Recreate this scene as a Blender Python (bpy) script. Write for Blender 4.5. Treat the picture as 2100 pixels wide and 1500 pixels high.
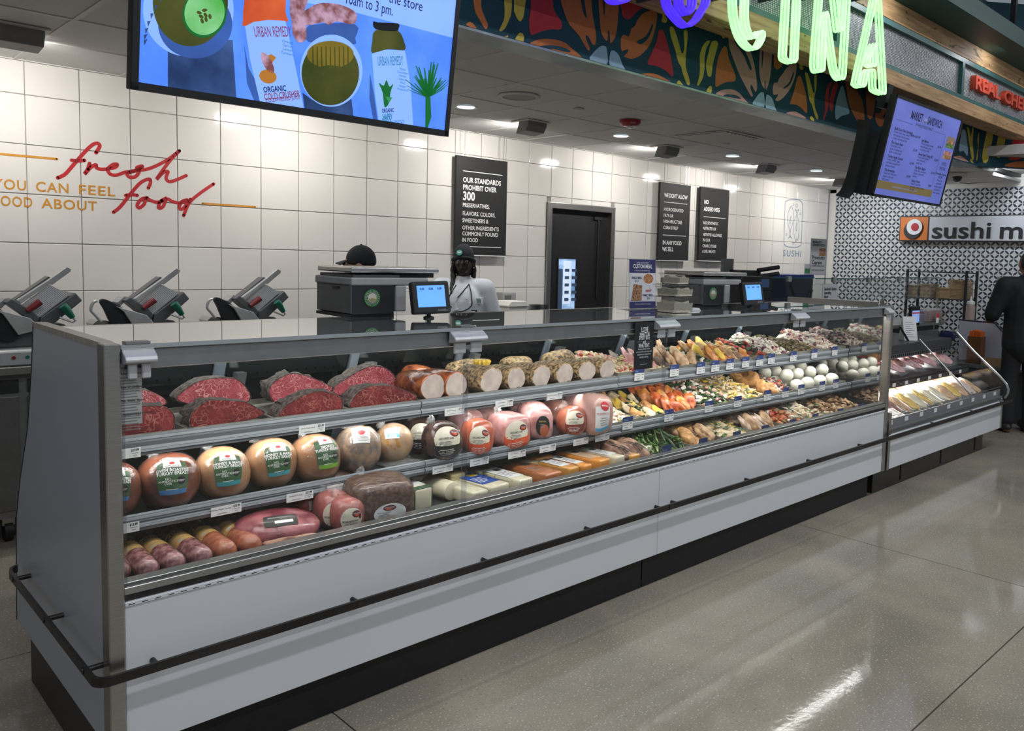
import bpy, bmesh, math, random
from mathutils import Vector, Matrix
random.seed(7)
S = bpy.context.scene
for o in list(bpy.data.objects): bpy.data.objects.remove(o)
COL = S.collection
# ---------------------------------------------------------------- camera (metres; x along the case, y to the back wall, z up)
FPX, CX, CY = 1687.26, 1188.16, 664.76
CAM = Vector((-0.655, -2.387, 1.58))
YAW, PIT, ROL = (math.radians(a) for a in (45.33115, 4.62257, 1.6138))
_f = Vector((math.sin(YAW)*math.cos(PIT), math.cos(YAW)*math.cos(PIT), -math.sin(PIT)))
_r = Vector((math.cos(YAW), -math.sin(YAW), 0)); _u = _r.cross(_f)
_r2 = _r*math.cos(ROL) + _u*math.sin(ROL); _u2 = _r2.cross(_f)
cd = bpy.data.cameras.new('camera'); cam = bpy.data.objects.new('camera', cd); COL.objects.link(cam)
cam.matrix_world = Matrix(((_r2.x, _u2.x, -_f.x, CAM.x), (_r2.y, _u2.y, -_f.y, CAM.y), (_r2.z, _u2.z, -_f.z, CAM.z), (0, 0, 0, 1)))
cd.sensor_width = 36; cd.lens = 36*FPX/2100; cd.shift_x = (1050-CX)/2100; cd.shift_y = -(750-CY)/2100
cd.clip_start = .05; cd.clip_end = 100
S.camera = cam
def hit(px, py, ax, val):
    d = _r2*((px-CX)/FPX) - _u2*((py-CY)/FPX) + _f
    t = (val-CAM[ax])/d[ax]
    return CAM + d*t
# ---------------------------------------------------------------- view, world, room light
V = S.view_settings; V.view_transform = 'Standard'; V.look = 'None'; V.gamma = 1; V.use_curve_mapping = False; V.exposure = 0.0
W = bpy.data.worlds.new('store_ambient'); S.world = W; W.use_nodes = True
W.node_tree.nodes['Background'].inputs[0].default_value = (.80, .88, 1, 1); W.node_tree.nodes['Background'].inputs[1].default_value = .24
def area(name, loc, rot, sx, sy, power, col=(1, 1, 1), spread=None):
    l = bpy.data.lights.new(name, 'AREA'); l.shape = 'RECTANGLE'; l.size = sx; l.size_y = sy; l.energy = power; l.color = col
    if spread: l.spread = math.radians(spread)
    o = bpy.data.objects.new(name, l); COL.objects.link(o); o.location = loc; o.rotation_euler = rot; return o
# linear aisle lights hung high over the shop floor, in rows along the case
for yy in (-2.0, -5.0):
    for xx in (0.0, 4.5, 9.0):
        area('aisle_light', (xx, yy, 4.6), (0, 0, 0), 3.6, .16, 64, (.93, .96, 1))
cy = S.cycles; cy.transparent_max_bounces = 20; cy.max_bounces = 9; cy.diffuse_bounces = 4; cy.glossy_bounces = 4; cy.transmission_bounces = 8; cy.caustics_reflective = False; cy.caustics_refractive = False; cy.sample_clamp_indirect = 6
# ---------------------------------------------------------------- materials
MATS = {}
def mat(name, col=(.5, .5, .5), rough=.5, metal=0, var=.06, scale=30, bump=0, bscale=None, emit=0, col2=None, spec=.5, coat=0, ior=1.45, contrast=None, stretch=None):
    """procedural material: noise-varied colour (col..col2), noise bump"""
    if name in MATS: return MATS[name]
    m = bpy.data.materials.new(name); m.use_nodes = True; MATS[name] = m
    nt = m.node_tree; N = nt.nodes; L = nt.links; b = N['Principled BSDF']
    b.inputs['Roughness'].default_value = rough; b.inputs['Metallic'].default_value = metal
    b.inputs['Specular IOR Level'].default_value = spec; b.inputs['IOR'].default_value = ior
    if coat: b.inputs['Coat Weight'].default_value = coat; b.inputs['Coat Roughness'].default_value = .08
    tc = N.new('ShaderNodeTexCoord'); src = tc.outputs['Object']
    if stretch:
        mp = N.new('ShaderNodeMapping'); mp.inputs['Scale'].default_value = stretch; L.new(src, mp.inputs[0]); src = mp.outputs[0]
    nz = N.new('ShaderNodeTexNoise'); nz.inputs['Scale'].default_value = scale; nz.inputs['Detail'].default_value = 4; L.new(src, nz.inputs['Vector'])
    rp = N.new('ShaderNodeValToRGB'); e = rp.color_ramp.elements
    lo, hi = contrast or ((.38, .62) if col2 else (.3, .7))
    e[0].position = lo; e[1].position = hi
    if col2 is None:
        e[0].color = tuple(max(0, c*(1-var)) for c in col)+(1,); e[1].color = tuple(min(1, c*(1+var)) for c in col)+(1,)
    else:
        e[0].color = tuple(col)+(1,); e[1].color = tuple(col2)+(1,)
    L.new(nz.outputs[0], rp.inputs[0]); L.new(rp.outputs[0], b.inputs['Base Color'])
    if bump:
        n2 = N.new('ShaderNodeTexNoise'); n2.inputs['Scale'].default_value = bscale or scale*2; n2.inputs['Detail'].default_value = 3; L.new(src, n2.inputs['Vector'])
        bm = N.new('ShaderNodeBump'); bm.inputs['Strength'].default_value = min(1, bump); bm.inputs['Distance'].default_value = .004
        L.new(n2.outputs[0], bm.inputs['Height']); L.new(bm.outputs[0], b.inputs['Normal'])
    if emit:
        L.new(rp.outputs[0], b.inputs['Emission Color']); b.inputs['Emission Strength'].default_value = emit
    return m
def nodes(m): return m.node_tree, m.node_tree.nodes, m.node_tree.links, m.node_tree.nodes['Principled BSDF']
def facing_refl(N, L, k, nrm=None, f0=.04):
    lw = N.new('ShaderNodeLayerWeight'); lw.inputs['Blend'].default_value = .5
    if nrm: L.new(nrm, lw.inputs['Normal'])
    pw = N.new('ShaderNodeMath'); pw.operation = 'POWER'; pw.inputs[1].default_value = 5; L.new(lw.outputs['Facing'], pw.inputs[0])
    ma = N.new('ShaderNodeMath'); ma.operation = 'MULTIPLY_ADD'; ma.inputs[1].default_value = (1-f0)*k; ma.inputs[2].default_value = f0*k; ma.use_clamp = True; L.new(pw.outputs[0], ma.inputs[0])
    return ma.outputs[0]
def glass(name, tint=(.93, .97, .96), refl=1.0, rough=0.0, clear=1.0):
    if name in MATS: return MATS[name]
    m = bpy.data.materials.new(name); m.use_nodes = True; MATS[name] = m
    nt = m.node_tree; N = nt.nodes; L = nt.links; N.remove(N['Principled BSDF']); out = N['Material Output']
    tr = N.new('ShaderNodeBsdfTransparent'); gl = N.new('ShaderNodeBsdfGlossy'); gl.inputs['Roughness'].default_value = rough
    nz = N.new('ShaderNodeTexNoise'); nz.inputs['Scale'].default_value = 6; rp = N.new('ShaderNodeValToRGB')
    rp.color_ramp.elements[0].color = tuple(c*clear*.985 for c in tint)+(1,); rp.color_ramp.elements[1].color = tuple(c*clear for c in tint)+(1,)
    L.new(nz.outputs[0], rp.inputs[0]); L.new(rp.outputs[0], tr.inputs[0])
    mx = N.new('ShaderNodeMixShader'); L.new(facing_refl(N, L, refl), mx.inputs[0]); L.new(tr.outputs[0], mx.inputs[1]); L.new(gl.outputs[0], mx.inputs[2]); L.new(mx.outputs[0], out.inputs[0])
    return m
def film(name, alpha=.10, col=(.95, .96, .97), rough=.12, bump=.5, scale=26):
    """thin plastic wrap: mostly see-through with glossy wrinkles"""
    if name in MATS: return MATS[name]
    m = bpy.data.materials.new(name); m.use_nodes = True; MATS[name] = m
    nt = m.node_tree; N = nt.nodes; L = nt.links; b = N['Principled BSDF']; out = N['Material Output']
    b.inputs['Base Color'].default_value = tuple(col)+(1,); b.inputs['Roughness'].default_value = rough
    tc = N.new('ShaderNodeTexCoord'); nz = N.new('ShaderNodeTexNoise'); nz.inputs['Scale'].default_value = scale; nz.inputs['Detail'].default_value = 5; nz.inputs['Distortion'].default_value = 1.2; L.new(tc.outputs['Object'], nz.inputs['Vector'])
    bp = N.new('ShaderNodeBump'); bp.inputs['Strength'].default_value = bump; bp.inputs['Distance'].default_value = .008; L.new(nz.outputs[0], bp.inputs['Height']); L.new(bp.outputs[0], b.inputs['Normal'])
    tr = N.new('ShaderNodeBsdfTransparent'); gl = N.new('ShaderNodeBsdfGlossy'); gl.inputs['Roughness'].default_value = rough; L.new(bp.outputs[0], gl.inputs['Normal'])
    m1 = N.new('ShaderNodeMixShader'); m1.inputs[0].default_value = alpha; L.new(tr.outputs[0], m1.inputs[1]); L.new(b.outputs[0], m1.inputs[2])
    m2 = N.new('ShaderNodeMixShader'); L.new(facing_refl(N, L, .8, bp.outputs[0], .05), m2.inputs[0]); L.new(m1.outputs[0], m2.inputs[1]); L.new(gl.outputs[0], m2.inputs[2]); L.new(m2.outputs[0], out.inputs[0])
    return m
# ---------------------------------------------------------------- mesh helpers
def tag(o, label=None, cat=None, group=None, kind=None):
    if label: o['label'] = label
    if cat: o['category'] = cat
    if group: o['group'] = group
    if kind: o['kind'] = kind
    return o
def empty(name, loc=(0, 0, 0), label=None, cat=None, group=None, kind=None, parent=None, rot=None):
    o = bpy.data.objects.new(name, None); COL.objects.link(o); o.location = loc; o.empty_display_size = .05
    if rot: o.rotation_euler = rot
    if parent: o.parent = parent
    return tag(o, label, cat, group, kind)
def link(name, me, parent=None, loc=None, rot=None, scale=None):
    o = bpy.data.objects.new(name, me); COL.objects.link(o)
    if parent: o.parent = parent
    if loc is not None: o.location = loc
    if rot is not None: o.rotation_euler = rot
    if scale is not None: o.scale = scale
    return o
def dup(o, parent=None, loc=None, rot=None, scale=None, **kw):
    c = o.copy(); COL.objects.link(c); mpi = o.matrix_parent_inverse.copy(); c.parent = parent; c.matrix_parent_inverse = mpi
    if loc is not None: c.location = loc
    if rot is not None: c.rotation_euler = rot
    if scale is not None: c.scale = scale
    for ch in o.children: dup(ch, c)
    return tag(c, **kw)
class G:
    """collects shapes, then links them as one mesh object"""
    def __init__(s): s.v = []; s.f = []; s.mi = []; s.cur = 0
    def add(s, vs, fs):
        n = len(s.v); s.v += [tuple(p) for p in vs]; s.f += [tuple(i+n for i in f) for f in fs]; s.mi += [s.cur]*len(fs); return s
    def mat(s, i): s.cur = i; return s
    def box(s, x0, x1, y0, y1, z0, z1, M=None):
        p = [(x, y, z) for z in (z0, z1) for y in (y0, y1) for x in (x0, x1)]
        if M is not None: p = [M @ Vector(q) for q in p]
        return s.add(p, [(0, 2, 3, 1), (4, 5, 7, 6), (0, 1, 5, 4), (2, 6, 7, 3), (0, 4, 6, 2), (1, 3, 7, 5)])
    def cbox(s, c, d, M=None):
        return s.box(c[0]-d[0]/2, c[0]+d[0]/2, c[1]-d[1]/2, c[1]+d[1]/2, c[2]-d[2]/2, c[2]+d[2]/2, M)
    def prism(s, poly, ax, a, b, M=None):
        """polygon in the plane across axis ax (0:yz 1:xz 2:xy) swept from a to b"""
        def P(u, w, t): return {0: (t, u, w), 1: (u, t, w), 2: (u, w, t)}[ax]
        n = len(poly); vs = [P(u, w, a) for u, w in poly]+[P(u, w, b) for u, w in poly]
        if M is not None: vs = [M @ Vector(q) for q in vs]
        return s.add(vs, [tuple(range(n))[::-1], tuple(range(n, 2*n))]+[(i, (i+1) % n, n+(i+1) % n, n+i) for i in range(n)])
    def tube(s, pts, r, n=10, closed=False, caps=True):
        pts = [Vector(p) for p in pts]; m = len(pts); rs = r if isinstance(r, (list, tuple)) else [r]*m
        vs = []; up = None
        for i, p in enumerate(pts):
            a = pts[(i-1) % m] if (closed or i > 0) else p; b = pts[(i+1) % m] if (closed or i < m-1) else p
            t = (b-a).normalized() if (b-a).length > 1e-9 else Vector((0, 0, 1))
            if up is None: up = t.orthogonal().normalized()
            up = (up - t*up.dot(t)); up = up.normalized() if up.length > 1e-6 else t.orthogonal().normalized()
            w = t.cross(up)
            vs += [p + (up*math.cos(2*math.pi*k/n)+w*math.sin(2*math.pi*k/n))*rs[i] for k in range(n)]
        fs = []
        for i in range(m if closed else m-1):
            j = (i+1) % m
            fs += [(i*n+k, i*n+(k+1) % n, j*n+(k+1) % n, j*n+k) for k in range(n)]
        if caps and not closed: fs += [tuple(range(n))[::-1], tuple((m-1)*n+k for k in range(n))]
        return s.add(vs, fs)
    def lathe(s, prof, n=24, M=None, caps=True):
        """profile (r, h) turned about z"""
        vs = [(r*math.cos(2*math.pi*k/n), r*math.sin(2*math.pi*k/n), h) for r, h in prof for k in range(n)]
        if M is not None: vs = [M @ Vector(q) for q in vs]
        fs = [(i*n+k, i*n+(k+1) % n, (i+1)*n+(k+1) % n, (i+1)*n+k) for i in range(len(prof)-1) for k in range(n)]
        if caps: fs += [tuple(range(n))[::-1], tuple((len(prof)-1)*n+k for k in range(n))]
        return s.add(vs, fs)
    def grid(s, fn, nu, nv, cu=False):
        vs = [fn(i/nu, j/nv) for j in range(nv+1) for i in range(nu if cu else nu+1)]
        w = nu if cu else nu+1
        return s.add(vs, [(j*w+i, j*w+(i+1) % w, (j+1)*w+(i+1) % w, (j+1)*w+i) for j in range(nv) for i in range(nu)])
    def ell(s, c, r, nu=20, nv=12, M=None, fn=None):
        """ellipsoid; fn(direction) may return a radius factor"""
        vs = []; fs = []
        for j in range(nv+1):
            th = math.pi*j/nv
            for i in range(nu):
                ph = 2*math.pi*i/nu; d = Vector((math.sin(th)*math.cos(ph), math.sin(th)*math.sin(ph), math.cos(th)))
                k = fn(d) if fn else 1
                q = Vector((d.x*r[0]*k, d.y*r[1]*k, d.z*r[2]*k))
                vs.append((M @ q if M is not None else q)+Vector(c))
        fs = [(j*nu+i, (j+1)*nu+i, (j+1)*nu+(i+1) % nu, j*nu+(i+1) % nu) for j in range(nv) for i in range(nu)]
        return s.add(vs, fs)
    def mesh(s, name, mats, smooth=False, bevel=0, segs=2):
        me = bpy.data.meshes.new(name); me.from_pydata(s.v, [], s.f)
        for m in (mats if isinstance(mats, (list, tuple)) else [mats]): me.materials.append(m)
        me.polygons.foreach_set('material_index', s.mi)
        bm = bmesh.new(); bm.from_mesh(me); bmesh.ops.remove_doubles(bm, verts=bm.verts, dist=1e-6)
        bmesh.ops.recalc_face_normals(bm, faces=bm.faces)
        if bevel: bmesh.ops.bevel(bm, geom=[e for e in bm.edges if len(e.link_faces) == 2 and e.calc_face_angle(0) > .6], offset=bevel, segments=segs, affect='EDGES', profile=.5, clamp_overlap=True)
        bm.to_mesh(me); bm.free()
        if smooth:
            me.polygons.foreach_set('use_smooth', [True]*len(me.polygons))
            if smooth != 'all': me.set_sharp_from_angle(angle=math.radians(smooth if smooth is not True else 40))
        me.update(); return me
    def build(s, name, mats, parent=None, smooth=False, bevel=0, loc=None, rot=None, segs=2, **kw):
        return tag(link(name, s.mesh(name, mats, smooth, bevel, segs), parent, loc, rot), **kw)
def nzf(seed, amp=.06, k=3.0):
    """smooth lumpy radius factor from a few random waves"""
    rr = random.Random(seed); w = [(Vector((rr.uniform(-1, 1), rr.uniform(-1, 1), rr.uniform(-1, 1)))*k, rr.uniform(0, 6.3), rr.uniform(.4, 1)) for _ in range(5)]
    return lambda d: 1+amp*sum(a*math.sin(v.dot(d)+p) for v, p, a in w)/2
def smooth_poly(pts, n=4):
    out = []; m = len(pts)
    for i in range(m):
        p0, p1, p2, p3 = (Vector(pts[(i+k) % m]) for k in (-1, 0, 1, 2))
        for j in range(n):
            t = j/n; out.append(tuple(.5*((2*p1)+(p2-p0)*t+(2*p0-5*p1+4*p2-p3)*t*t+(3*p1-p0-3*p2+p3)*t**3)))
    return out
def smooth_line(pts, n=6):
    out = []; m = len(pts)
    for i in range(m-1):
        p0, p1, p2, p3 = (Vector(pts[min(max(i+k, 0), m-1)]) for k in (-1, 0, 1, 2))
        for j in range(n):
            t = j/n; out.append(.5*((2*p1)+(p2-p0)*t+(2*p0-5*p1+4*p2-p3)*t*t+(3*p1-p0-3*p2+p3)*t**3))
    return out+[Vector(pts[-1])]
def poly_mesh(name, polys, m, fn=lambda u, v: (u, 0, v)):
    """flat outlines (2-d) filled and mapped through fn"""
    bm = bmesh.new()
    for poly in polys:
        vs = [bm.verts.new((u, v, 0)) for u, v in poly]
        try: f = bm.faces.new(vs)
        except ValueError: continue
    bmesh.ops.triangulate(bm, faces=bm.faces[:])
    for v in bm.verts: v.co = fn(v.co.x, v.co.y)
    me = bpy.data.meshes.new(name); bm.to_mesh(me); bm.free(); me.materials.append(m); return me
# ---------------------------------------------------------------- lettering (mesh made from the built-in font)
_tc = {}
def text_me(s, size=1, bold=0, align='CENTER', ext=0, lead=1.0, shear=0, track=1.0):
    key = (s, size, bold, align, ext, lead, shear, track)
    if key in _tc: return _tc[key]
    c = bpy.data.curves.new('lettering', 'FONT'); c.body = s; c.size = size; c.align_x = align; c.align_y = 'CENTER'; c.space_line = lead; c.shear = shear; c.space_character = track
    c.offset = bold*size; c.extrude = ext; c.resolution_u = 3
    o = bpy.data.objects.new('lettering', c); COL.objects.link(o)
    bpy.context.view_layer.update()
    me = bpy.data.meshes.new_from_object(o.evaluated_get(bpy.context.evaluated_depsgraph_get()))
    bpy.data.objects.remove(o); bpy.data.curves.remove(c); _tc[key] = me; return me
def text(s, size, m, M, parent=None, width=None, name='lettering', **kw):
    """lettering placed with matrix M (x right, y up, z out of the surface); width squeezes it to fit"""
    me = text_me(s, size, **kw).copy(); me.materials.clear(); me.materials.append(m)
    if width and me.vertices:
        xs = [v.co.x for v in me.vertices]; w = max(xs)-min(xs); k = width/w; c0 = {'CENTER': 0, 'LEFT': min(xs), 'RIGHT': max(xs)}[kw.get('align', 'CENTER')]
        for v in me.vertices: v.co.x = c0+(v.co.x-c0)*k
    if callable(M):
        for v in me.vertices: v.co = M(v.co.x, v.co.y, v.co.z)
        return link(name, me, parent)
    o = link(name, me, parent); o.matrix_local = M; return o
def frame(origin, right, up):
    """matrix of a surface: x right, y up, z outwards"""
    r = Vector(right).normalized(); u = Vector(up); u = (u-r*u.dot(r)).normalized(); n = r.cross(u); o = Vector(origin)
    return Matrix(((r.x, u.x, n.x, o.x), (r.y, u.y, n.y, o.y), (r.z, u.z, n.z, o.z), (0, 0, 0, 1)))
def facing_front(x, y, z): return frame((x, y, z), (1, 0, 0), (0, 0, 1))      # outwards = -y, towards the customers
# ================================================================ SETTING
WALL_Y, CEIL, XR = 3.6, 2.67, 10.55
m_white_tile = mat('glazed_white_tile', (.76, .73, .69), .09, var=.02, scale=3, bump=.05, bscale=5)
m_grout = mat('grey_grout', (.30, .28, .26), .9)
m_ceil = mat('ceiling_panel', (.66, .65, .63), .95, var=.10, scale=160, bump=.25, bscale=260)
m_tbar = mat('ceiling_grid_white', (.66, .65, .62), .6, var=.02)
m_black = mat('matt_black', (.012, .012, .014), .5, var=.2)
m_steel = mat('brushed_steel', (.46, .45, .43), .32, 1, var=.12, scale=12, stretch=(1, 1, 30))
m_alu = mat('grey_aluminium', (.40, .41, .42), .35, .9, var=.06, scale=20)
m_dark = mat('dark_metal', (.05, .05, .05), .42, .7, var=.2, scale=25)
# --- polished concrete floor slabs with saw-cut joints
def concrete():
    m = mat('polished_concrete', (.33, .30, .255), .16, var=.1)
    nt, N, L, b = nodes(m); b.inputs['Specular IOR Level'].default_value = .55
    tc = N.new('ShaderNodeTexCoord')
    def noise(sc, det=6, dist=0):
        n = N.new('ShaderNodeTexNoise'); n.inputs['Scale'].default_value = sc; n.inputs['Detail'].default_value = det; n.inputs['Distortion'].default_value = dist; L.new(tc.outputs['Object'], n.inputs['Vector']); return n
    def ramp(n, a, ca, c, cc):
        r = N.new('ShaderNodeValToRGB'); r.color_ramp.elements[0].position = a; r.color_ramp.elements[1].position = c
        r.color_ramp.elements[0].color = ca+(1,); r.color_ramp.elements[1].color = cc+(1,); L.new(n.outputs[0], r.inputs[0]); return r
    big = ramp(noise(1.3, 8, .6), .35, (.22, .196, .155), .68, (.34, .298, .232))
    spk = ramp(noise(120, 3), .60, (0, 0, 0), .68, (1, 1, 1))
    drk = ramp(noise(85, 3, .3), .30, (1, 1, 1), .38, (0, 0, 0))
    mx = N.new('ShaderNodeMixRGB'); mx.inputs[2].default_value = (.52, .49, .42, 1); L.new(spk.outputs[0], mx.inputs[0]); L.new(big.outputs[0], mx.inputs[1])
    mx2 = N.new('ShaderNodeMixRGB'); mx2.inputs[2].default_value = (.20, .19, .17, 1); L.new(drk.outputs[0], mx2.inputs[0]); L.new(mx.outputs[0], mx2.inputs[1])
    for l in list(b.inputs['Base Color'].links): L.remove(l)
    L.new(mx2.outputs[0], b.inputs['Base Color'])
    rr = ramp(noise(60, 4), .3, (.055, .055, .055), .75, (.11, .11, .11)); L.new(rr.outputs[0], b.inputs['Roughness'])
    bp = N.new('ShaderNodeBump'); bp.inputs['Strength'].default_value = .05; bp.inputs['Distance'].default_value = .006; L.new(noise(26, 3).outputs[0], bp.inputs['Height']); L.new(bp.outputs[0], b.inputs['Normal'])
    return m
m_conc = concrete()
m_joint = mat('joint_filler', (.035, .037, .045), .6)
floor = G().box(-8, 16, -9, 12, -.12, -.015).build('floor', m_joint, kind='structure')
xs = [-8, -2.38, .70, 3.78, 6.86, 9.94, 16]; ys = [-9, -4.41, -1.33, 1.25, 4.9, 12]
for i in range(len(xs)-1):
    for j in range(len(ys)-1):
        G().box(xs[i]+.003, xs[i+1]-.003, ys[j]+.003, ys[j+1]-.003, -.015, 0).build('slab', m_conc, floor)
# --- back wall of square glazed tiles
wall_back = G().box(-4, 4.90, WALL_Y+.006, WALL_Y+.15, 0, 4.4).box(5.885, XR, WALL_Y+.006, WALL_Y+.15, 0, 4.4).box(4.90, 5.885, WALL_Y+.006, WALL_Y+.15, 2.118, 4.4).build('wall_back', m_grout, kind='structure')
TW, TH = .2925, .2985
DX0, DX1, DZ = 4.90, 5.885, 2.118        # service doorway
def tile_me(w, h, m, name='tile'):
    g = .0022; d = .006
    return G().box(g, w-g, 0, d, g, h-g).mesh(name, m, bevel=.0025, segs=1)
t_full = tile_me(TW, TH, m_white_tile)
x0 = .565-TW*4
for i in range(40):
    xa = x0+i*TW
    if xa+TW > XR+.05: break
    for j in range(-6, 8):
        za = 2.47-TH*(j+1)
        top = za+TH
        if top < .85 or za > CEIL: continue
        w, h, xx = min(TW, XR-xa), min(TH, CEIL-za), xa
        if top > .0 and za < DZ-.01 and xa+TW > DX0+.01 and xa < DX1-.01:
            if xa < DX0-.03 and DX0-xa < TW: w = DX0-xa
            elif xa+TW > DX1+.03: xx = DX1; w = xa+TW-DX1
            elif za < DZ-.03 and top > DZ+.03: h = top-DZ; za = DZ
            else: continue
            if w < .03 or h < .03: continue
        me = t_full if (abs(w-TW) < 1e-6 and abs(h-TH) < 1e-6) else tile_me(w, h, m_white_tile)
        link('tile', me, wall_back, (xx, WALL_Y, za))
G().box(-4, DX0, WALL_Y-.012, WALL_Y+.006, 0, .10).build('baseboard_back', m_dark, kind='structure')
# --- side wall of printed circle-pattern tiles
def petal_mat():
    m = mat('printed_petal_tile', (.60, .60, .60), .25, var=.02)
    nt, N, L, b = nodes(m); tc = N.new('ShaderNodeTexCoord'); sp = N.new('ShaderNodeSeparateXYZ'); L.new(tc.outputs['Object'], sp.inputs[0])
    def mth(op, a, bb=None, c=None):
        n = N.new('ShaderNodeMath'); n.operation = op
        for i, q in enumerate((a, bb, c)):
            if q is None: continue
            if isinstance(q, (int, float)): n.inputs[i].default_value = q
            else: L.new(q, n.inputs[i])
        return n.outputs[0]
    u = mth('PINGPONG', mth('DIVIDE', sp.outputs['Y'], PH_Y), 1); v = mth('PINGPONG', mth('DIVIDE', sp.outputs['Z'], PH_Z), 1)
    d1 = mth('SQRT', mth('ADD', mth('POWER', mth('SUBTRACT', 1, u), 2), mth('POWER', v, 2)))
    d2 = mth('SQRT', mth('ADD', mth('POWER', u, 2), mth('POWER', mth('SUBTRACT', 1, v), 2)))
    mxd = mth('MAXIMUM', d1, d2)
    r = N.new('ShaderNodeValToRGB'); e = r.color_ramp.elements; r.color_ramp.interpolation = 'LINEAR'
    e[0].position = .83; e[0].color = (.040, .050, .072, 1); e[1].position = .945; e[1].color = (.56, .56, .56, 1)
    e2 = r.color_ramp.elements.new(.865); e2.color = (.018, .026, .045, 1)
    e3 = r.color_ramp.elements.new(.925); e3.color = (.018, .026, .045, 1)
    e4 = r.color_ramp.elements.new(.99); e4.color = (.50, .53, .53, 1)
    e5 = r.color_ramp.elements.new(1.0); e5.color = (.60, .60, .60, 1)
    L.new(mxd, r.inputs[0])
    for l in list(b.inputs['Base Color'].links): L.remove(l)
    L.new(r.outputs[0], b.inputs['Base Color']); return m
PW, PHH = .228, .213; PH_Y, PH_Z = PW/4, PHH/4
m_petal = petal_mat()
wall_right = G().box(XR+.006, XR+.15, -2.5, WALL_Y, 0, 4.4).build('wall_right', m_grout, kind='structure')
pt = G().box(0, .006, .001, PW-.001, .001, PHH-.001).mesh('tile', m_petal, bevel=.001, segs=1)
for i in range(17):
    for j in range(11):
        ya = 3.5-PW*(i+1); za = 2.62-PHH*j - .0
        if za+PHH > CEIL: za = za
        link('tile', pt, wall_right, (XR, ya, za-PHH+.0))
G().box(XR, XR+.006, 3.501, WALL_Y, .2, CEIL).build('edge_strip', m_white_tile, wall_right)
G().box(XR, XR+.006, -2.4, 3.6, 2.62, CEIL+.12).build('top_strip', m_white_tile, wall_right)
# --- suspended ceiling: lay-in panels in a grid
ceiling = G().box(-4, 12, 1.03, WALL_Y, CEIL+.06, CEIL+.12).build('ceiling', m_dark, kind='structure')
GX, GY = .578, .638
gx = [2.83+GX*k for k in range(-8, 14)]; gy = [1.04, 1.67, 2.312, 2.955, 3.598]
for j in range(4):
    pm = G().box(.012, GX-.012, .012, gy[j+1]-gy[j]-.012, 0, .015).mesh('ceiling_panel', m_ceil, bevel=.003, segs=1)
    for i in range(len(gx)-1): link('ceiling_panel', pm, ceiling, (gx[i], gy[j], CEIL+.004))
for y in gy: G().box(gx[0], XR, y-.012, y+.012, CEIL-.001, CEIL+.03).build('grid_bar', m_tbar, ceiling)
for x in gx: G().box(x-.012, x+.012, gy[0], gy[-1], CEIL, CEIL+.03).build('grid_bar', m_tbar, ceiling)
# lower ceiling beyond the mural, over the sushi counter
G().box(8.6, 12, -3.0, 1.03, CEIL+.10, CEIL+.2).build('ceiling_far', m_ceil, kind='structure')
for k, y in enumerate((.40, -.24, -.88, -1.5)): G().box(8.6, XR, y-.012, y+.012, CEIL+.085, CEIL+.1).build('grid_bar', m_tbar, ceiling)
# --- doorway
m_door = mat('black_door', (.014, .014, .016), .45, var=.15)
door_1 = G().box(DX0+.06, DX1-.06, WALL_Y+.05, WALL_Y+.09, .01, DZ-.06).build('door_1', m_door, kind='structure')
g = G().box(DX0, DX0+.06, WALL_Y-.02, WALL_Y+.12, 0, DZ).box(DX1-.06, DX1, WALL_Y-.02, WALL_Y+.12, 0, DZ).box(DX0+.06, DX1-.06, WALL_Y-.02, WALL_Y+.12, DZ-.06, DZ)
g.build('door_frame', m_steel, door_1, bevel=.004)
G().tube([(DX1-.20, WALL_Y+.04, 2.0), (DX1-.20, WALL_Y+.035, 1.95), (DX1-.20, WALL_Y+.035, 1.15)], .008, 8).build('exit_rod', m_dark, door_1)
G().box(DX1-.27, DX1-.15, WALL_Y+.03, WALL_Y+.05, 1.98, 2.01).build('closer_arm', m_dark, door_1)
a, b_ = hit(1146, 531, 1, WALL_Y+.045), hit(1178, 632, 1, WALL_Y+.045)
vx0, vx1, vz1 = a.x, b_.x, a.z
m_view = mat('lit_room_behind_glass', (.14, .26, .46), .1, col2=(.42, .62, .92), scale=4, emit=.55, stretch=(1, 1, 3))
wp = G().box(vx0, vx1, WALL_Y+.046, WALL_Y+.050, .95, vz1).build('vision_pane', m_view, door_1)
G().box(vx0-.015, vx0, WALL_Y+.043, WALL_Y+.05, .94, vz1+.015).box(vx1, vx1+.015, WALL_Y+.043, WALL_Y+.05, .94, vz1+.015).box(vx0, vx1, WALL_Y+.043, WALL_Y+.05, vz1, vz1+.015).build('pane_rim', m_black, door_1)
m_scr_white = mat('pale_poster_behind_glass', (.6, .72, .88), .4, emit=.6)
m_scr_dark = mat('dark_things_behind_glass', (.05, .09, .16), .4, emit=.2)
w = vx1-vx0
G().box(vx0+.07*1, vx0+w*.75, WALL_Y+.044, WALL_Y+.046, vz1-.46, vz1-.02).build('poster', m_scr_white, wp)
g = G()
for r in range(5):
    for c in range(2): g.box(vx0+.09+c*.10, vx0+.15+c*.11, WALL_Y+.042, WALL_Y+.0445, vz1-.13-r*.075, vz1-.10-r*.075)
g.build('poster_print', m_scr_dark, wp)
G().box(vx0, vx1, WALL_Y+.044, WALL_Y+.0455, vz1-1.0, vz1-.86).box(vx0, vx0+.06, WALL_Y+.044, WALL_Y+.0455, vz1-.7, vz1-.1).build('worktop_beyond', m_scr_dark, wp)
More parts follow.
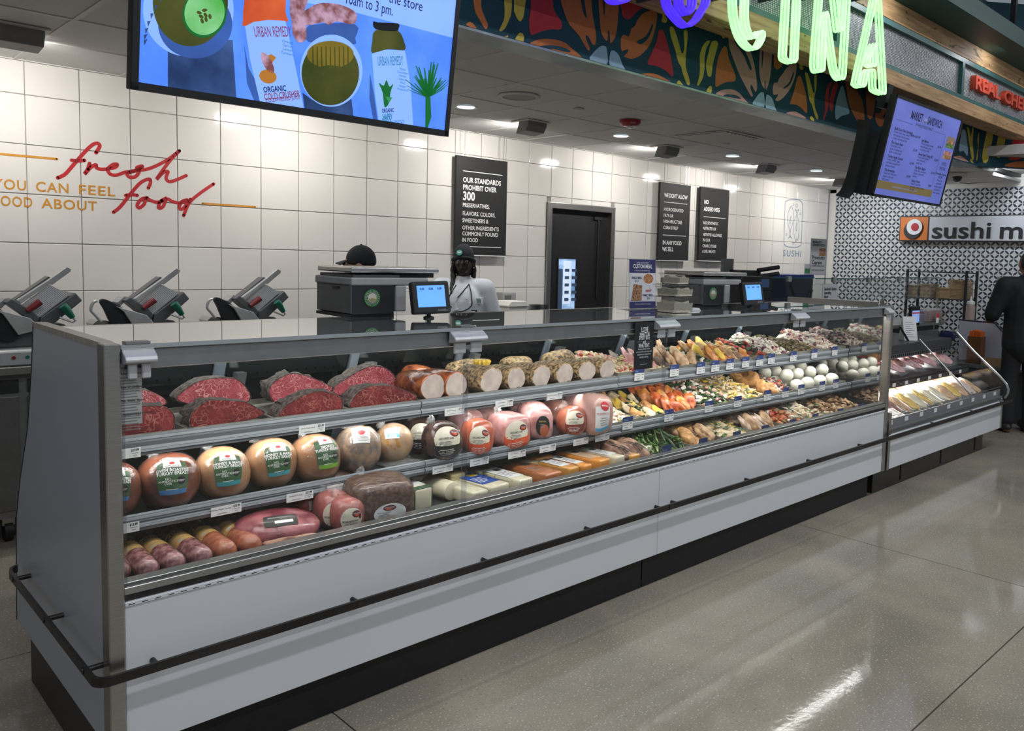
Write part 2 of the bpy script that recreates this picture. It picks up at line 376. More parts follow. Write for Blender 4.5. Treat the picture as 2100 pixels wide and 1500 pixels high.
# --- bulkhead over the case: painted mural board, soffit trim
MUR_Y, MUR_Z0, MUR_Z1, MUR_X1 = .85, 2.66, 3.35, 8.52
m_teal = mat('dark_teal_board', (.004, .046, .070), .75, var=.12, scale=40, bump=.2, bscale=300, stretch=(.1, .1, 1))
m_trim = mat('grey_green_trim', (.20, .23, .22), .35, .6, var=.25, scale=6)
bulk = G().box(.8, MUR_X1, MUR_Y, MUR_Y+.10, MUR_Z0, MUR_Z1+1.0).build('wall_bulkhead', m_teal, kind='structure')
G().box(.8, MUR_X1, MUR_Y-.004, 1.03, MUR_Z0-.012, MUR_Z0).build('trim_1', m_trim, kind='structure')
# return of the bulkhead where it turns towards the shop floor
M = Matrix.Translation((MUR_X1, MUR_Y, 0)) @ Matrix.Rotation(math.radians(-38), 4, 'Z')
G().box(0, 2.2, 0, .1, MUR_Z0, MUR_Z1+1.0, M).build('return_board', m_teal, bulk)
# ================================================================ MURAL, CANOPY, NEON, SCREENS
PAINT = {'o': mat('mural_orange', (.52, .16, .05), .8, bump=.15, bscale=300), 'y': mat('mural_yellow', (.55, .43, .07), .8), 'r': mat('mural_red', (.50, .035, .05), .8),
         'p': mat('mural_pink', (.52, .28, .25), .8), 'b': mat('mural_pale_blue', (.30, .44, .56), .8), 't': m_teal}
MUR = []
def Z1(c, p): MUR.append((c, [(920+x/6, (y if y > 25 else y-260)/6) for x, y in p]))
def Z2(c, p): MUR.append((c, [(1250+x/6, y/6) for x, y in p]))
def Z3(c, p): MUR.append((c, [(1550+x/6, y/6) for x, y in p]))
def Z5(c, p): MUR.append((c, [(1740+x/5.556, 180+y/5.556) for x, y in p]))
Z1('o', [(290,20),(400,0),(400,60),(440,200),(480,290),(480,330),(460,360),(430,330),(380,240),(320,110)])
Z1('y', [(680,0),(770,0),(775,120),(745,240),(700,340),(650,385),(625,365),(670,270),(690,150)])
Z1('y', [(820,0),(965,0),(930,150),(910,230),(880,262),(845,230),(810,150),(805,100)])
Z1('r', [(1045,0),(1250,0),(1290,100),(1380,250),(1395,330),(1360,365),(1260,360),(1120,395),(1030,430),(1000,390),(990,250),(1010,120)])
Z1('o', [(1350,0),(1700,0),(1770,170),(1810,400),(1810,530),(1785,555),(1760,530),(1720,450),(1690,435),(1690,480),(1735,590),(1730,620),(1700,600),(1600,430),(1450,230)])
Z1('t', [(1590,0),(1650,120),(1690,215),(1702,205),(1690,140),(1630,0)])
Z1('o', [(1855,0),(2090,0),(2085,200),(2060,420),(2030,490),(1990,530),(1985,450),(1975,380),(1960,390),(1955,500),(1920,480),(1880,400),(1860,250)])
Z1('t', [(1895,0),(1905,120),(1915,185),(1922,170),(1925,0)])
Z1('o', [(1000,545),(1090,490),(1250,480),(1400,510),(1500,580),(1640,715),(1400,650),(1150,580)])
Z1('t', [(1120,572),(1250,555),(1400,580),(1490,620),(1490,645),(1400,630),(1300,602),(1210,600)])
Z1('b', [(1740,740),(1780,650),(1860,575),(1910,565),(1945,600),(1945,800)])
Z1('b', [(1985,810),(1990,650),(2020,620),(2060,640),(2100,690),(2140,800),(2170,870)])
Z1('y', [(880,400),(920,425),(925,480),(910,520),(820,490),(850,430)])
Z1('y', [(690,450),(730,435),(725,465),(670,455)])
Z1('o', [(220,310),(240,275),(270,270),(310,300),(340,355)])
Z2('r', [(155,30),(500,55),(380,110),(270,215),(215,240),(165,200),(150,120)])
Z2('o', [(440,150),(540,128),(580,160),(585,220),(550,400),(490,560),(380,680),(270,725),(190,700),(185,685),(225,640),(225,610),(190,615),(155,630),(140,590),(140,480),(165,432),(200,435),(235,448),(260,390),(270,350),(310,320),(360,220)])
Z2('t', [(525,300),(535,330),(490,450),(430,520),(380,545),(340,525),(350,500),(430,460),(480,400)])
Z2('r', [(600,390),(635,365),(670,400),(730,600),(770,800),(785,920),(765,940),(735,910),(660,850),(560,810),(480,795),(468,760),(520,650),(580,500)])
Z2('y', [(740,360),(755,325),(790,345),(830,450),(870,600),(890,655),(910,640),(920,560),(912,430),(915,385),(940,368),(960,390),(960,480),(940,680),(940,830),(975,950),(990,1020),(975,1050),(945,1020),(900,900),(880,820),(845,760),(810,620),(760,470)])
Z2('y', [(1150,560),(1200,505),(1235,500),(1230,525),(1195,590),(1170,700),(1170,820),(1150,950),(1100,1050),(1080,1050),(1080,1030),(1110,900),(1110,700),(1120,640)])
Z2('y', [(1250,530),(1290,500),(1325,510),(1335,550),(1300,680),(1270,800),(1255,920),(1230,948),(1205,920),(1190,840),(1190,770),(1210,680)])
Z2('o', [(1390,590),(1425,570),(1445,600),(1470,730),(1540,900),(1550,980),(1520,1005),(1440,1010),(1370,1040),(1320,1070),(1302,1040),(1310,860),(1340,700)])
Z2('p', [(1465,330),(1500,330),(1640,490),(1720,600),(1770,750),(1805,930),(1815,1080),(1800,1130),(1785,1115),(1750,1045),(1735,1060),(1740,1110),(1765,1170),(1750,1190),(1720,1150),(1600,920),(1530,740),(1470,560)])
Z2('t', [(1525,490),(1600,540),(1680,650),(1740,800),(1745,870),(1715,830),(1660,700),(1590,590)])
Z2('p', [(1870,500),(1995,500),(1990,800),(1970,980),(1930,1105),(1920,1060),(1918,985),(1908,1010),(1905,1090),(1870,1030),(1850,940),(1842,800),(1850,620)])
Z2('t', [(1895,560),(1890,700),(1880,830),(1873,800),(1880,600)])
Z2('b', [(1765,1290),(1790,1220),(1850,1145),(1890,1138),(1900,1160),(1900,1320)])
Z2('b', [(1925,1330),(1930,1180),(1950,1168),(2000,1210),(2040,1330),(2050,1365)])
Z2('p', [(1305,1165),(1380,1110),(1500,1100),(1590,1140),(1660,1220),(1710,1280),(1600,1255),(1430,1200)])
Z2('t', [(1400,1180),(1450,1160),(1560,1175),(1615,1210),(1600,1217),(1500,1200)])
Z2('o', [(400,920),(480,902),(580,915),(680,965),(735,1005)])
Z2('y', [(830,1030),(840,1000),(860,990),(885,1020),(905,1055)])
Z2('y', [(1190,1135),(1220,1070),(1245,1058),(1260,1080),(1250,1150)])
Z2('b', [(1168,300),(1240,320),(1230,360),(1205,380),(1185,360)])
Z2('y', [(1375,375),(1430,400),(1430,450),(1405,475),(1380,450)])
Z2('y', [(645,110),(690,120),(690,200),(712,240),(700,275),(670,280),(640,260),(650,200)])
Z3('o', [(235,560),(330,600),(330,790),(265,855),(235,830),(222,790)])
Z3('p', [(440,780),(495,750),(503,800),(490,920),(430,1080),(340,1200),(270,1245),(240,1225),(265,1190),(270,1160),(245,1165),(215,1160),(210,1080),(225,1020),(265,1015),(290,960),(330,910),(370,850)])
Z3('t', [(465,885),(465,930),(420,1040),(350,1090),(345,1075),(410,1020),(440,950)])
Z3('o', [(510,960),(540,935),(560,960),(610,1130),(630,1300),(630,1385),(610,1385),(560,1330),(500,1290),(425,1280),(430,1240),(470,1120)])
Z3('y', [(540,730),(575,740),(575,800),(585,850),(560,860),(540,840)])
Z3('y', [(605,910),(625,893),(650,930),(690,1080),(710,1145),(725,1120),(718,980),(722,930),(740,915),(750,940),(745,1080),(720,1200),(730,1330),(768,1430),(760,1470),(730,1430),(690,1290),(660,1230),(630,1050)])
Z3('r', [(880,1060),(925,1012),(940,1015),(905,1090),(895,1200),(890,1320),(840,1470),(828,1465),(850,1350),(850,1200)])
Z3('r', [(945,1060),(980,1012),(1003,1020),(1003,1080),(960,1230),(945,1340),(930,1375),(910,1330),(905,1260),(925,1150)])
Z3('b', [(1040,1090),(1070,1055),(1085,1090),(1120,1250),(1150,1360),(1145,1400),(1100,1415),(1050,1430),(995,1475),(978,1430),(985,1280)])
Z3('o', [(1100,950),(1200,1060),(1290,1190),(1330,1350),(1340,1600),(1290,1570),(1160,1320),(1120,1120)])
Z3('o', [(1370,1050),(1480,1100),(1470,1250),(1440,1430),(1400,1470),(1370,1410),(1355,1250)])
Z3('b', [(1480,1160),(1600,1110),(1640,1130),(1560,1210),(1510,1265),(1485,1230)])
Z3('o', [(1600,1190),(1670,1160),(1690,1200),(1680,1300),(1610,1500),(1530,1560),(1480,1500),(1470,1400),(1530,1390),(1550,1320)])
Z3('t', [(1650,1270),(1660,1310),(1620,1420),(1570,1450),(1570,1420),(1620,1360)])
Z3('p', [(370,1400),(470,1370),(560,1410),(620,1460),(520,1450)])
Z3('y', [(665,1450),(690,1430),(720,1480),(700,1500)])
Z5('b', [(1290,500),(1315,475),(1340,520),(1360,700),(1355,780),(1310,720),(1260,715)])
Z5('y', [(1350,450),(1375,470),(1395,560),(1410,460),(1425,470),(1415,620),(1430,800),(1410,820),(1390,730),(1370,600)])
Z5('y', [(1490,510),(1525,500),(1500,570),(1490,690),(1470,820),(1455,815),(1475,690),(1470,580)])
Z5('p', [(905,195),(1000,240),(1045,330),(1000,320),(960,250),(935,240),(930,290),(905,280)])
Z5('p', [(1090,260),(1165,285),(1160,365),(1085,340)])
Z5('b', [(1010,240),(1080,265),(1080,330),(1055,330)])
Z5('b', [(1175,290),(1280,320),(1200,390),(1170,370)])
Z5('p', [(1240,430),(1300,360),(1300,430),(1260,570),(1210,680),(1215,600)])
Z5('p', [(1195,795),(1270,775),(1330,810),(1360,845)])
Z5('y', [(1385,830),(1400,810),(1425,860),(1400,850)])
for c, p in MUR:
    yy = MUR_Y-(.003 if c == 't' else .0015)
    q = [hit(x, y, 1, yy) for x, y in smooth_poly([Vector((a, b, 0)) for a, b in p], 3) for x, y in [(x, y)]] if False else [hit(v[0], v[1], 1, yy) for v in smooth_poly([Vector((a, b, 0)) for a, b in p], 3)]
    q = [(v.x, max(v.z, MUR_Z0+.003)) for v in q]
    link('painted_shape', poly_mesh('painted_shape', [q], PAINT[c], lambda u, v, yy=yy: (u, yy, v)), bulk)
# the same motif carried on along the return board
def ret(u, v): return M @ Vector((u, -.0015, v))
for c, p in [('y', [(.05,2.75),(.12,2.72),(.16,3.05),(.10,3.08)]), ('y', [(.20,2.80),(.27,2.78),(.31,3.06),(.24,3.08)]), ('r', [(.36,2.74),(.66,2.84),(.60,2.92),(.50,3.10),(.44,3.10)]), ('o', [(.62,3.10),(.80,2.86),(.98,2.76),(.98,2.90),(.92,3.12)]), ('o', [(.32,2.67),(.42,2.72),(.60,2.73),(.74,2.67)]), ('b', [(.80,2.67),(.84,2.75),(.92,2.78),(.93,2.67)])]:
    link('painted_shape', poly_mesh('painted_shape', [[(a.x, a.y) if hasattr(a, 'x') else (a[0], a[1]) for a in smooth_poly([Vector((u, v, 0)) for u, v in p], 3)]], PAINT[c], ret), bulk)
# --- timber and mesh canopy
def wood():
    m = mat('rustic_timber', (.30, .17, .075), .62, col2=(.46, .29, .14), scale=5, stretch=(.5, 8, 8), bump=.35, bscale=9)
    nt, N, L, b = nodes(m); tc = N.new('ShaderNodeTexCoord'); mp = N.new('ShaderNodeMapping'); mp.inputs['Scale'].default_value = (1.6, 6, 6); L.new(tc.outputs['Object'], mp.inputs[0])
    v = N.new('ShaderNodeTexNoise'); v.inputs['Scale'].default_value = 2.3; v.inputs['Detail'].default_value = 7; v.inputs['Distortion'].default_value = 1.5; L.new(mp.outputs[0], v.inputs['Vector'])
    r = N.new('ShaderNodeValToRGB'); r.color_ramp.elements[0].position = .31; r.color_ramp.elements[0].color = (.12, .07, .04, 1); r.color_ramp.elements[1].position = .40; r.color_ramp.elements[1].color = (1, 1, 1, 1); L.new(v.outputs[0], r.inputs[0])
    mu = N.new('ShaderNodeMixRGB'); mu.blend_type = 'MULTIPLY'; mu.inputs[0].default_value = 1
    src = b.inputs['Base Color'].links[0].from_socket; L.remove(b.inputs['Base Color'].links[0]); L.new(src, mu.inputs[1]); L.new(r.outputs[0], mu.inputs[2]); L.new(mu.outputs[0], b.inputs['Base Color']); return m
m_wood = wood()
m_green = mat('teal_painted_steel', (.030, .105, .100), .42, var=.08)
def mesh_mat():
    m = mat('expanded_mesh', (.36, .37, .38), .5, .3, var=.05)
    nt, N, L, b = nodes(m); tc = N.new('ShaderNodeTexCoord'); mp = N.new('ShaderNodeMapping'); mp.inputs['Scale'].default_value = (1, 1, 1.8); L.new(tc.outputs['Object'], mp.inputs[0])
    ck = N.new('ShaderNodeTexVoronoi'); ck.inputs['Scale'].default_value = 48; ck.inputs['Randomness'].default_value = .12; L.new(mp.outputs[0], ck.inputs['Vector'])
    r = N.new('ShaderNodeValToRGB'); r.color_ramp.elements[0].position = .30; r.color_ramp.elements[0].color = (.66, .67, .69, 1); r.color_ramp.elements[1].position = .52; r.color_ramp.elements[1].color = (.10, .105, .11, 1); L.new(ck.outputs[0], r.inputs[0])
    L.remove(b.inputs['Base Color'].links[0]); L.new(r.outputs[0], b.inputs['Base Color'])
    bp = N.new('ShaderNodeBump'); bp.invert = True; bp.inputs['Strength'].default_value = .6; bp.inputs['Distance'].default_value = .006; L.new(ck.outputs[0], bp.inputs['Height']); L.new(bp.outputs[0], b.inputs['Normal']); return m
m_mesh = mesh_mat()
CY_ = .45; CX0, CX1 = 1.6, 10.4
canopy = empty('timber_canopy', (6, CY_, 2.95), 'timber beams and grey mesh panels framed in teal steel above the deli case', 'canopy')
def cpart(g, name, m, **k):
    o = g.build(name, m, **k); o.parent = canopy; o.matrix_parent_inverse = Matrix.Translation((-6, -CY_, -2.95)); return o
# hang the whole canopy from the bulkhead
cpart(G().box(CX0, CX1, CY_, CY_+.20, 2.95, 3.065), 'lower_beam', m_wood, bevel=.006)
cpart(G().box(CX0, CX1, CY_+.004, CY_+.14, 3.424, 3.578), 'upper_beam', m_wood, bevel=.006)
cpart(G().box(CX0, CX1, CY_+.01, CY_+.10, 3.065, 3.104), 'bottom_rail', m_green)
cpart(G().box(CX0, CX1, CY_+.01, CY_+.10, 3.384, 3.424), 'top_rail', m_green)
divs = [6.95-2.27*k for k in range(-1, 3)]
divs = sorted(divs)+[11.5]
for xd in divs[:-1]: cpart(G().box(xd-.025, xd+.025, CY_+.01, CY_+.10, 3.104, 3.384), 'mullion', m_green)
ed = [CX0]+[d for d in divs if CX0 < d < CX1]+[CX1]
for i in range(len(ed)-1): cpart(G().box(ed[i]+.025, ed[i+1]-.025, CY_+.045, CY_+.055, 3.104, 3.384), 'mesh_panel', m_mesh)
m_canopy = mat('dark_green_canopy', (.012, .060, .052), .5, var=.06)
cpart(G().box(CX0, CX1, .158, CY_+.2, 3.578, 3.64).box(CX0, CX1, .158, .19, 3.64, 3.72), 'fascia', m_canopy)
for x in (2.5, 5.0, 7.5, 9.8): cpart(G().box(x-.03, x+.03, CY_+.15, MUR_Y, 3.46, 3.54), 'bracket', m_black)
# black service frame over the canopy
g = G()
for x in (5.6, 6.6, 7.6, 8.6, 9.6): g.box(x, x+.05, .6, .65, 3.72, 5.2)
g.box(1, 11, .58, .66, 4.0, 4.08)
rk = g.build('ceiling_truss', m_black, label='black steel hangers rising above the dark green canopy fascia', cat='hanger')
# --- neon letters standing off the canopy
def neon(name, col, core, strokes, label):
    me_m = mat('neon_'+name, col, .3, emit=1.15 if name == 'green' else 1.3, var=.1, scale=9)
    e = empty('neon_letter', hit(*strokes[0][0], 1, .31), label, 'neon letter')
    inv = Matrix.Translation(-e.location)
    for st in strokes:
        closed = st[0] == st[-1]
        pts = [Vector((p[0], p[1], 0)) for p in st]
        pts = pts if len(pts) < 4 else ([Vector(v) for v in smooth_poly(pts[:-1], 3)] if closed else smooth_line(pts, 3))
        for k, yy in enumerate((.290, .312, .334)):
            w = [hit(p.x, p.y, 1, .312) for p in pts]; w = [Vector((q.x, yy, q.z)) for q in w]
            o = G().tube(w, .0085, 8, closed=closed).build('neon_tube', me_m, smooth=True); o.parent = e; o.matrix_parent_inverse = inv
    p0 = hit(strokes[0][1][0], strokes[0][1][1], 1, .312)
    o = G().box(p0.x-.01, p0.x+.01, .335, CY_+.05, p0.z+.02, p0.z+.04).build('standoff', m_dark); o.parent = e; o.matrix_parent_inverse = inv
    return e
def zz(p): return [(1550+x/6, y/6) for x, y in p]
def z2(p): return [(1250+x/6, y/6) for x, y in p]
GR, VI = (.42, 1.0, .40), (.055, .02, 1.0)
neon('violet', VI, 0, [[(1240, -60), (1243, -20), (1252, 0), (1267, 5), (1283, 0), (1292, -20), (1294, -60)]], 'violet neon letter at the left, only its rounded foot in view')
neon('violet', VI, 0, [[(1364, -60), (1365, 0), (1373, 22), (1387, 40), (1405, 54), (1424, 43), (1437, 23), (1448, 0), (1450, -60)], [(1390, -60), (1391, 0), (1395, 17), (1405, 29), (1416, 19), (1419, 0), (1420, -60)]], 'violet neon letter O with an inner loop')
neon('green', GR, 0, [z2([(1505, -360), (1508, 0), (1520, 200), (1570, 400), (1640, 530), (1730, 605), (1800, 585), (1855, 490), (1865, 415), (1835, 395), (1800, 415), (1750, 470), (1710, 440), (1670, 330), (1655, 200), (1660, 0), (1662, -360)])], 'green neon letter C with a hooked foot')
neon('green', GR, 0, [zz([(385, -360), (365, 0), (330, 600), (328, 700), (350, 740), (425, 770), (462, 745), (470, 650), (500, 0), (515, -360)])], 'green neon letter I')
neon('green', GR, 0, [zz([(800, -360), (770, 0), (715, 700), (712, 800), (722, 860), (750, 885), (795, 868), (805, 800), (820, 240), (828, 170), (845, 170), (870, 300), (940, 800), (985, 940), (1035, 978), (1062, 930), (1070, 800), (1115, 0), (1130, -360)]), zz([(935, -360), (960, 0), (995, 330), (1008, 378), (1030, 378), (1045, 330), (1075, 0), (1090, -360)])], 'green neon letter N')
neon('green', GR, 0, [zz([(1470, -260), (1440, 0), (1350, 420), (1225, 980), (1228, 1040), (1262, 1068), (1310, 1055), (1330, 960), (1350, 880), (1385, 865), (1430, 890), (1432, 1060), (1450, 1115), (1535, 1155), (1560, 1120), (1545, 820), (1500, 0), (1485, -260)]), zz([(1438, 545), (1400, 640), (1358, 760), (1370, 798), (1425, 818), (1442, 780), (1440, 640), (1438, 545)])], 'green neon letter A, last of the neon word')
# --- raised red lettering on the mesh
m_redl = mat('red_letter', (.62, .075, .04), .5)
p0 = hit(1999, 183, 1, CY_); p1 = hit(2050, 206, 1, CY_)
t = text('REAL', .165, m_redl, facing_front(p0.x, CY_+.02, 3.255), None, width=p1.x-p0.x, name='raised_lettering', bold=.025, align='LEFT', ext=.025)
t.parent = canopy; t.matrix_parent_inverse = Matrix.Translation((-6, -CY_, -2.95))
p2 = hit(2058, 213, 1, CY_)
t = text('CHEF', .165, m_redl, facing_front(p2.x, CY_+.02, 3.255), None, width=(p1.x-p0.x)*1.02, name='raised_lettering', bold=.025, align='LEFT', ext=.025)
t.parent = canopy; t.matrix_parent_inverse = Matrix.Translation((-6, -CY_, -2.95))
area('canopy_spot', (7.4, .25, 3.55), (math.radians(25), 0, 0), .3, .05, 2.0, (.9, .95, 1)); area('canopy_spot', (5.3, .25, 3.55), (math.radians(25), 0, 0), .3, .05, 2.0, (.9, .95, 1))
area('canopy_spot', (3.2, .25, 3.55), (math.radians(25), 0, 0), .3, .05, 1.5, (.9, .95, 1))
# ---------------------------------------------------------------- screens
def plane_hit(px, py, P, n):
    d = _r2*((px-CX)/FPX) - _u2*((py-CY)/FPX) + _f
    return CAM + d*((P-CAM).dot(n)/d.dot(n))
class Screen:
    """flat display whose picture is laid out in its own plane"""
    def __init__(s, P, right, up, w, h, root):
        s.M = frame(P, right, up); s.P = Vector(P); s.n = (s.M.to_3x3() @ Vector((0, 0, 1))); s.inv = s.M.inverted(); s.w = w; s.h = h; s.root = root
    def uv(s, px, py):
        q = s.inv @ plane_hit(px, py, s.P, s.n); return (min(max(q.x, .0), s.w), min(max(q.y, .0), s.h))
    def shape(s, name, pts, m, lift, n=3):
        p = pts if n == 0 else [(v[0], v[1]) for v in smooth_poly([Vector((a, b, 0)) for a, b in pts], n)]
        o = link(name, poly_mesh(name, [[s.uv(*q) for q in p]], m, lambda u, v: (u, v, lift)), s.root); o.matrix_local = s.root.matrix_world.inverted() @ s.M if False else s.loc(); return o
    def loc(s): return Matrix.Translation(-s.root.location) @ s.M
def scrm(name, col, e=1.0, col2=None, scale=4): return mat('screen_'+name, col, .35, emit=e, col2=col2, var=.05, scale=scale)
def ellipse(cx, cy, rx, ry, n=28, a0=0, a1=360, rot=0):
    r = math.radians(rot); out = []
    for k in range(n):
        t = math.radians(a0+(a1-a0)*k/n); x, y = rx*math.cos(t), ry*math.sin(t); out.append((cx+x*math.cos(r)-y*math.sin(r), cy+x*math.sin(r)+y*math.cos(r)))
    return out
TVY = .52; tl, tr = hit(268, 181, 1, TVY), hit(918, 283, 1, TVY); TWD = tr.x-tl.x; THT = .71
root = empty('wall_television', (tl.x+TWD/2, TVY, 2.08), 'big tilted television showing juice bottles on a blue background', 'television')
up = Vector((0, -.13, 1)).normalized()
sc = Screen(Vector((tl.x+.022, TVY, 2.075))+up*.025, (1, 0, 0), up, TWD-.04, THT-.04, root)
TM = Matrix.Translation(-root.location) @ frame((tl.x, TVY, 2.075), (1, 0, 0), up)
o = G().box(0, TWD, 0, THT, -.05, -.001).build('casing', m_black, root, bevel=.004); o.matrix_local = TM
o = G().box(0, TWD, 0, .024, -.001, .006).box(0, .021, 0, THT, -.001, .006).box(TWD-.02, TWD, 0, THT, -.001, .006).box(0, TWD, THT-.018, THT, -.001, .006).build('bezel', m_black, root); o.matrix_local = TM
o = G().box(TWD*.4, TWD*.6, THT*.3, THT*.8, -.14, -.05).box(TWD*.47, TWD*.53, THT*.7, THT*.78, -.36, -.12).build('wall_bracket', m_dark, root); o.matrix_local = TM
bl = scrm('blue', (.055, .17, .72), .95, (.085, .23, .85)); wb = scrm('pale_blue', (.20, .36, .86), .9); sh = scrm('shadow_blue', (.012, .035, .12), .5, (.05, .11, .30)); dk = scrm('shade', (.03, .08, .30), .6, (.04, .11, .40))
ol = scrm('olive_juice', (.030, .040, .004), .7, (.07, .075, .012)); olw = scrm('gold_juice', (.11, .085, .006), .8, (.20, .14, .015)); gr = scrm('lime', (.045, .30, .03), .9, (.20, .48, .22)); org = scrm('orange_juice', (.40, .05, .01), .9, (.55, .10, .03)); gn = scrm('leaf_green', (.004, .10, .018), .9); tl_ = scrm('teal_ink', (.01, .16, .25), .7); ink = scrm('navy_ink', (.012, .02, .10), .5); rd = scrm('red_ink', (.20, .03, .06), .7); rt = scrm('root_pink', (.16, .05, .05), .8, (.42, .26, .36), 22); blk = scrm('cap_black', (.004, .006, .01), .3); ora = scrm('apricot', (.36, .14, .02), .8)
sc.shape('picture', [(200, -140), (1000, -140), (1000, 400), (200, 400)], bl, .0005, 0)
sc.shape('picture', [(560, -60), (600, 0), (722, 24), (945, 82), (960, -60)], wb, .0008, 0)
sc.shape('picture', [(344, 82), (477, 82), (484, 206), (344, 182)], sh, .0010, 0)
sc.shape('picture', ellipse(386, 20, 93, 96), wb, .0012); sc.shape('picture', ellipse(400, 50, 76, 70), dk, .0014); sc.shape('picture', ellipse(390, 5, 77, 90), ol, .0016)
for k in range(7):
    a = math.radians(150+k*9-20); sc.shape('picture', [(386+84*math.cos(a), 15-0+90*math.sin(a)*-1 if False else 10+84*math.sin(math.radians(190-k*11))), (386+92*math.cos(a), 12+88*math.sin(math.radians(192-k*11))), (386+90*math.cos(a), 18+88*math.sin(math.radians(188-k*11)))], sh, .0018, 0)
sc.shape('picture', ellipse(419, 28, 45, 50, rot=12), gn, .0020); sc.shape('picture', ellipse(419, 26, 41, 46, rot=12), gr, .0022)
for (x, y, r) in [(408, 26, 20), (419, 21, -5), (412, 34, 30), (421, 31, 60), (430, 34, 80), (414, 43, 70), (422, 40, 75)]: sc.shape('picture', ellipse(x, y, 5.5, 3.2, 10, rot=r), ol, .0024)
sc.shape('picture', [(503, 120), (500, 90), (510, 140), (548, 222), (520, 217), (506, 170)], dk, .0012, 0)
sc.shape('picture', [(498, 40), (500, 10), (512, -30), (580, -30), (585, 25), (588, 45), (540, 42), (500, 54)], org, .0014)
sc.shape('picture', [(502, 54), (520, 45), (550, 41), (585, 43), (600, 110), (622, 229), (532, 213), (512, 120)], wb, .0016, 0)
sc.shape('picture', ellipse(548, 129, 9, 24, rot=-28), rt, .0018); sc.shape('picture', ellipse(549, 157, 18, 14, rot=15), ora, .0018); sc.shape('picture', [(546, 115), (556, 111), (566, 118), (557, 130)], ora, .0017, 0)
sc.shape('picture', [(594, 20), (600, -40), (640, -30), (624, 20), (627, 50), (627, 80), (612, 87), (600, 70), (598, 45)], rt, .0020)
sc.shape('picture', [(618, 28), (650, 8), (690, 8), (725, 22), (731, 38), (722, 50), (690, 44), (675, 51), (660, 46), (632, 52), (618, 45)], rt, .0022)
sc.shape('picture', [(634, 52), (728, 50), (728, 78), (722, 92), (632, 86)], dk, .0012)
sc.shape('picture', [(620, 190), (640, 205), (720, 200), (724, 246), (624, 230)], sh, .0012, 0)
sc.shape('picture', ellipse(679, 145, 64, 74), wb, .0014); sc.shape('picture', ellipse(677, 150, 59, 66), ol, .0016); sc.shape('picture', ellipse(677, 112, 48, 28), olw, .0018); sc.shape('picture', ellipse(677, 172, 50, 38), ol, .0019)
for k in range(9): sc.shape('picture', [(640+k*9, 96), (642+k*9, 95), (643+k*9, 140), (640+k*9, 142)], ol, .0020, 0)
sc.shape('picture', [(765, 44), (775, 46), (815, 48), (817, 58), (810, 64), (770, 60)], blk, .0020); sc.shape('picture', [(770, 62), (814, 62), (828, 85), (829, 103), (795, 101), (763, 110), (763, 85)], ol, .0018)
sc.shape('picture', [(762, 110), (790, 102), (830, 104), (842, 180), (846, 264), (775, 254), (768, 190)], wb, .0022, 0); sc.shape('picture', [(758, 150), (766, 190), (773, 254), (764, 252), (757, 200)], dk, .0020, 0)
sc.shape('picture', [(788, 220), (784, 190), (776, 170), (786, 176), (792, 164), (798, 178), (806, 172), (800, 190), (798, 210)], gn, .0024); sc.shape('picture', [(790, 198), (804, 200), (797, 212)], scrm('mid_green', (.03, .22, .08), .8), .0026, 0)
# fennel fronds
sc.shape('picture', [(872, 198), (882, 200), (884, 240), (876, 270), (871, 268)], gn, .0022, 0)
rr = random.Random(3)
for k in range(26):
    a = math.radians(-90+(k-13)*5.5+rr.uniform(-4, 4)); l = rr.uniform(38, 78); x1, y1 = 877+l*math.cos(a)*.75, 200+l*math.sin(a)
    sc.shape('picture', [(875, 200), (879, 200), ((877+x1)/2+2, (200+y1)/2), (x1+1, y1), (x1-1, y1), ((877+x1)/2-2, (200+y1)/2)], gn, .0024, 0)
def stext(s, scr, px, py, size, m, width=None, lift=.003, rot=0, **k):
    u, v = scr.uv(px, py); return text(s, size, m, scr.loc() @ Matrix.Translation((u, v, lift)) @ Matrix.Rotation(math.radians(rot), 4, 'Z'), scr.root, width, **k)
stext('URBAN REMEDY', sc, 559, 66, .05, rd, .135, rot=12); stext('ORGANIC', sc, 563, 183, .028, ink, .085, rot=13, bold=.02); stext('COLD CRUSHER', sc, 578, 196, .032, rd, .135, rot=14, bold=.01); stext('COLD-PRESSED JUICE', sc, 580, 203, .02, rd, .13, rot=14)
stext('URBAN REMEDY', sc, 800, 126, .05, tl_, .115, rot=11); stext('ORGANIC', sc, 795, 227, .022, ink, .055, rot=12, bold=.02); stext('HAPPY', sc, 794, 240, .032, tl_, .045, rot=12, bold=.02); stext('BELLY', sc, 793, 249, .032, tl_, .042, rot=12, bold=.02); stext('WITH PROBIOTICS', sc, 806, 253, .018, tl_, .1, rot=10)
for k, s_ in enumerate(('Orange', 'Carrot', 'Lemon', 'Turmeric')): stext(s_, sc, 589, 86+k*8, .013, tl_)
for k, s_ in enumerate(('Apple', 'Cucumber', 'Fennel', 'Lettuce', 'Mint', 'Ginger', 'Probiotics')): stext(s_, sc, 825, 142+k*7, .012, tl_)
stext('the store', sc, 832, 5, .055, ink, .155); stext('10am to 3 pm.', sc, 757, 10, .055, ink, .20)
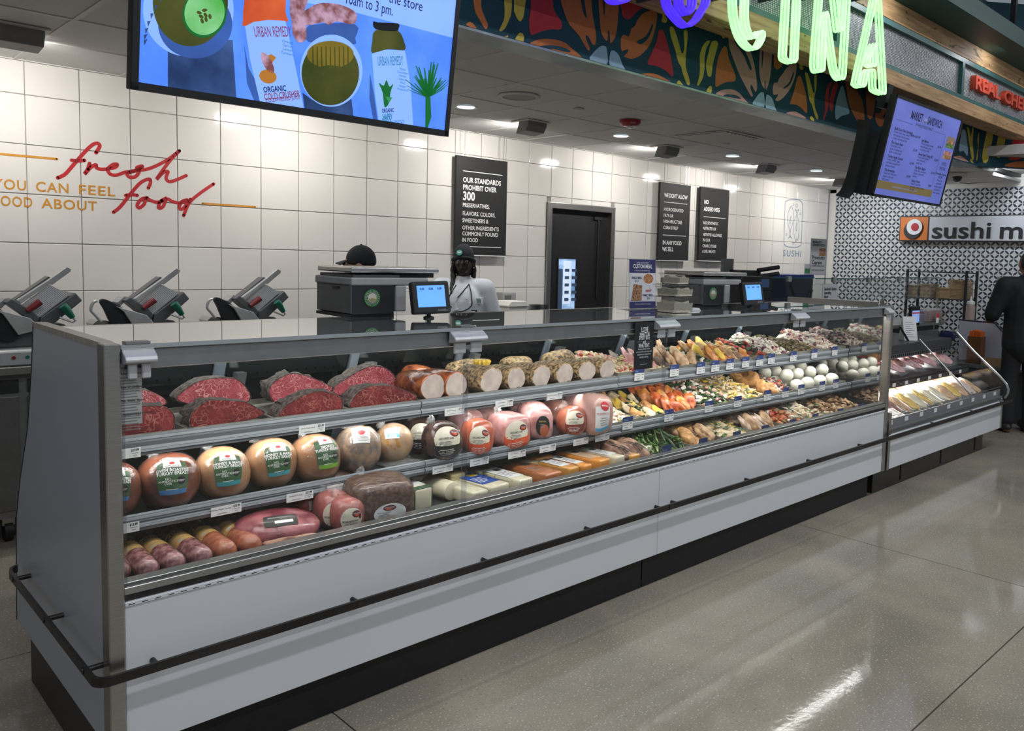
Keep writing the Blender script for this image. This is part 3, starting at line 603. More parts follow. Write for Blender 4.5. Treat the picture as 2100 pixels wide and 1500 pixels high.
# menu television on the far side, hung from the beams
MY = .45; mb = hit(1788, 402, 1, MY); mr = hit(1927, 420, 1, MY); MW = mr.x-mb.x; MH = .745
root2 = empty('menu_television', (mb.x+MW/2, MY, 2.1), 'hanging television with the sandwich menu on a lilac screen', 'television')
up2 = Vector((0, -.2, 1)).normalized()
s2 = Screen(Vector((mb.x+.02, MY, mb.z))+up2*.02, (1, 0, 0), up2, MW-.04, MH-.04, root2)
TM2 = Matrix.Translation(-root2.location) @ frame((mb.x, MY, mb.z), (1, 0, 0), up2)
o = G().box(0, MW, 0, MH, -.05, -.001).build('casing', m_black, root2, bevel=.004); o.matrix_local = TM2
o = G().box(0, MW, 0, .02, -.001, .006).box(0, .02, 0, MH, -.001, .006).box(MW-.02, MW, 0, MH, -.001, .006).box(0, MW, MH-.02, MH, -.001, .006).build('bezel', m_black, root2); o.matrix_local = TM2
li = scrm('lilac', (.085, .11, .36), .8, (.105, .13, .42), 2); gold = scrm('gold_band', (.13, .10, .04), .7); ink2 = scrm('menu_ink', (.015, .016, .05), .3); pal = scrm('menu_pale', (.20, .22, .42), .6)
def rect(scr, u0, u1, v0, v1, m, lift, name='picture'):
    o = link(name, poly_mesh(name, [[(u0, v0), (u1, v0), (u1, v1), (u0, v1)]], m, lambda u, v: (u, v, lift)), scr.root); o.matrix_local = scr.loc(); return o
SW, SH = MW-.04, MH-.04
rect(s2, 0, SW, 0, SH, li, .0005); rect(s2, .0, SW*.83, .045, .105, gold, .001)
def s2t(s_, u, v, size, m=ink2, width=None, **k):
    text(s_, size, m, s2.loc() @ Matrix.Translation((u*SW, v*SH, .002)), s2.root, width, **k)
s2t('MARKET', .32, .88, .085, width=.21, bold=.02); s2t('SANDWICH', .60, .88, .085, width=.28, bold=.02); rect(s2, SW*.435, SW*.475, SH*.865, SH*.895, pal, .0015); rect(s2, SW*.435, SW*.475, SH*.85, SH*.858, gold, .0015)
s2t('BY WHOLE FOODS MARKET', .46, .80, .03, width=.33); rect(s2, SW*.05, SW*.29, SH*.79, SH*.793, ink2, .0012); rect(s2, SW*.62, SW*.80, SH*.79, SH*.793, ink2, .0012); rect(s2, SW*.805, SW*.808, SH*.2, SH*.79, ink2, .0012); rect(s2, .03, .033, SH*.12, SH*.72, ink2, .0012)
for i, (ttl, body, pr) in enumerate([('Build-Your-Own Sandwich', 'Choose bread, meat, cheese\nand toppings with one spread\nor sauce, made as you like', 'Starting at $11.99'), ('The French Ham', 'Creamy brie, ham\nfig jam and greens with\nbutter on fresh bread', '$11.99'), ('Turkey Apple Crunch', 'Turkey, cheddar, apple\nand honey mustard with\ngreens on bread', '$11.99'), ('The Argentine', 'Roast beef, chimichurri\npepper, onion and\nbaby greens', '$14.99')]):
    v = .70-i*.145; s2t(ttl, .06, v, .030, align='LEFT', bold=.02); s2t(body, .06, v-.065, .024, align='LEFT', lead=.95); s2t(pr, .44, v-.02, .026, align='RIGHT', bold=.02)
for i, (ttl, body, pr) in enumerate([('Jerk Mango', 'Chicken, mango and slaw\nwith jerk sauce, greens\nand onion on bread', '$11.99'), ('Sweet Heat Turkey BLT', 'Turkey, bacon, lettuce\nand tomato with\npepper jam', '$12.99'), ('The Picnic Italian', 'Salami, ham, provolone\npeppers, greens and\ndressing', '$11.99'), ('Avalon Pesto', 'Roasted vegetables\nmozzarella, tomato, arugula\nand pesto', '$9.99')]):
    v = .66-i*.15; s2t(ttl, .47, v, .030, align='LEFT', bold=.02); s2t(body, .47, v-.065, .024, align='LEFT', lead=.95); s2t(pr, .79, v-.02, .026, align='RIGHT', bold=.02)
s2t('LIMITED\nTIME ONLY', .90, .44, .040, width=.14); s2t('Prosciutto Caprese\n$12.99', .90, .33, .028, bold=.02); s2t('Prosciutto\nmozzarella\ntomato, arugula\nand basil on\nfresh ciabatta', .90, .2, .026)
bread = scrm('bread', (.10, .045, .02), .7, (.30, .18, .10), 20); sal = scrm('salad', (.02, .08, .015), .6, (.14, .2, .06), 30); hamm = scrm('ham_photo', (.20, .06, .06), .7, (.38, .22, .2), 25)
rect(s2, SW*.85, SW*.985, SH*.71, SH*.745, bread, .0015); rect(s2, SW*.85, SW*.985, SH*.66, SH*.71, sal, .0016); rect(s2, SW*.85, SW*.985, SH*.58, SH*.62, hamm, .0016); rect(s2, SW*.85, SW*.985, SH*.53, SH*.58, bread, .0015); rect(s2, SW*.85, SW*.985, SH*.745, SH*.79, scrm('bun', (.16, .12, .10), .7), .0015)
s2t('a classic deli favourite, made to order while you wait', .40, .105, .022, m=pal)
# curved black side shroud and hanging post
g = G()
prof = smooth_line([(.0, -.04), (.06, -.10), (.10, .10), (.11, .35), (.08, .60), (.0, .74), (-.06, .80)], 5)
pl = [(q.x, q.y) for q in [Vector((a.x, a.y, 0)) for a in [Vector((p.x, p.y, 0)) for p in prof]]]
out = [(-.27, -.04), (-.22, .0), (-.185, .08), (-.175, .20), (-.175, .36), (-.185, .46), (-.21, .53)]
inn = [(-.12, .50), (-.095, .42), (-.085, .30), (-.09, .15), (-.13, .04), (-.20, -.04)]
pts = [(v[0], v[1]) for v in smooth_poly([Vector((a, b, 0)) for a, b in out+inn], 3)]
o = G().prism([(p[0]-.0, p[1]) for p in pts], 2, -.10, -.02).build('side_shroud', m_black, root2, smooth=30); o.matrix_local = TM2 @ Matrix.Translation((.10, .0, -.10))
o = G().box(-.03, .06, .0, MH*.62, -.22, -.05).box(.05, .13, MH-.1, MH+.075, -.16, -.10).build('hanging_post', m_black, root2); o.matrix_local = TM2
# ---------------------------------------------------------------- ceiling fittings
m_fix = mat('grey_fixture', (.22, .22, .22), .5); m_lens = mat('lamp_lens', (1, .97, .92), .3, emit=5); m_cool = mat('cool_lamp_lens', (.75, .9, 1), .3, emit=3)
for k in range(6):
    x = .365+1.76*k; y = 2.69
    names = ['at the left edge above the fresh food lettering', 'in front of the television', 'above the standards sign', 'above the doorway', 'above the two narrow signs', 'nearest the patterned wall']
    e = empty('wall_washer', (x, y, CEIL), 'grey wedge-shaped wall-wash lamp on the ceiling '+names[k], 'ceiling lamp', 'wall washers along the back wall')
    G().prism([(-.05, 0), (.06, 0), (.10, -.10), (-.02, -.085), (-.05, -.04)], 0, -.10, .10).build('housing', m_fix, e, bevel=.003)
    G().box(-.12, .12, -.08, .14, -.008, 0).build('mounting_plate', m_tbar, e)
    G().prism([(.062, -.010), (.100, -.096), (.103, -.096), (.065, -.010)], 0, -.09, .09).build('lens', m_lens, e)
    l = area('wall_washer_light', (x, y+.13, CEIL-.06), (math.radians(38), 0, 0), .18, .06, 11.0, (1, .97, .925)); l.parent = e; l.matrix_parent_inverse = Matrix.Translation(-e.location)
for k, (x, y, w_) in enumerate([(1.43, 2.61, 'hidden side of the television'), (3.14, 2.61, 'to the right of the television'), (4.86, 2.61, 'beside the red fire alarm'), (6.55, 2.58, 'between the vent and the narrow signs'), (8.19, 2.53, 'towards the patterned wall')]):
    e = empty('downlight', (x, y, CEIL), 'round recessed ceiling downlight '+w_, 'downlight', 'downlights in the panel ceiling')
    G().lathe([(.085, -.006), (.085, 0), (.065, .0), (.065, -.006)], 28, caps=False).build('rim', m_tbar, e, smooth=True); G().lathe([(.066, -.001), (.066, -.003)], 24).build('lens', m_cool, e)
    l = bpy.data.lights.new('downlight_lamp', 'SPOT'); l.energy = 34; l.spot_size = math.radians(95); l.spot_blend = .6; l.color = (.9, .95, 1); l.shadow_soft_size = .06
    lo = bpy.data.objects.new('downlight_lamp', l); COL.objects.link(lo); lo.parent = e; lo.location = (0, 0, -.02)
e = empty('ceiling_speaker', (3.105, 1.97, CEIL), 'round white ceiling speaker in a panel right of the television', 'speaker')
G().lathe([(.14, 0), (.14, -.008), (.115, -.012), (.115, -.004)], 32, caps=False).build('rim', m_tbar, e, smooth=True); G().lathe([(.116, -.002), (.116, -.006)], 32).build('grille', mat('speaker_grille', (.40, .40, .39), .8, bump=.4, bscale=400), e)
for (x, y, l_) in [(3.69, 1.98, 'small white round sprinkler cover between speaker and fire alarm'), (5.76, 2.12, 'small white round sprinkler cover beside the air vent')]:
    G().lathe([(.04, 0), (.04, -.012), (.036, -.015), (.0, -.015)], 24, M=Matrix.Translation((x, y, CEIL))).build('sprinkler_cover', m_tbar, smooth=True, label=l_, cat='sprinkler')
e = empty('fire_alarm', (4.30, 2.01, CEIL), 'red round fire alarm strobe on the ceiling', 'fire alarm')
m_red = mat('alarm_red', (.30, .012, .02), .35)
G().lathe([(.085, 0), (.085, -.02), (.065, -.04), (.055, -.045), (0, -.045)], 32).build('housing', m_red, e, smooth=35); G().lathe([(.025, -.045), (.022, -.06), (0, -.064)], 20).build('strobe', mat('strobe_clear', (.7, .7, .75), .1), e, smooth=True)
text('FIRE', .022, mat('white_print', (.8, .8, .8), .5), frame((-.045, -.074, -.030), (.87, -.5, 0), (0, .6, 1)), e)
e = empty('air_vent', (5.38, 1.93, CEIL), 'square slatted air supply vent in the ceiling', 'vent')
G().box(-.27, .27, -.29, .29, -.006, -.002).build('plate', m_tbar, e)
for k in range(9): G().prism([(-.24+k*.054, -.008), (-.215+k*.054, -.02), (-.21+k*.054, -.018), (-.235+k*.054, -.006)], 1, -.25, .25).build('louvre', m_tbar, e)
G().box(-.25, .25, -.26, .26, -.0075, -.006).build('dark_throat', m_black, e)
e = empty('security_camera', (9.2, 1.3, CEIL), 'small dome security camera under the ceiling by the patterned wall', 'camera')
G().box(-.10, .10, -.08, .08, -.04, 0).build('mount', m_tbar, e, bevel=.01); G().ell((0, 0, -.05), (.055, .055, .05), 16, 10).build('dome', mat('smoked_dome', (.02, .02, .025), .1), e, smooth='all')
# ---------------------------------------------------------------- hanging signs on the tiled wall
m_sign = mat('black_sign_board', (.016, .016, .017), .6, var=.1); m_wp = mat('white_lettering', (.82, .82, .82), .6, var=.02)
SY = WALL_Y-.06
def sign_line(s, size, bd, w, z, e):
    xs_ = [v.co.x for v in text_me(s, size, bold=bd, align='LEFT').vertices]; tw = max(xs_)-min(xs_)
    text(s, size, m_wp, facing_front(-w/2+.07, -.0015, z), e, min(tw*.86, w-.125), align='LEFT', bold=bd)
def wall_sign(pxl, pxr, label, lines, rules):
    a = hit(pxl[0], pxl[1], 1, SY); b = hit(pxr[0], pxr[1], 1, SY); w, h = b.x-a.x, a.z-b.z
    e = empty('hanging_sign', (a.x+w/2, SY, b.z), label, 'sign', 'black hanging signs')
    G().box(-w/2, w/2, 0, .03, 0, h).build('board', m_sign, e); G().box(-w/2, w/2, -.001, .031, -.008, 0).build('bottom_edge', m_wp, e)
    for s in (-1, 1):
        for dx in (0, .05): G().tube([(s*w*.36+dx, .015, h), (s*w*.36+dx, .015, CEIL-b.z)], .0018, 6).build('cable', m_steel, e)
    for (s, v, size, bd) in lines: sign_line(s, size, bd, w, h*v, e)
    for v in rules: G().box(-w/2+.07, w/2-.06, -.002, 0, h*v-.003, h*v+.003).build('rule', m_wp, e)
wall_sign((937, 318), (1037, 525), 'black sign reading OUR STANDARDS PROHIBIT OVER 300, left of the door', [('OUR STANDARDS', .760, .062, .028), ('PROHIBIT OVER', .685, .062, .028), ('300', .595, .105, .03), ('PRESERVATIVES,', .505, .050, .016), ('FLAVORS, COLORS,', .420, .050, .016), ('SWEETENERS &', .350, .050, .016), ('OTHER INGREDIENTS', .275, .050, .016), ('COMMONLY FOUND', .215, .050, .016), ('IN FOOD', .15, .050, .016)], [.85, .085])
wall_sign((1355, 373), (1411, 535), "black sign reading WE DON'T ALLOW, the left of the two narrow ones", [("WE DON'T ALLOW", .835, .062, .03), ('HYDROGENATED', .655, .052, .016), ('FATS OR', .575, .052, .016), ('HIGH-FRUCTOSE', .50, .052, .016), ('CORN SYRUP', .42, .052, .016), ('IN ANY FOOD', .225, .062, .03), ('WE SELL', .14, .062, .03)], [.75, .325])
wall_sign((1438, 383), (1490, 536), 'black sign reading NO ADDED MSG, the right of the two narrow ones', [('NO', .80, .066, .03), ('ADDED MSG', .705, .066, .03), ('NO SYNTHETIC', .515, .05, .016), ('NITRATES OR', .44, .05, .016), ('NITRITES ALLOWED', .355, .05, .016), ('IN OUR', .28, .05, .016), ('CHARCUTERIE', .20, .05, .016), ('& DELI MEATS', .125, .05, .016)], [.60])
# ---------------------------------------------------------------- painted wall lettering
m_or = mat('orange_wall_paint', (.62, .28, .04), .4); m_rd = mat('red_wall_paint', (.52, .035, .04), .4); m_bw = mat('blue_wall_paint', (.22, .31, .40), .5)
def zt(p): return [(x/3.889, 280+y/3.889) for x, y in p]
def ribbon(name, px, m, wd, parent, y=WALL_Y-.0015, ends=True):
    pts = [hit(q.x, q.y, 1, y) for q in smooth_line([Vector((a, b, 0)) for a, b in px], 6)]
    vs = []; fs = []
    for i, p in enumerate(pts):
        a = pts[max(i-1, 0)]; b = pts[min(i+1, len(pts)-1)]; t = Vector((b.x-a.x, 0, b.z-a.z)).normalized(); n = Vector((-t.z, 0, t.x))
        vs += [p+n*wd/2, p-n*wd/2]
    fs = [(2*i, 2*i+2, 2*i+3, 2*i+1) for i in range(len(pts)-1)]
    g = G().add(vs, fs)
    for p in (pts[0], pts[-1]): g.add([p+Vector((math.cos(k*.6283), 0, math.sin(k*.6283)))*wd/2 for k in range(10)], [tuple(range(10))])
    return g.build(name, m, parent)
ff = empty('painted_slogan', (.8, WALL_Y, 1.8), 'red script words fresh food with orange capitals painted on the tiles', 'wall lettering')
ff.location = (0, 0, 0)
for st in ([(460,330),(520,300),(600,210),(680,120),(740,65),(780,55),(795,80),(765,130)], [(572,190),(620,195),(675,190)], [(715,215),(700,260),(675,300),(720,250),(765,225),(770,250),(810,262),(860,258),(920,245),(935,222),(900,225),(860,262),(880,300),(930,308),(1000,285),(1060,280),(1120,255),(1135,235),(1090,250),(1110,280),(1080,320),(1035,325),(1015,300),(1060,275),(1150,265),(1220,245),(1330,190),(1430,115)], [(1430,115),(1350,200),(1250,340),(1300,290),(1340,280),(1325,330),(1350,360),(1410,345),(1485,312)]):
    ribbon('script_stroke', zt(st), m_rd, .022, ff)
for st in ([(905,605),(960,560),(1040,460),(1120,370),(1190,340),(1200,370),(1183,412)], [(1003,470),(1050,465),(1095,470)], [(1175,490),(1130,500),(1095,545),(1110,570),(1150,540),(1165,490),(1200,510),(1250,525),(1290,515),(1330,490),(1280,520),(1265,570),(1300,560),(1330,500),(1380,520),(1440,530),(1500,505),(1450,520),(1430,570),(1460,575),(1520,500)], [(1705,378),(1600,450),(1510,530),(1465,632)]):
    ribbon('script_stroke', zt(st), m_rd, .022, ff)
for st in ([(-60,131),(0,139),(455,180)], [(1615,535),(2035,562)]): ribbon('rule', zt(st), m_or, .014, ff)
def wall_text(s, pxl, pxr, size, m, parent, bold=.012, **k):
    a = hit(*zt([pxl])[0], 1, WALL_Y-.002); b = hit(*zt([pxr])[0], 1, WALL_Y-.002)
    return text(s, size, m, facing_front((a.x+b.x)/2, WALL_Y-.002, (a.z+b.z)/2), parent, b.x-a.x, bold=bold, **k)
for w_, a_, b_2 in (('YOU', (-50, 378), (212, 398)), ('CAN', (288, 403), (548, 420)), ('FEEL', (625, 425), (915, 445)), ('GOOD', (-80, 513), (258, 530)), ('ABOUT', (332, 538), (775, 560))): wall_text(w_, a_, b_2, .085, m_or, ff, track=1.1)
# sushi emblem painted on the tiles
em = empty('sushi_emblem', (0, 0, 0), 'pale blue line drawing of two fish above the word SUSHI on the tiled wall', 'wall lettering')
def ze(p): return [(1300+x/4.2, 400+y/4.2) for x, y in p]
ribbon('outline', ze([(1380,42),(1425,45),(1450,75),(1452,130),(1442,400),(1435,435),(1400,450),(1335,448),(1300,430),(1293,390),(1302,90),(1315,55),(1345,42),(1385,42)]), m_bw, .012, em)
ribbon('fish', ze([(1350,110),(1330,150),(1322,220),(1345,330),(1330,375),(1345,360),(1360,375),(1345,330),(1372,220),(1375,150),(1355,95),(1348,115),(1340,110)]), m_bw, .010, em)
ribbon('fish', ze([(1405,165),(1385,210),(1372,280),(1385,370),(1395,405),(1400,380),(1410,390),(1420,330),(1420,240),(1405,165),(1390,125),(1405,135),(1420,125),(1405,165)]), m_bw, .010, em)
ribbon('fin', ze([(1355,180),(1340,220),(1345,250),(1355,180)]), m_bw, .009, em); ribbon('fin', ze([(1405,240),(1393,280),(1400,310),(1405,240)]), m_bw, .009, em)
for (x, y, r) in [(1402, 92, 9), (1374, 84, 5), (1433, 163, 5), (1313, 340, 6), (1371, 415, 6)]:
    ribbon('bubble', ze([(x+r*math.cos(k*.698), y+r*1.6*math.sin(k*.698)) for k in range(10)]), m_bw, .008, em)
a = hit(1606, 520, 1, WALL_Y-.002); b = hit(1643, 522, 1, WALL_Y-.002)
text('SUSHI', .12, m_bw, facing_front((a.x+b.x)/2, WALL_Y-.002, a.z), em, b.x-a.x, bold=.012, track=1.2)
# ================================================================ DELI CASES
m_pan = mat('white_enamel_panel', (.62, .64, .67), .35, var=.015, scale=2)
m_side = mat('pale_grey_side_panel', (.45, .47, .52), .30, var=.02, scale=2)
m_edge = mat('worn_beige_edge', (.42, .37, .31), .6, var=.15, scale=40)
m_rail = mat('rail_aluminium', (.42, .42, .41), .28, .85, var=.08, scale=15, stretch=(.2, 1, 1))
m_shelf = mat('shelf_grey', (.055, .058, .062), .45, .2, var=.08)
m_prail = mat('price_rail_grey_blue', (.17, .19, .21), .5, .0, var=.1, scale=8, stretch=(.15, 1, 1))
m_prail2 = mat('price_rail_highlight', (.30, .33, .36), .45, .0)
m_bump = mat('dark_bumper_steel', (.055, .052, .050), .38, .85, var=.3, scale=14, stretch=(.3, 1, 1))
m_in = mat('interior_dark', (.030, .030, .032), .35, .2)
m_frame = mat('rear_door_frame', (.30, .35, .42), .3, .7)
m_led = mat('led_strip', (1, 1, 1), .4, emit=9)
m_pane = glass('front_glass', (.985, .995, .99), .75)
m_rear = glass('rear_glass', (.40, .42, .42), .8)
def topglass():
    m = mat('polished_dark_glass_top', (.80, .84, .82), .012, .92, var=.02); return m
m_top = topglass()
m_hinge = mat('light_grey_hinge', (.56, .57, .60), .35, .3)
m_clear = glass('clear_acrylic', (.88, .90, .93), 1.2)
ZT = 1.315
SH_U = (.28, 1.003); SH_M = (.25, .768); US, MS, DS = .985, .748, .605
def rear_y(z): return .71+(1.29-z)*.42
def deli_case(name, X0, X1, label, left_end, right_end):
    e = empty(name, ((X0+X1)/2, .55, 0), label, 'deli case'); inv = Matrix.Translation(-e.location)
    def P(g, nm, m, **k):
        sub = k.pop('sub', None); o = g.build(nm, m, **k); o.parent = sub or e; o.matrix_parent_inverse = Matrix.Identity(4) if sub else inv
        return o
    P(G().box(X0+.004, X1-.004, .09, 1.05, 0, .19), 'toe_kick', m_black)
    P(G().box(X0+.001, X1-.001, 0, .025, .187, .602).box(X0+.001, X1-.001, -.004, .025, .596, .609), 'front_panel', m_pan, bevel=.002, segs=1)
    P(G().box(X0, X1, .03, 1.12, .187, .56), 'tank', m_in)
    P(G().box(X0, X1, .004, .03, .611, .63), 'vent_strip', m_dark)
    g = G()
    for k in range(int((X1-X0)/.034)): g.box(X0+.01+k*.034, X0+.026+k*.034, -.0045, -.002, .6005, .6025)
    P(g, 'drain_slots', m_black, kind='stuff')
    P(G().box(X0, X1, -.004, .03, .630, .650).box(X0, X1, .008, .05, .650, .660), 'sill_rail', m_rail, bevel=.0015, segs=1)
    g = G(); n = 2; w = (X1-X0)/n
    for k in range(n):
        a, b = X0+k*w, X0+(k+1)*w
        P(G().box(a+.003, b-.003, .002, .008, .652, 1.296), 'glass_pane', m_pane)
        # hinged shelves, one length for each pane
        for (sy, sz, nm) in ((SH_U[0], SH_U[1], 'upper_shelf'), (SH_M[0], SH_M[1], 'middle_shelf')):
            s = P(G().box(a+.002, b-.002, sy+.012, rear_y(sz)-.07, sz-.034, sz-.018), nm, m_shelf)
            zb = sz-.062 if nm == 'upper_shelf' else sz-.05
            r = P(G().prism([(sy+.012, sz+.002), (sy, sz), (sy-.001, sz-.02), (sy+.004, zb+.028), (sy-.001, zb+.020), (sy+.004, zb), (sy+.016, zb), (sy+.016, sz)], 0, a+.002, b-.002), 'price_rail', m_prail, sub=s)
            P(G().box(a+.003, b-.003, sy-.0025, sy-.0005, sz-.012, sz-.004).box(a+.003, b-.003, sy-.0025, sy-.0005, zb+.012, zb+.018), 'rail_edge', m_prail2, sub=s)
            P(G().box(a+.02, b-.02, sy+.020, sy+.040, zb+.024, zb+.030), 'led_strip', m_led, sub=s)
            l = area('case_led_'+nm, ((a+b)/2, sy+.034, zb+.022), (math.radians(12 if nm == 'upper_shelf' else -4), 0, 0), b-a-.06, .02, 1.9 if nm == 'upper_shelf' else 10.0, (1, .97, .92)); l.parent = e; l.matrix_parent_inverse = inv
        # rear sliding doors: slanted frames and smoked glass
        for q in range(2):
            xa = a+q*w/2; z0, z1 = .66, 1.285
            P(G().prism([(rear_y(z0), z0), (rear_y(z1), z1), (rear_y(z1)+.03, z1), (rear_y(z0)+.03, z0)], 0, xa-.022, xa+.022), 'rear_door_frame', m_frame, bevel=.004, segs=1)
            P(G().prism([(rear_y(z0)+.012, z0), (rear_y(z1)+.012, z1), (rear_y(z1)+.016, z1), (rear_y(z0)+.016, z0)], 0, xa+.022, xa+w/2-.022), 'rear_door_glass', m_rear)
            P(G().prism([(rear_y(.93)-.05, .93), (rear_y(1.10)-.05, 1.10), (rear_y(1.10)-.005, 1.10), (rear_y(.93)-.005, .93)], 0, xa+.05, xa+.085), 'shelf_bracket', m_alu)
    P(G().box(X0, X1, .05, 1.0, .56, DS), 'deck', m_shelf)
    P(G().box(X0, X1, .052, .06, .60, .652), 'deck_front_lip', m_rail)
    P(G().box(X0, X1, rear_y(.66)-.02, 1.14, .187, .66), 'rear_cabinet', m_steel)
    # lit perforated panel at the top rear
    m_perf = mat('spotted_steel_panel', (.55, .56, .55), .4, .4, col2=(.62, .63, .62), scale=20)
    pf = smooth_line([(.825, 1.255, 0), (.83, 1.16, 0), (.845, 1.080, 0), (.875, 1.055, 0)], 3)
    poly = [(p.x, p.y) for p in pf]+[(p.x+.006, p.y) for p in reversed(pf)]
    for k in range(4):
        a = X0+k*(X1-X0)/4; P(G().prism(poly, 0, a+.004, a+(X1-X0)/4-.004), 'perforated_panel', m_perf, smooth=30)
    g = G(); rr = random.Random(5)
    for row, (pp, stp) in enumerate(((pf[2], .085), (pf[6], .042))):
        x = X0+.03
        while x < X1-.02:
            g.add([Vector((x+.0055*math.cos(t*.785), pp.x-.0022-.002*math.sin(t*.785)*.3, pp.y+.0055*math.sin(t*.785))) for t in range(8)], [tuple(range(8))]); x += stp
    P(g, 'perforations', m_black, kind='stuff')
    # header and top
    P(G().box(X0, X1, .012, .085, 1.266, 1.300).box(X0, X1, .012, .020, 1.245, 1.266), 'header_channel', m_alu, bevel=.003, segs=1)
    P(G().box(X0, X1, .050, .075, 1.262, 1.266), 'led_strip', m_led)
    l = area('case_led_header', ((X0+X1)/2, .060, 1.260), (math.radians(30), 0, 0), X1-X0-.06, .03, 10, (1, .97, .92)); l.parent = e; l.matrix_parent_inverse = inv
    P(G().box(X0+.001, X1-.001, -.004, .60, 1.302, ZT), 'top_glass', m_top, bevel=.0015, segs=1)
    P(G().box(X0, X1, .60, .80, 1.27, 1.30), 'rear_header', m_steel)
    P(G().box(X0, X1, .62, .64, 1.264, 1.27), 'led_strip', m_led)  # added glowing strip under the rear header, goes with the fill below
    l = area('case_led_rear', ((X0+X1)/2, .64, 1.262), (math.radians(28), 0, 0), X1-X0-.06, .02, 5, (.93, 1, .97)); l.parent = e; l.matrix_parent_inverse = inv  # added fill lamp to brighten the perforated panel and back rows
    # hinges carrying the panes
    for hx, half in ((X0, left_end), ((X0+X1)/2, 0), (X1, right_end)):
        if half == 'skip': continue
        xs_ = [(-.075, .075)] if half == 0 else [(.004, .085)] if half == 'L' else [(-.085, -.004)]
        for (a, b) in xs_:
            h = P(G().prism([(-.030, 1.268), (-.034, 1.276), (-.030, 1.284), (.0, 1.303), (.006, 1.300), (.006, 1.262), (-.010, 1.262)], 0, hx+a, hx+b), 'hinge', m_hinge, bevel=.002, segs=1)
            mid = (a+b)/2
            P(G().box(hx+a+.012, hx+a+(b-a)*.43, -.014, -.004, 1.222, 1.264).box(hx+a+(b-a)*.57, hx+b-.012, -.014, -.004, 1.222, 1.264), 'hinge_clamp', m_hinge, bevel=.003, segs=1, sub=h)
            P(G().tube([(hx+a+.002, -.027, 1.274), (hx+b-.002, -.027, 1.274)], .0075, 10), 'hinge_pin', m_hinge, smooth=True, sub=h)
            P(G().box(hx+a*.5+b*.5-.03, hx+a*.5+b*.5+.03, -.006, .03, 1.3155, 1.322), 'hinge_cap', m_alu, sub=h)
    for hx in ([(X0+X1)/2] if left_end == 'L' else [X0]):
        P(G().tube([(hx-.004, -.004, .655), (hx-.004, -.004, 1.262)], .010, 12), 'clear_post', m_clear, smooth=True)
    return e, P
caseA, PA = deli_case('deli_case', .03, 2.325, 'white glass-fronted deli case holding roasts, cured meats and cheese', 'L', 'skip')
caseB, PB = deli_case('deli_case', 2.325, 4.715, 'white glass-fronted deli case holding trays of prepared food', 0, 'R')
# left end: side panel with flared rear, steel corner post
sp = [(.053, .187), (.053, 1.318), (.767, 1.318), (.79, 1.24), (.81, 1.154), (.887, .944), (1.015, .747), (1.094, .586), (1.118, .379), (1.135, .187)]
PA(G().prism(sp, 0, -.004, .028), 'end_panel', m_side)
PA(G().prism([(.055, 1.302), (.055, 1.319), (.766, 1.319), (.768, 1.302)], 0, -.0055, .030), 'end_panel_edge', m_edge)
PA(G().prism([(.770, 1.319), (.79, 1.24), (.81, 1.154), (.887, .944), (1.015, .747), (1.094, .586), (1.118, .379), (1.135, .187), (1.14, .187), (1.123, .379), (1.099, .586), (1.02, .747), (.892, .944), (.815, 1.154), (.795, 1.24), (.775, 1.319)], 0, -.0055, .030), 'end_panel_trim', m_black)
PA(G().box(-.010, .030, -.008, .053, .0, 1.318), 'corner_post', m_steel, bevel=.003, segs=1)
PA(G().box(.01, .03, .10, 1.0, 0, .187), 'end_toe_kick', m_dark)
PA(G().box(.031, .040, .0, .05, .60, 1.27), 'end_mullion', m_clear)
PA(G().box(.0305, .034, .06, .78, .64, 1.29), 'inner_lining', m_steel)
# right end
PB(G().prism(sp, 0, 4.718, 4.730), 'end_panel', mat('mirror_steel_end', (.62, .62, .61), .04, 1, var=.03, scale=4))
PB(G().box(4.716, 4.752, -.008, .045, .187, 1.318), 'corner_post', m_steel, bevel=.003, segs=1)
PB(G().prism([(.10, 1.295), (.10, 1.335), (.78, 1.335), (.78, 1.295)], 0, 4.716, 4.745), 'end_cap_rail', m_steel)
# wrap-round bumper rail on stand-offs
def bumper(label, pts, offs):
    e = empty('bumper_rail', pts[0], label, 'bumper'); inv = Matrix.Translation(-e.location)
    p3 = [Vector(p) for p in pts]
    vs = []
    for i, p in enumerate(p3):
        a = p3[max(i-1, 0)]; b = p3[min(i+1, len(p3)-1)]; t = (b-a).normalized(); n = Vector((t.y, -t.x, 0))
        for (o, z) in ((0, -.013), (.010, -.013), (.010, .013), (0, .013)): vs.append(p+n*o+Vector((0, 0, z)))
    fs = [(i*4+k, i*4+(k+1) % 4, i*4+4+(k+1) % 4, i*4+4+k) for i in range(len(p3)-1) for k in range(4)]+[(0, 1, 2, 3), tuple(len(vs)-4+k for k in range(4))]
    o = G().add(vs, fs).build('bar', m_bump, smooth=35); o.parent = e; o.matrix_parent_inverse = inv
    for (a, b) in offs:
        o = G().tube([a, b], .008, 10).build('stand_off', m_bump, smooth=True); o.parent = e; o.matrix_parent_inverse = inv
        d = (Vector(b)-Vector(a)).normalized()
        o = G().tube([Vector(b)+d*.0105, Vector(b)+d*.013], .009, 10).build('bolt', m_dark, smooth=True); o.parent = e; o.matrix_parent_inverse = inv
    return e
BZ = .4245
corner = [(-.047+.03*(1-math.cos(t)), -.008-.03*math.sin(t) if False else -.012-.03*math.sin(t), BZ) for t in [k*math.pi/12 for k in range(0, 7)]]
bl_ = [(-.022, 1.005, BZ), (-.040, .985, BZ), (-.047, .955, BZ), (-.047, .5, BZ)]+corner
o1 = [((-.004, y, BZ), (-.047, y, BZ)) for y in (.90, .48, .06)]+[((x, 0, BZ), (x, -.040, BZ)) for x in (.10, .72, 1.27, 1.83, 2.30)]
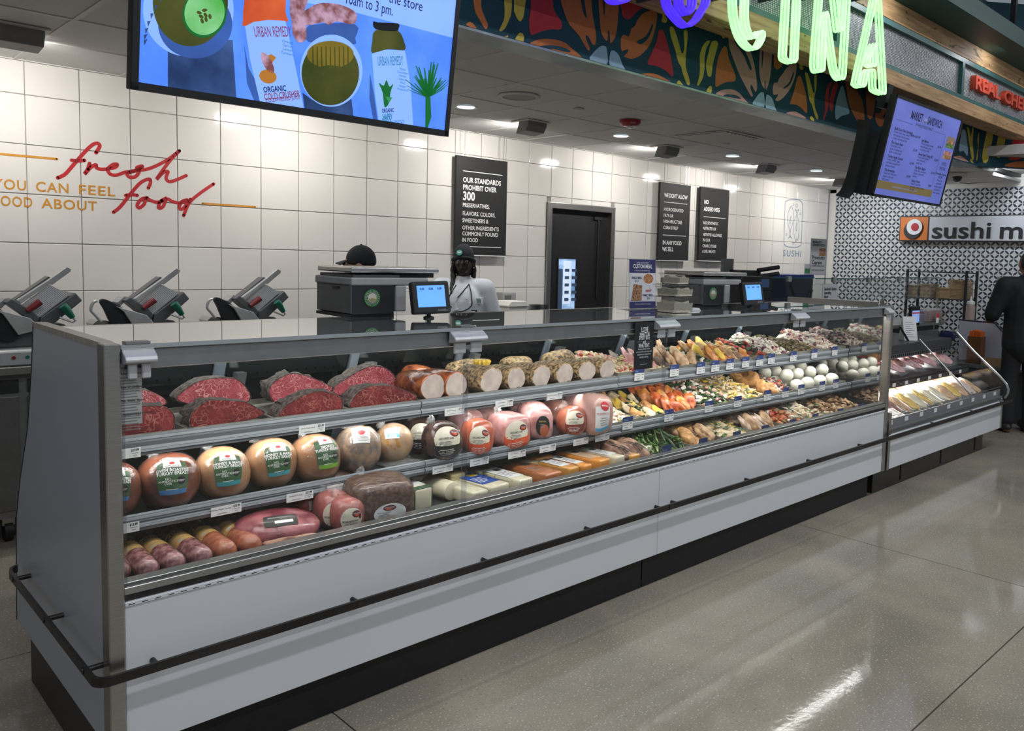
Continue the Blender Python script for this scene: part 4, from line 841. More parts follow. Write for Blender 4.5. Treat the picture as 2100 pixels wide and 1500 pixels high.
bumper('dark steel bumper rail wrapping the left end and the first deli case', bl_+[(2.34, -.042, BZ)], o1)
o2 = [((x, 0, BZ), (x, -.040, BZ)) for x in (2.42, 3.05, 3.70, 4.35, 5.5, 6.3, 7.0)]
bumper('dark steel bumper rail along the prepared food case and the sloping case', [(2.345, -.042, BZ), (4.7, -.042, BZ), (7.20, -.042, BZ)], o2)
# ================================================================ WHAT THE CASES HOLD
def depth(p): return (Vector(p)-CAM).dot(_f)
def rest(px, py, ry, base):
    """centre of a thing seen at a pixel that rests on height base; ry its half height in pixels"""
    r = .07
    for _ in range(6):
        p = hit(px, py, 2, base+r); r = ry*depth(p)/FPX
    return p, r
m_film = film('plastic_wrap', .02, rough=.1); m_bag = film('plastic_bag', .10); m_filmb = film('shiny_wrap', .008, rough=.07)
white = mat('label_white', (.74, .74, .73), .4, var=.03); cream = mat('label_cream', (.66, .62, .50), .4, var=.04); inkb = mat('label_ink', (.02, .02, .02), .5); greenl = mat('label_green', (.035, .085, .035), .4, var=.12); limel = mat('label_lime', (.16, .34, .04), .4); bluel = mat('label_blue', (.045, .16, .36), .4); teall = mat('label_teal', (.04, .23, .27), .4); redl = mat('label_red', (.50, .04, .05), .4); orl = mat('label_orange_red', (.62, .10, .04), .4); marl = mat('label_maroon', (.14, .025, .035), .4); gold_l = mat('label_gold', (.62, .38, .12), .45, var=.06); blackl = mat('label_black', (.015, .016, .015), .4); skyl = mat('label_sky', (.10, .42, .66), .4); royal = mat('label_royal', (.012, .07, .34), .35); yellowl = mat('label_yellow', (.70, .48, .04), .4); greyt = mat('label_grey_print', (.22, .22, .22), .5)
def steel_tray(x0, x1, y0, y1, z, h, label, group):
    w = .003; g = G().box(x0, x1, y0, y1, z, z+w).box(x0, x1, y0, y0+w, z+w, z+h).box(x0, x1, y1-w, y1, z+w, z+h).box(x0, x0+w, y0+w, y1-w, z+w, z+h).box(x1-w, x1, y0+w, y1-w, z+w, z+h)
    return g.build('food_tray', m_traym, label=label, cat='tray', group=group)
m_traym = mat('worn_tray_steel', (.30, .285, .25), .42, .6, var=.25, scale=18)
ORD = ['first', 'second', 'third', 'fourth', 'fifth', 'sixth', 'seventh', 'eighth', 'ninth', 'tenth', 'eleventh', 'twelfth', 'thirteenth', 'fourteenth', 'fifteenth', 'sixteenth', 'seventeenth', 'eighteenth', 'nineteenth', 'twentieth']
# ---------------------------------------------------------------- roast beef halves
def marble(name, a, b, c, sc):
    m = mat(name, a, .38, col2=b, scale=9); nt, N, L, bs = nodes(m)
    tc = N.new('ShaderNodeTexCoord'); nz = N.new('ShaderNodeTexNoise'); nz.inputs['Scale'].default_value = 14; L.new(tc.outputs['Object'], nz.inputs['Vector'])
    mx0 = N.new('ShaderNodeMixRGB'); mx0.inputs[0].default_value = .16; L.new(tc.outputs['Object'], mx0.inputs[1]); L.new(nz.outputs['Color'], mx0.inputs[2])
    v = N.new('ShaderNodeTexVoronoi'); v.feature = 'DISTANCE_TO_EDGE'; v.inputs['Scale'].default_value = sc; L.new(mx0.outputs[0], v.inputs['Vector'])
    r = N.new('ShaderNodeValToRGB'); r.color_ramp.elements[0].position = .012; r.color_ramp.elements[0].color = (1, 1, 1, 1); r.color_ramp.elements[1].position = .075; r.color_ramp.elements[1].color = (0, 0, 0, 1); L.new(v.outputs[0], r.inputs[0])
    n3 = N.new('ShaderNodeTexNoise'); n3.inputs['Scale'].default_value = 16; L.new(tc.outputs['Object'], n3.inputs['Vector']); r3 = N.new('ShaderNodeValToRGB'); r3.color_ramp.elements[0].position = .32; r3.color_ramp.elements[1].position = .58; L.new(n3.outputs[0], r3.inputs[0]); mm = N.new('ShaderNodeMath'); mm.operation = 'MULTIPLY'; L.new(r.outputs[0], mm.inputs[0]); L.new(r3.outputs[0], mm.inputs[1])
    mx = N.new('ShaderNodeMixRGB'); src = bs.inputs['Base Color'].links[0].from_socket; L.remove(bs.inputs['Base Color'].links[0]); L.new(mm.outputs[0], mx.inputs[0]); L.new(src, mx.inputs[1]); mx.inputs[2].default_value = c+(1,); L.new(mx.outputs[0], bs.inputs['Base Color']); return m
m_beefd = marble('dark_rare_beef', (.085, .009, .011), (.15, .018, .020), (.30, .11, .09), 46)
m_beefp = marble('pink_rare_beef', (.30, .030, .050), (.46, .085, .11), (.78, .42, .43), 58)
m_crust = mat('peppered_crust', (.022, .015, .012), .7, col2=(.15, .115, .10), scale=70, bump=.9, bscale=90)
def roast(px, y, dep, face, label, base):
    pts = [hit(v[0], v[1], 1, y) for v in smooth_poly([Vector((a, b, 0)) for a, b in px], 3)]
    pts = [Vector((p.x, y, max(p.z, base+.003))) for p in pts]
    c = sum(pts, Vector())/len(pts); zmin = min(p.z for p in pts)
    e = empty('roast_beef', (c.x, y+dep/2, zmin), label, 'roast beef', 'sliced roast beef joints'); inv = Matrix.Translation(-e.location)
    n = len(pts); rings = [(0, 1.0), (.004, 1.02), (.35, 1.04), (.6, .98), (.8, .86), (.93, .66), (1.0, .38)]
    vs = []; fs = []
    lump = nzf(hash(label) % 999, .10, 9)
    for (t, k) in rings:
        for p in pts:
            q = c+(p-c)*k*(lump((p-c)*20+Vector((0, t*3, 0))) if t > .01 else 1); q.y = y+dep*t; q.z = max(q.z-(c.z-zmin)*(1-k)*.9 if k < 1 else q.z, zmin); vs.append(q)
    for i in range(len(rings)-1): fs += [(i*n+k, (i+1)*n+k, (i+1)*n+(k+1) % n, i*n+(k+1) % n) for k in range(n)]
    fs.append(tuple((len(rings)-1)*n+k for k in range(n)))
    o = G().add(vs, fs).build('crust', m_crust, smooth=50); o.parent = e; o.matrix_parent_inverse = inv
    f = [c+(p-c)*.965 for p in pts]; o = G().add([Vector((p.x, y-.0015, p.z)) for p in f]+[Vector((p.x, y+.004, p.z)) for p in pts], [tuple(range(n))]+[(k, (k+1) % n, n+(k+1) % n, n+k) for k in range(n)]).build('cut_face', face, smooth=30); o.parent = e; o.matrix_parent_inverse = inv
    return e
def za(p): return [(200+x/5.25, 700+y/5.25) for x, y in p]
def zb_(p): return [(550+x/5.25, 700+y/5.25) for x, y in p]
RF, RB = .315, .50
roast(za([(60,1030),(60,760),(120,715),(280,690),(490,700),(700,700),(800,760),(830,830),(830,900),(800,960),(600,1000),(300,1030)]), RF, .14, m_beefd, 'dark red cut roast beef at the far left, behind the hanging notice', US)
roast(za([(80,690),(100,610),(200,540),(480,525),(620,560),(740,640),(690,700),(400,720)]), RB, .13, m_beefp, 'bright pink cut roast beef behind the leftmost dark one', US)
roast(za([(1000,920),(1000,820),(1060,730),(1200,640),(1400,640),(1600,660),(1720,720),(1800,770),(1700,830),(1500,870),(1250,910),(1080,925)]), RF, .14, m_beefd, 'dark red marbled roast beef, second in the front row', US)
roast(za([(850,620),(950,520),(1080,440),(1250,400),(1450,400),(1560,450),(1620,530),(1650,600),(1600,660),(1400,680),(1150,680),(950,670)]), RB, .13, m_beefp, 'bright pink marbled roast beef, second in the back row', US)
roast(zb_([(120,820),(150,740),(260,650),(420,570),(560,540),(680,560),(780,610),(800,660),(790,740),(700,770),(500,790),(250,820)]), RF, .14, m_beefd, 'dark red roast beef, third in the front row', US)
roast(zb_([(10,560),(30,480),(110,410),(240,350),(380,365),(520,410),(640,470),(700,510),(640,560),(430,580),(300,600),(150,650),(60,655)]), RB, .13, m_beefp, 'bright pink roast beef, third in the back row', US)
roast(zb_([(880,710),(890,660),(950,570),(1060,500),(1180,480),(1350,490),(1500,540),(1590,590),(1590,640),(1500,660),(1250,690),(1000,725)]), RF, .14, m_beefd, 'dark red roast beef beside the glazed turkey, fourth in the front row', US)
roast(zb_([(700,560),(720,490),(850,400),(1000,310),(1130,270),(1250,285),(1350,360),(1395,440),(1380,500),(1300,520),(1150,520),(1050,520),(900,560),(800,600)]), RB, .13, m_beefp, 'tall pink roast beef with black specks, fourth in the back row', US)
# trays under the roasts and rolls
xe = [.036, .305, .585, .868, 1.155]
for i in range(4): steel_tray(xe[i]+.002, xe[i+1]-.002, .288, .66, US+.0005, .022, ORD[i]+' steel tray from the left, under the roast beef', 'trays on the upper shelf')
xe = [1.175, 1.40, 1.70, 2.01, 2.315]
for i in range(4): steel_tray(xe[i]+.002, xe[i+1]-.002, .288, .76, US+.0005, .022, ORD[i]+' steel tray from the left under the turkey rolls', 'trays on the upper shelf')
# ---------------------------------------------------------------- turkey rolls
m_tk = mat('sliced_turkey_face', (.36, .30, .275), .5, col2=(.46, .39, .35), scale=22, bump=.15, bscale=120)
m_herb = mat('herb_crusted_skin', (.055, .035, .016), .6, col2=(.46, .31, .16), scale=75, bump=.9, bscale=80)
m_glaze = mat('dark_glazed_skin', (.10, .016, .010), .22, col2=(.34, .10, .03), scale=24, bump=.5, bscale=40)
m_gold = mat('golden_roll_skin', (.30, .16, .06), .4, col2=(.50, .30, .14), scale=30, bump=.5, bscale=40)
def roll(px, py, rx, ry, length, skin, label, cut=True, tilt=0, yf=None):
    c = hit(px, py, 1, yf or .312); d = depth(c); a, b = rx*d/FPX*1.25, ry*d/FPX
    if yf is None: c.z = US+.0045+b
    e = empty('turkey_roll', (c.x, c.y+length/2, c.z-b), label, 'turkey roll', 'rolled turkey joints'); inv = Matrix.Translation(-e.location)
    n = 28; lp = nzf(hash(label) % 777, .09, 3); rings = [(0, 1), (.01, 1.03), (.3, 1.05), (.6, 1.02), (.82, .92), (.94, .7), (1, .35)] if cut else [(0, .3), (.06, .72), (.2, .96), (.5, 1.04), (.8, .96), (.94, .72), (1, .3)]
    vs = [Vector((c.x+a*k*math.cos(2*math.pi*j/n)*(lp(Vector((math.cos(2*math.pi*j/n), t*2, math.sin(2*math.pi*j/n))))), c.y+length*t, max(c.z-b, c.z-b*(1-k) + b*k*math.sin(2*math.pi*j/n)*(.96 if math.sin(2*math.pi*j/n) < 0 else 1)))) for t, k in rings for j in range(n)]
    fs = [(i*n+k, (i+1)*n+k, (i+1)*n+(k+1) % n, i*n+(k+1) % n) for i in range(len(rings)-1) for k in range(n)]+[tuple(range(n)), tuple((len(rings)-1)*n+k for k in range(n))]
    o = G().add(vs, fs).build('skin', skin, smooth=50); o.parent = e; o.matrix_parent_inverse = inv
    if cut:
        f = [c+(v-c)*.955 for v in vs[:n]]; o = G().add([Vector((p.x, c.y-.0015, p.z)) for p in f]+[Vector((p.x, c.y+.003, p.z)) for p in f], [tuple(range(n))]+[(k, (k+1) % n, n+(k+1) % n, n+k) for k in range(n)]).build('cut_face', m_tk, smooth=30); o.parent = e; o.matrix_parent_inverse = inv
    if tilt: e.rotation_euler.z = math.radians(tilt)
    return e
roll(886, 799, 25, 28, .24, m_glaze, 'dark glazed turkey roll with a pale cut face, next to the roast beef', tilt=4)
roll(932, 794, 24, 27, .24, m_glaze, 'dark glazed turkey roll behind the first clear post', tilt=4)
for i, (x, y, a, b) in enumerate([(1006, 781, 24, 27), (1056, 776, 21, 24), (1109, 771, 21, 23), (1157, 766, 20, 22), (1202, 761, 20, 21), (1245, 756, 19, 20)]):
    roll(x, y, a, b, .22, m_herb, 'herb-crusted turkey roll with a pale cut face, '+ORD[i]+' of six in the front row', tilt=3)
def roll_back(px, py, rx, ry, skin, label):
    p, r = rest(px, py, ry, US+.005); e = empty('turkey_roll', (p.x, p.y, US+.005), label, 'turkey roll', 'rolled turkey joints'); d = depth(p); a = rx*d/FPX
    G().ell((0, 0, r), (a, .085, r), 24, 14, fn=nzf(hash(label) % 555, .12, 4)).build('skin', skin, e, smooth='all'); return e
for (x, y, a, b, m, l) in [(857, 768, 38, 22, m_glaze, 'red-brown glazed whole turkey roll behind the glazed cut roll'), (950, 758, 34, 22, m_herb, 'speckled whole turkey roll behind the first clear post'), (1060, 749, 38, 19, m_herb, 'speckled whole turkey roll behind the first herb-crusted rolls'), (1145, 740, 42, 24, m_herb, 'large speckled whole turkey roll, tallest on the upper shelf'), (1215, 742, 26, 12, m_herb, 'small speckled turkey piece behind the last herb rolls')]: roll_back(x, y, a, b, m, l)
e = empty('lemon_garnish', hit(988, 762, 1, .42), 'yellow scalloped lemon garnish on the herb-crusted turkey rolls', 'garnish'); e.location.z = 1.098
g = G().lathe([(.001, .0), (.030, .003), (.036, .018), (.030, .026), (.0, .020)], 24); g.v = [(x*(1+.14*math.cos(12*math.atan2(y, x))), y*(1+.14*math.cos(12*math.atan2(y, x))), z) for x, y, z in g.v]; g.build('lemon_flower', mat('lemon_yellow', (.78, .55, .08), .4), e, smooth=40)
# ---------------------------------------------------------------- wrapped meats
def super_fn(p): return lambda d: (abs(d.x)**p+abs(d.y)**p+abs(d.z)**p)**(-1/p)
class Pack:
    """wrapped joint: body, printed label laid on its surface, clear wrap"""
    def __init__(s, name, label, cat, c, r, mat_, p=2.3, rot=0, seed=1, lump=.05, group=None, wrap=True, flat=None, wm=None, knot=True):
        s.ls = 1.0; s.lab = None; s.r = r; s.p = p; s.f0 = super_fn(p); s.lp = nzf(seed, lump, 2.5); s.flat = flat
        s.e = empty(name, (c[0], c[1], c[2]-r[2]), label, cat, group, rot=(0, 0, math.radians(rot)))
        g = G().ell((0, 0, 0), (1, 1, 1), 32, 20); g.v = [tuple(s.pt(Vector(v).normalized())) for v in g.v]; g.build('body', mat_, s.e, smooth=60)
        if wrap:
            g = G().ell((0, 0, 0), (1, 1, 1), 28, 18); w = nzf(seed+7, .03, 11); g.v = [tuple(s.pt(Vector(v).normalized(), 1.025*w(Vector(v).normalized()))) for v in g.v]; g.build('wrap', wm or m_film, s.e, smooth=60)
        if knot and wrap:
            k = Vector((-.35, .3, .88)).normalized(); q = s.pt(k, 1.0); g = G().ell(q+k*.012, (.016, .013, .018), 12, 8, fn=nzf(seed, .5, 9)); g.build('wrap_knot', m_bag, s.e, smooth=60)
    def pt(s, d, k=1.0):
        f = s.f0(d)*s.lp(d)*k; q = Vector((d.x*s.r[0]*f, d.y*s.r[1]*f, d.z*s.r[2]*f))
        if s.flat is not None: q.y = max(q.y, -s.r[1]*s.flat*k)
        q.z = max(q.z, -s.r[2]*.97)
        return q+Vector((0, 0, s.r[2]))
    def aim(s, az, el):
        a, e_ = math.radians(az), math.radians(el); s.d0 = Vector((math.sin(a)*math.cos(e_), -math.cos(a)*math.cos(e_), math.sin(e_))); s.t1 = Vector((math.cos(a), math.sin(a), 0)); s.t2 = s.t1.cross(-s.d0).normalized() if False else s.d0.cross(s.t1).normalized(); return s
    def map(s, u, v, lift=.0): return s.pt((s.d0+s.t1*u*s.ls+s.t2*v*s.ls).normalized(), 1.032+lift)
    def patch(s, u0, u1, v0, v1, m, lift=0, name='label', nu=8, nv=8): s.keep(G().grid(lambda a, b: s.map(u0+(u1-u0)*a, v0+(v1-v0)*b, lift), nu, nv).build(name, m, s.e, smooth='all')); return s
    def keep(s, o): s.lab = s.lab or o
    def scale(s, k): s.ls = k; return s
    def oval(s, uc, vc, ru, rv, m, lift=.004, cut=None):
        def f(a, b):
            t = 2*math.pi*a; u, v = uc+ru*b*math.cos(t), vc+rv*b*math.sin(t)
            if cut is not None: v = max(v, cut)
            return s.map(u, v, lift)
        s.keep(G().grid(f, 24, 3).build('label', m, s.e, smooth='all')); return s
    def text(s, t, u, v, size, m, lift=.006, width=None, **k): text(t, size, m, lambda x, y, z: s.map(u+x, v+y, lift), s.lab or s.e, width, name='label_print', **k); return s
    def lines(s, u, v, n, w, m, lift=.005, dv=.07, h=.012):
        g = G()
        for i in range(n): ww = w*(.7+.3*((i*37) % 10)/10); g.grid(lambda a, b: s.map(u-ww/2+ww*a, v-i*dv+h*(b-.5)*2, lift), 4, 1)
        g.build('label_print', m, s.lab or s.e); return s
m_turk = mat('roast_turkey_skin', (.20, .085, .032), .3, col2=(.34, .17, .08), scale=12, bump=.3, bscale=30); m_turkd = mat('browned_turkey_skin', (.062, .012, .004), .28, col2=(.17, .042, .013), scale=10, bump=.3, bscale=30)
m_turkt = mat('tan_turkey_skin', (.24, .115, .047), .3, col2=(.36, .20, .10), scale=12, bump=.25, bscale=25); m_pepper = mat('pepper_turkey_skin', (.05, .02, .006), .35, col2=(.24, .12, .04), scale=40, bump=.6, bscale=60)
m_gold2 = mat('golden_chicken_skin', (.22, .10, .02), .3, col2=(.46, .26, .08), scale=9, bump=.5, bscale=20); m_forest = mat('black_forest_ham', (.016, .008, .007), .25, col2=(.07, .035, .03), scale=25, bump=.6, bscale=50)
m_hamp = mat('pink_ham', (.42, .17, .16), .35, col2=(.60, .33, .32), scale=22, bump=.3, bscale=50); m_hamr = mat('red_brown_ham', (.30, .07, .04), .3, col2=(.46, .15, .09), scale=18, bump=.3); m_bol = mat('bologna_pink', (.30, .085, .075), .3, col2=(.38, .12, .105), scale=30, bump=.2); m_brkf = mat('brown_roast_block', (.06, .03, .022), .4, col2=(.15, .085, .06), scale=60, bump=.7, bscale=70); m_pros = mat('prosciutto_red', (.16, .018, .03), .3, col2=(.45, .14, .15), scale=14, bump=.4, bscale=30)
def turkey(px, py, rx, ry, skin, stripe, lines_, label, rot=0, az=20, seed=1):
    c, r = rest(px, py, ry, MS); rr_ = rx*depth(c)/FPX
    p = Pack('turkey_breast', label, 'turkey breast', (c.x, c.y, MS+r), (rr_, rr_*1.0, r), skin, 2.25, rot, seed, .06, 'wrapped turkey breasts').aim(az, 22)
    p.patch(-.50, .58, -.62, .56, greenl, .000).patch(-.26, .36, .32, .78, white, .002).patch(-.48, .57, -.76, -.52, stripe, .003)
    p.oval(.05, .52, .10, .07, redl, .006).oval(.32, -.18, .15, .16, blackl, .004)
    p.text('APPLEGATE', .05, .37, .095, greyt); p.text(lines_, .05, .14, .15, white, lead=.8, bold=.02); p.text('NO\nANTIBIOTICS\nEVER', -.12, -.19, .11, white, lead=.8); p.text('HUMANELY\nRAISED', .32, -.19, .05, white, lead=.8); p.lines(.0, -.5, 1, .6, white, .006, h=.01)
turkey(236, 1005, 48, 56, m_turkd, bluel, 'OVEN ROASTED\nTURKEY BREAST', 'browned turkey breast cut off by the left corner post', az=-12, seed=2)
turkey(345, 985, 58, 58, m_turkd, bluel, 'OVEN ROASTED\nTURKEY BREAST', 'browned turkey breast with a blue-edged green label', az=-12, seed=3)
turkey(456, 970, 53, 53, m_turkt, teall, 'HONEY & MAPLE\nTURKEY BREAST', 'tan turkey breast with a teal-edged green label, next to the browned ones', az=-10, seed=4)
turkey(553, 952, 52, 50, m_turkt, teall, 'HONEY & MAPLE\nTURKEY BREAST', 'tan turkey breast with a teal-edged green label, in the middle of the row', az=-4, seed=5)
turkey(645, 938, 48, 49, m_turk, limel, 'SMOKED\nTURKEY BREAST', 'golden turkey breast with a lime-edged green label', az=4, seed=6)
c, r = rest(733, 922, 48, MS); k = 43*depth(c)/FPX
p = Pack('turkey_breast', 'peppered turkey breast in a clear bag with a white label on its shoulder', 'turkey breast', (c.x, c.y, MS+r), (k, k*1.05, r), m_pepper, 2.4, 0, 8, .05, 'wrapped turkey breasts', wm=m_bag).aim(-20, 48)
p.patch(-.38, .42, -.40, .42, white).oval(.02, .08, .16, .14, redl, .004).oval(.0, .10, .22, .08, greenl, .003).lines(.05, -.12, 4, .6, greyt, dv=.06)
c, r = rest(803, 912, 42, MS); k = 38*depth(c)/FPX
p = Pack('roast_chicken', 'golden roasted chicken in a loose bag with a pale blue label', 'chicken', (c.x, c.y, MS+r), (k*1.05, k, r), m_gold2, 2.1, 0, 9, .14, wm=m_bag).aim(-26, 42)
p.patch(-.45, .35, -.22, .36, white).patch(-.30, .35, -.16, .02, skyl, .002).text("Mary's", -.05, .20, .20, inkb, shear=.3).lines(.0, -.04, 3, .5, white, .005, dv=.05)
g = G().ell((.02, -.02, .012), (k*1.15, k*.95, .02), 24, 10, fn=nzf(4, .25, 7)).build('bag_skirt', m_bag, p.e, smooth=60)
def wellham(px, py, rx, ry, base, skin, low, label, cat='ham', az=12, el=12, pw=2.6, seed=1, flat=None, name='wrapped_ham', ttl='UNCURED HAM', dy=1.0, knot=True):
    c, r = rest(px, py, ry, base); k = rx*depth(c)/FPX
    p = Pack(name, label, cat, (c.x, c.y, base+r), (k, k*dy, r), skin, pw, 0, seed, .05, 'wrapped hams', flat=flat, wm=m_filmb, knot=knot).aim(az, el).scale(1.3)
    p.patch(-.75, .78, -.80, -.12, low, .0).oval(-.02, .0, .64, .58, cream, .003, cut=-.2 if low is not None else None)
    p.oval(.26, .26, .24, .15, marl, .006).oval(.26, .22, .13, .05, orl, .008).text('WELLSHIRE', .26, .28, .075, white, .009, width=.36).text(ttl, -.12, .06, .10, inkb, .006, width=.6, bold=.01).lines(-.15, -.05, 3, .6, greyt, .006, dv=.05).lines(-.1, -.38, 4, .9, white, .004, dv=.09, h=.014)
    return p
wellham(862, 892, 34, 36, MS, m_forest, blackl, 'black forest ham half hidden behind its twin', az=-28, seed=11)
wellham(906, 905, 39, 40, MS, m_forest, blackl, 'black forest ham in front, just left of the first clear post', az=-14, el=14, seed=12)
wellham(979, 896, 29, 36, MS, mat('red_glazed_ham', (.44, .10, .05), .25, bump=.3), orl, 'virginia ham with an orange-red label beside the clear post', az=-30, el=4, seed=13, pw=3, dy=1.2)
wellham(1042, 881, 33, 34, MS, m_hamp, orl, 'boxy pink ham with an orange-red label and gathered bag top', az=-14, el=0, seed=14, pw=4.5, dy=1.3)
c, r = rest(1108, 868, 37, MS); k = 35*depth(c)/FPX
p = Pack('wrapped_ham', 'pink ham log lying end-on with a black oval label', 'ham', (c.x+.01, c.y+.05, MS+r), (k*.95, k*1.5, r), m_hamp, 3.2, -28, 15, .03, 'wrapped hams', wm=m_filmb, knot=False).aim(0, 0).scale(1.1)
p.oval(.12, .02, .40, .50, blackl, .004).oval(.20, -.22, .26, .30, mat('label_copper', (.36, .10, .05), .35), .006).text('FERMIN', .08, .22, .12, gold_l, .008).lines(.08, .08, 3, .3, greyt, .008)
wellham(1171, 865, 28, 30, MS, m_hamr, mat('label_brown', (.20, .04, .025), .35), 'brown-red glazed ham between the ham log and the tall white-labelled one', az=-26, el=14, seed=16)
c, r = rest(1215, 848, 42, MS); k = 31*depth(c)/FPX
p = Pack('wrapped_ham', 'tall pale cooked ham with a big white and blue label', 'ham', (c.x, c.y, MS+r), (k, k*1.3, r), mat('pale_cooked_ham', (.50, .27, .22), .35, col2=(.58, .36, .32), scale=10), 3.4, 4, 17, .03, 'wrapped hams', wm=m_filmb).aim(-22, 2).scale(1.15)
p.patch(-.45, .50, -.70, .38, white).patch(-.44, .50, -.68, -.48, skyl, .003).oval(.10, .40, .30, .20, redl, .005).text('MARTINELLI', .10, .40, .09, white, .007, width=.45, bold=.02).text('PROSCIUTTO COTTO', .03, .08, .12, redl, .006, width=.8).lines(.05, -.08, 4, .6, greyt, .006, dv=.09)
for i, (x, y, a, b, m, l) in enumerate([(955, 868, 34, 30, m_hamp, 'pink ham behind the clear post at the back of the middle shelf'), (1002, 862, 32, 26, m_hamp, 'pink ham at the back behind the virginia ham'), (1078, 850, 34, 28, m_hamp, 'pink ham with a white edge behind the ham log'), (1140, 843, 30, 24, m_hamr, 'dark red ham at the back left of the tall pale ham'), (1186, 835, 30, 28, m_hamp, 'pink bagged ham behind the tall pale ham')]):
    c, r = rest(x, y, b, MS); k = a*depth(c)/FPX; Pack('wrapped_ham', l, 'ham', (c.x, min(c.y, .62), MS+r), (k, k, r), m, 2.8, 0, 30+i, .05, 'wrapped hams', wm=m_bag)
# ---------------------------------------------------------------- bottom deck, cured meats
m_sal = [mat('salami_purple', (.17, .05, .055), .22, col2=(.40, .20, .20), scale=55, bump=.25, bscale=25), mat('salami_orange', (.34, .09, .045), .25, col2=(.48, .17, .09), scale=30, bump=.2, bscale=25)]
def salami(i, pf, pb, m, label):
    r = .034; a = hit(*pf, 2, DS+r); b = hit(*pb, 2, DS+r)
    a.y = max(a.y, .105); L_ = (b-a).length; L_ = max(.25, min(L_, .33)); d = (b-a).normalized(); ang = math.atan2(d.y, d.x)-math.pi/2
    e = empty('salami', (a.x, a.y, DS), label, 'salami', 'salami chubs', rot=(0, 0, ang))
    g = G().lathe([(.008, 0), (.024, .004), (.032, .016), (r, .034), (r*1.02, L_*.5), (r, L_-.034), (.030, L_-.014), (.018, L_-.002), (.004, L_)], 28, M=Matrix.Rotation(math.radians(-90), 4, 'X')); g.v = [(x, y, z+r) for x, y, z in g.v]; g.build('body', m, e, smooth='all')
    def f(u, v, k=1.01): t = u/r; return Vector((r*k*math.sin(t), v, r+r*k*math.cos(t)))
    for (u0, u1, v0, v1, mm, kk) in [(-.075, .035, L_*.40, L_*.74, gold_l, 1.045)]:
        G().grid(lambda a_, b_: f(u0+(u1-u0)*a_, v0+(v1-v0)*b_, kk), 12, 4).build('label', mm, e, smooth='all')
    text("VINCENZA'S", .030, inkb, lambda x, y, z: f(-.018+x, L_*.665+y, 1.058), e, .098, name='label_print', bold=.03)
    g = G()
    for q in range(4): g.grid(lambda a_, b_: f(-.058+.08*(1-.2*(q % 2))*a_, L_*(.60-.04*q)+.0018*b_, 1.056), 6, 1)
    g.build('label_print', greyt, e); G().grid(lambda a_, b_: f(-.022+.010*b_*math.cos(6.283*a_), L_*.44+.006*b_*math.sin(6.283*a_), 1.056), 12, 1).build('label_print', mat('label_silver', (.45, .48, .52), .4), e)
    g = G().lathe([(.010, -.002), (.026, .002), (.034, .014), (r+.0035, .034), (r+.003, L_*.5), (r+.0035, L_-.034), (.032, L_-.012), (.012, L_), (.014, L_+.02), (.022, L_+.035)], 24, M=Matrix.Rotation(math.radians(-90), 4, 'X'), caps=False); w = nzf(i+3, .05, 60); g.v = [(x*w(Vector((x, y, z))), y, r+z*w(Vector((x, y, z)))) for x, y, z in g.v]; g.build('wrap', m_filmb, e, smooth='all')
for i, (a, b, k, l) in enumerate([((245, 1180), (228, 1140), 0, 'salami chub cut off at the left corner post'), ((312, 1178), (243, 1112), 0, 'purple-red salami chub, first full one from the left'), ((365, 1162), (287, 1108), 0, 'purple-red salami chub, second full one from the left'), ((422, 1149), (342, 1096), 0, 'purple-red salami chub, third full one from the left'), ((475, 1139), (388, 1080), 1, 'orange-red salami chub with its label set back'), ((523, 1124), (433, 1069), 1, 'orange-red salami chub next to the prosciutto')]): salami(i, a, b, m_sal[k], l)
for i, (x, y, l) in enumerate([(345, 1090, 'dark salami end lying behind the third salami chub'), (410, 1068, 'dark salami end lying behind the orange chubs')]):
    c, r = rest(x, y, 14, DS); Pack('salami', l, 'salami', (c.x, min(c.y, .5), DS+.03), (.045, .03, .03), m_sal[0], 2.6, 20, 50+i, .05, 'salami chubs', wm=m_bag)
p = Pack('prosciutto', 'marbled red prosciutto slab in clear vacuum wrap with a black label', 'prosciutto', (.56, .20, DS+.05), (.135, .105, .05), m_pros, 2.3, -14, 61, .10, wm=m_filmb, knot=False).aim(-2, 52)
p.patch(-.42, .38, -.28, .38, blackl, .002).patch(-.16, .26, -.12, .04, white, .005).text('PROSCIUTTO', .0, .22, .10, white, .005)
G().ell((-.12, .02, .02), (.10, .07, .02), 20, 10, fn=nzf(3, .35, 6)).build('wrap_flap', m_bag, p.e, smooth=60); G().ell((.02, -.085, .025), (.10, .03, .022), 18, 10, fn=nzf(5, .2, 5)).build('fat_rim', mat('prosciutto_fat', (.52, .26, .16), .35, col2=(.62, .36, .26), scale=12), p.e, smooth=60)
Pack('cured_meat', 'flat pack of pale pink cured meat behind the prosciutto', 'cured meat', (.50, .36, DS+.03), (.13, .08, .03), mat('pale_pink_meat', (.40, .12, .13), .35, col2=(.55, .28, .26), scale=10), 3, 10, 62, .06, wm=m_bag)
for (x, y, a, b, m, l, sd) in [(625, 1040, 26, 30, mat('red_packed_ham', (.40, .05, .03), .3), 'small red packed ham at the back behind the bologna', 63), (650, 1032, 24, 30, mat('red_packed_ham', (.40, .05, .03), .3), 'red packed ham with a cream label behind the bologna', 64)]:
    c, r = rest(x, y, b, DS); p = Pack('wrapped_ham', l, 'ham', (c.x, min(c.y, .40), DS+r), (a*depth(c)/FPX, .06, r), m, 3.5, 0, sd, .03, 'wrapped hams', wm=m_filmb, knot=False).aim(10, 10); p.patch(-.5, .5, -.1, .5, cream).lines(0, .2, 3, .6, greyt)
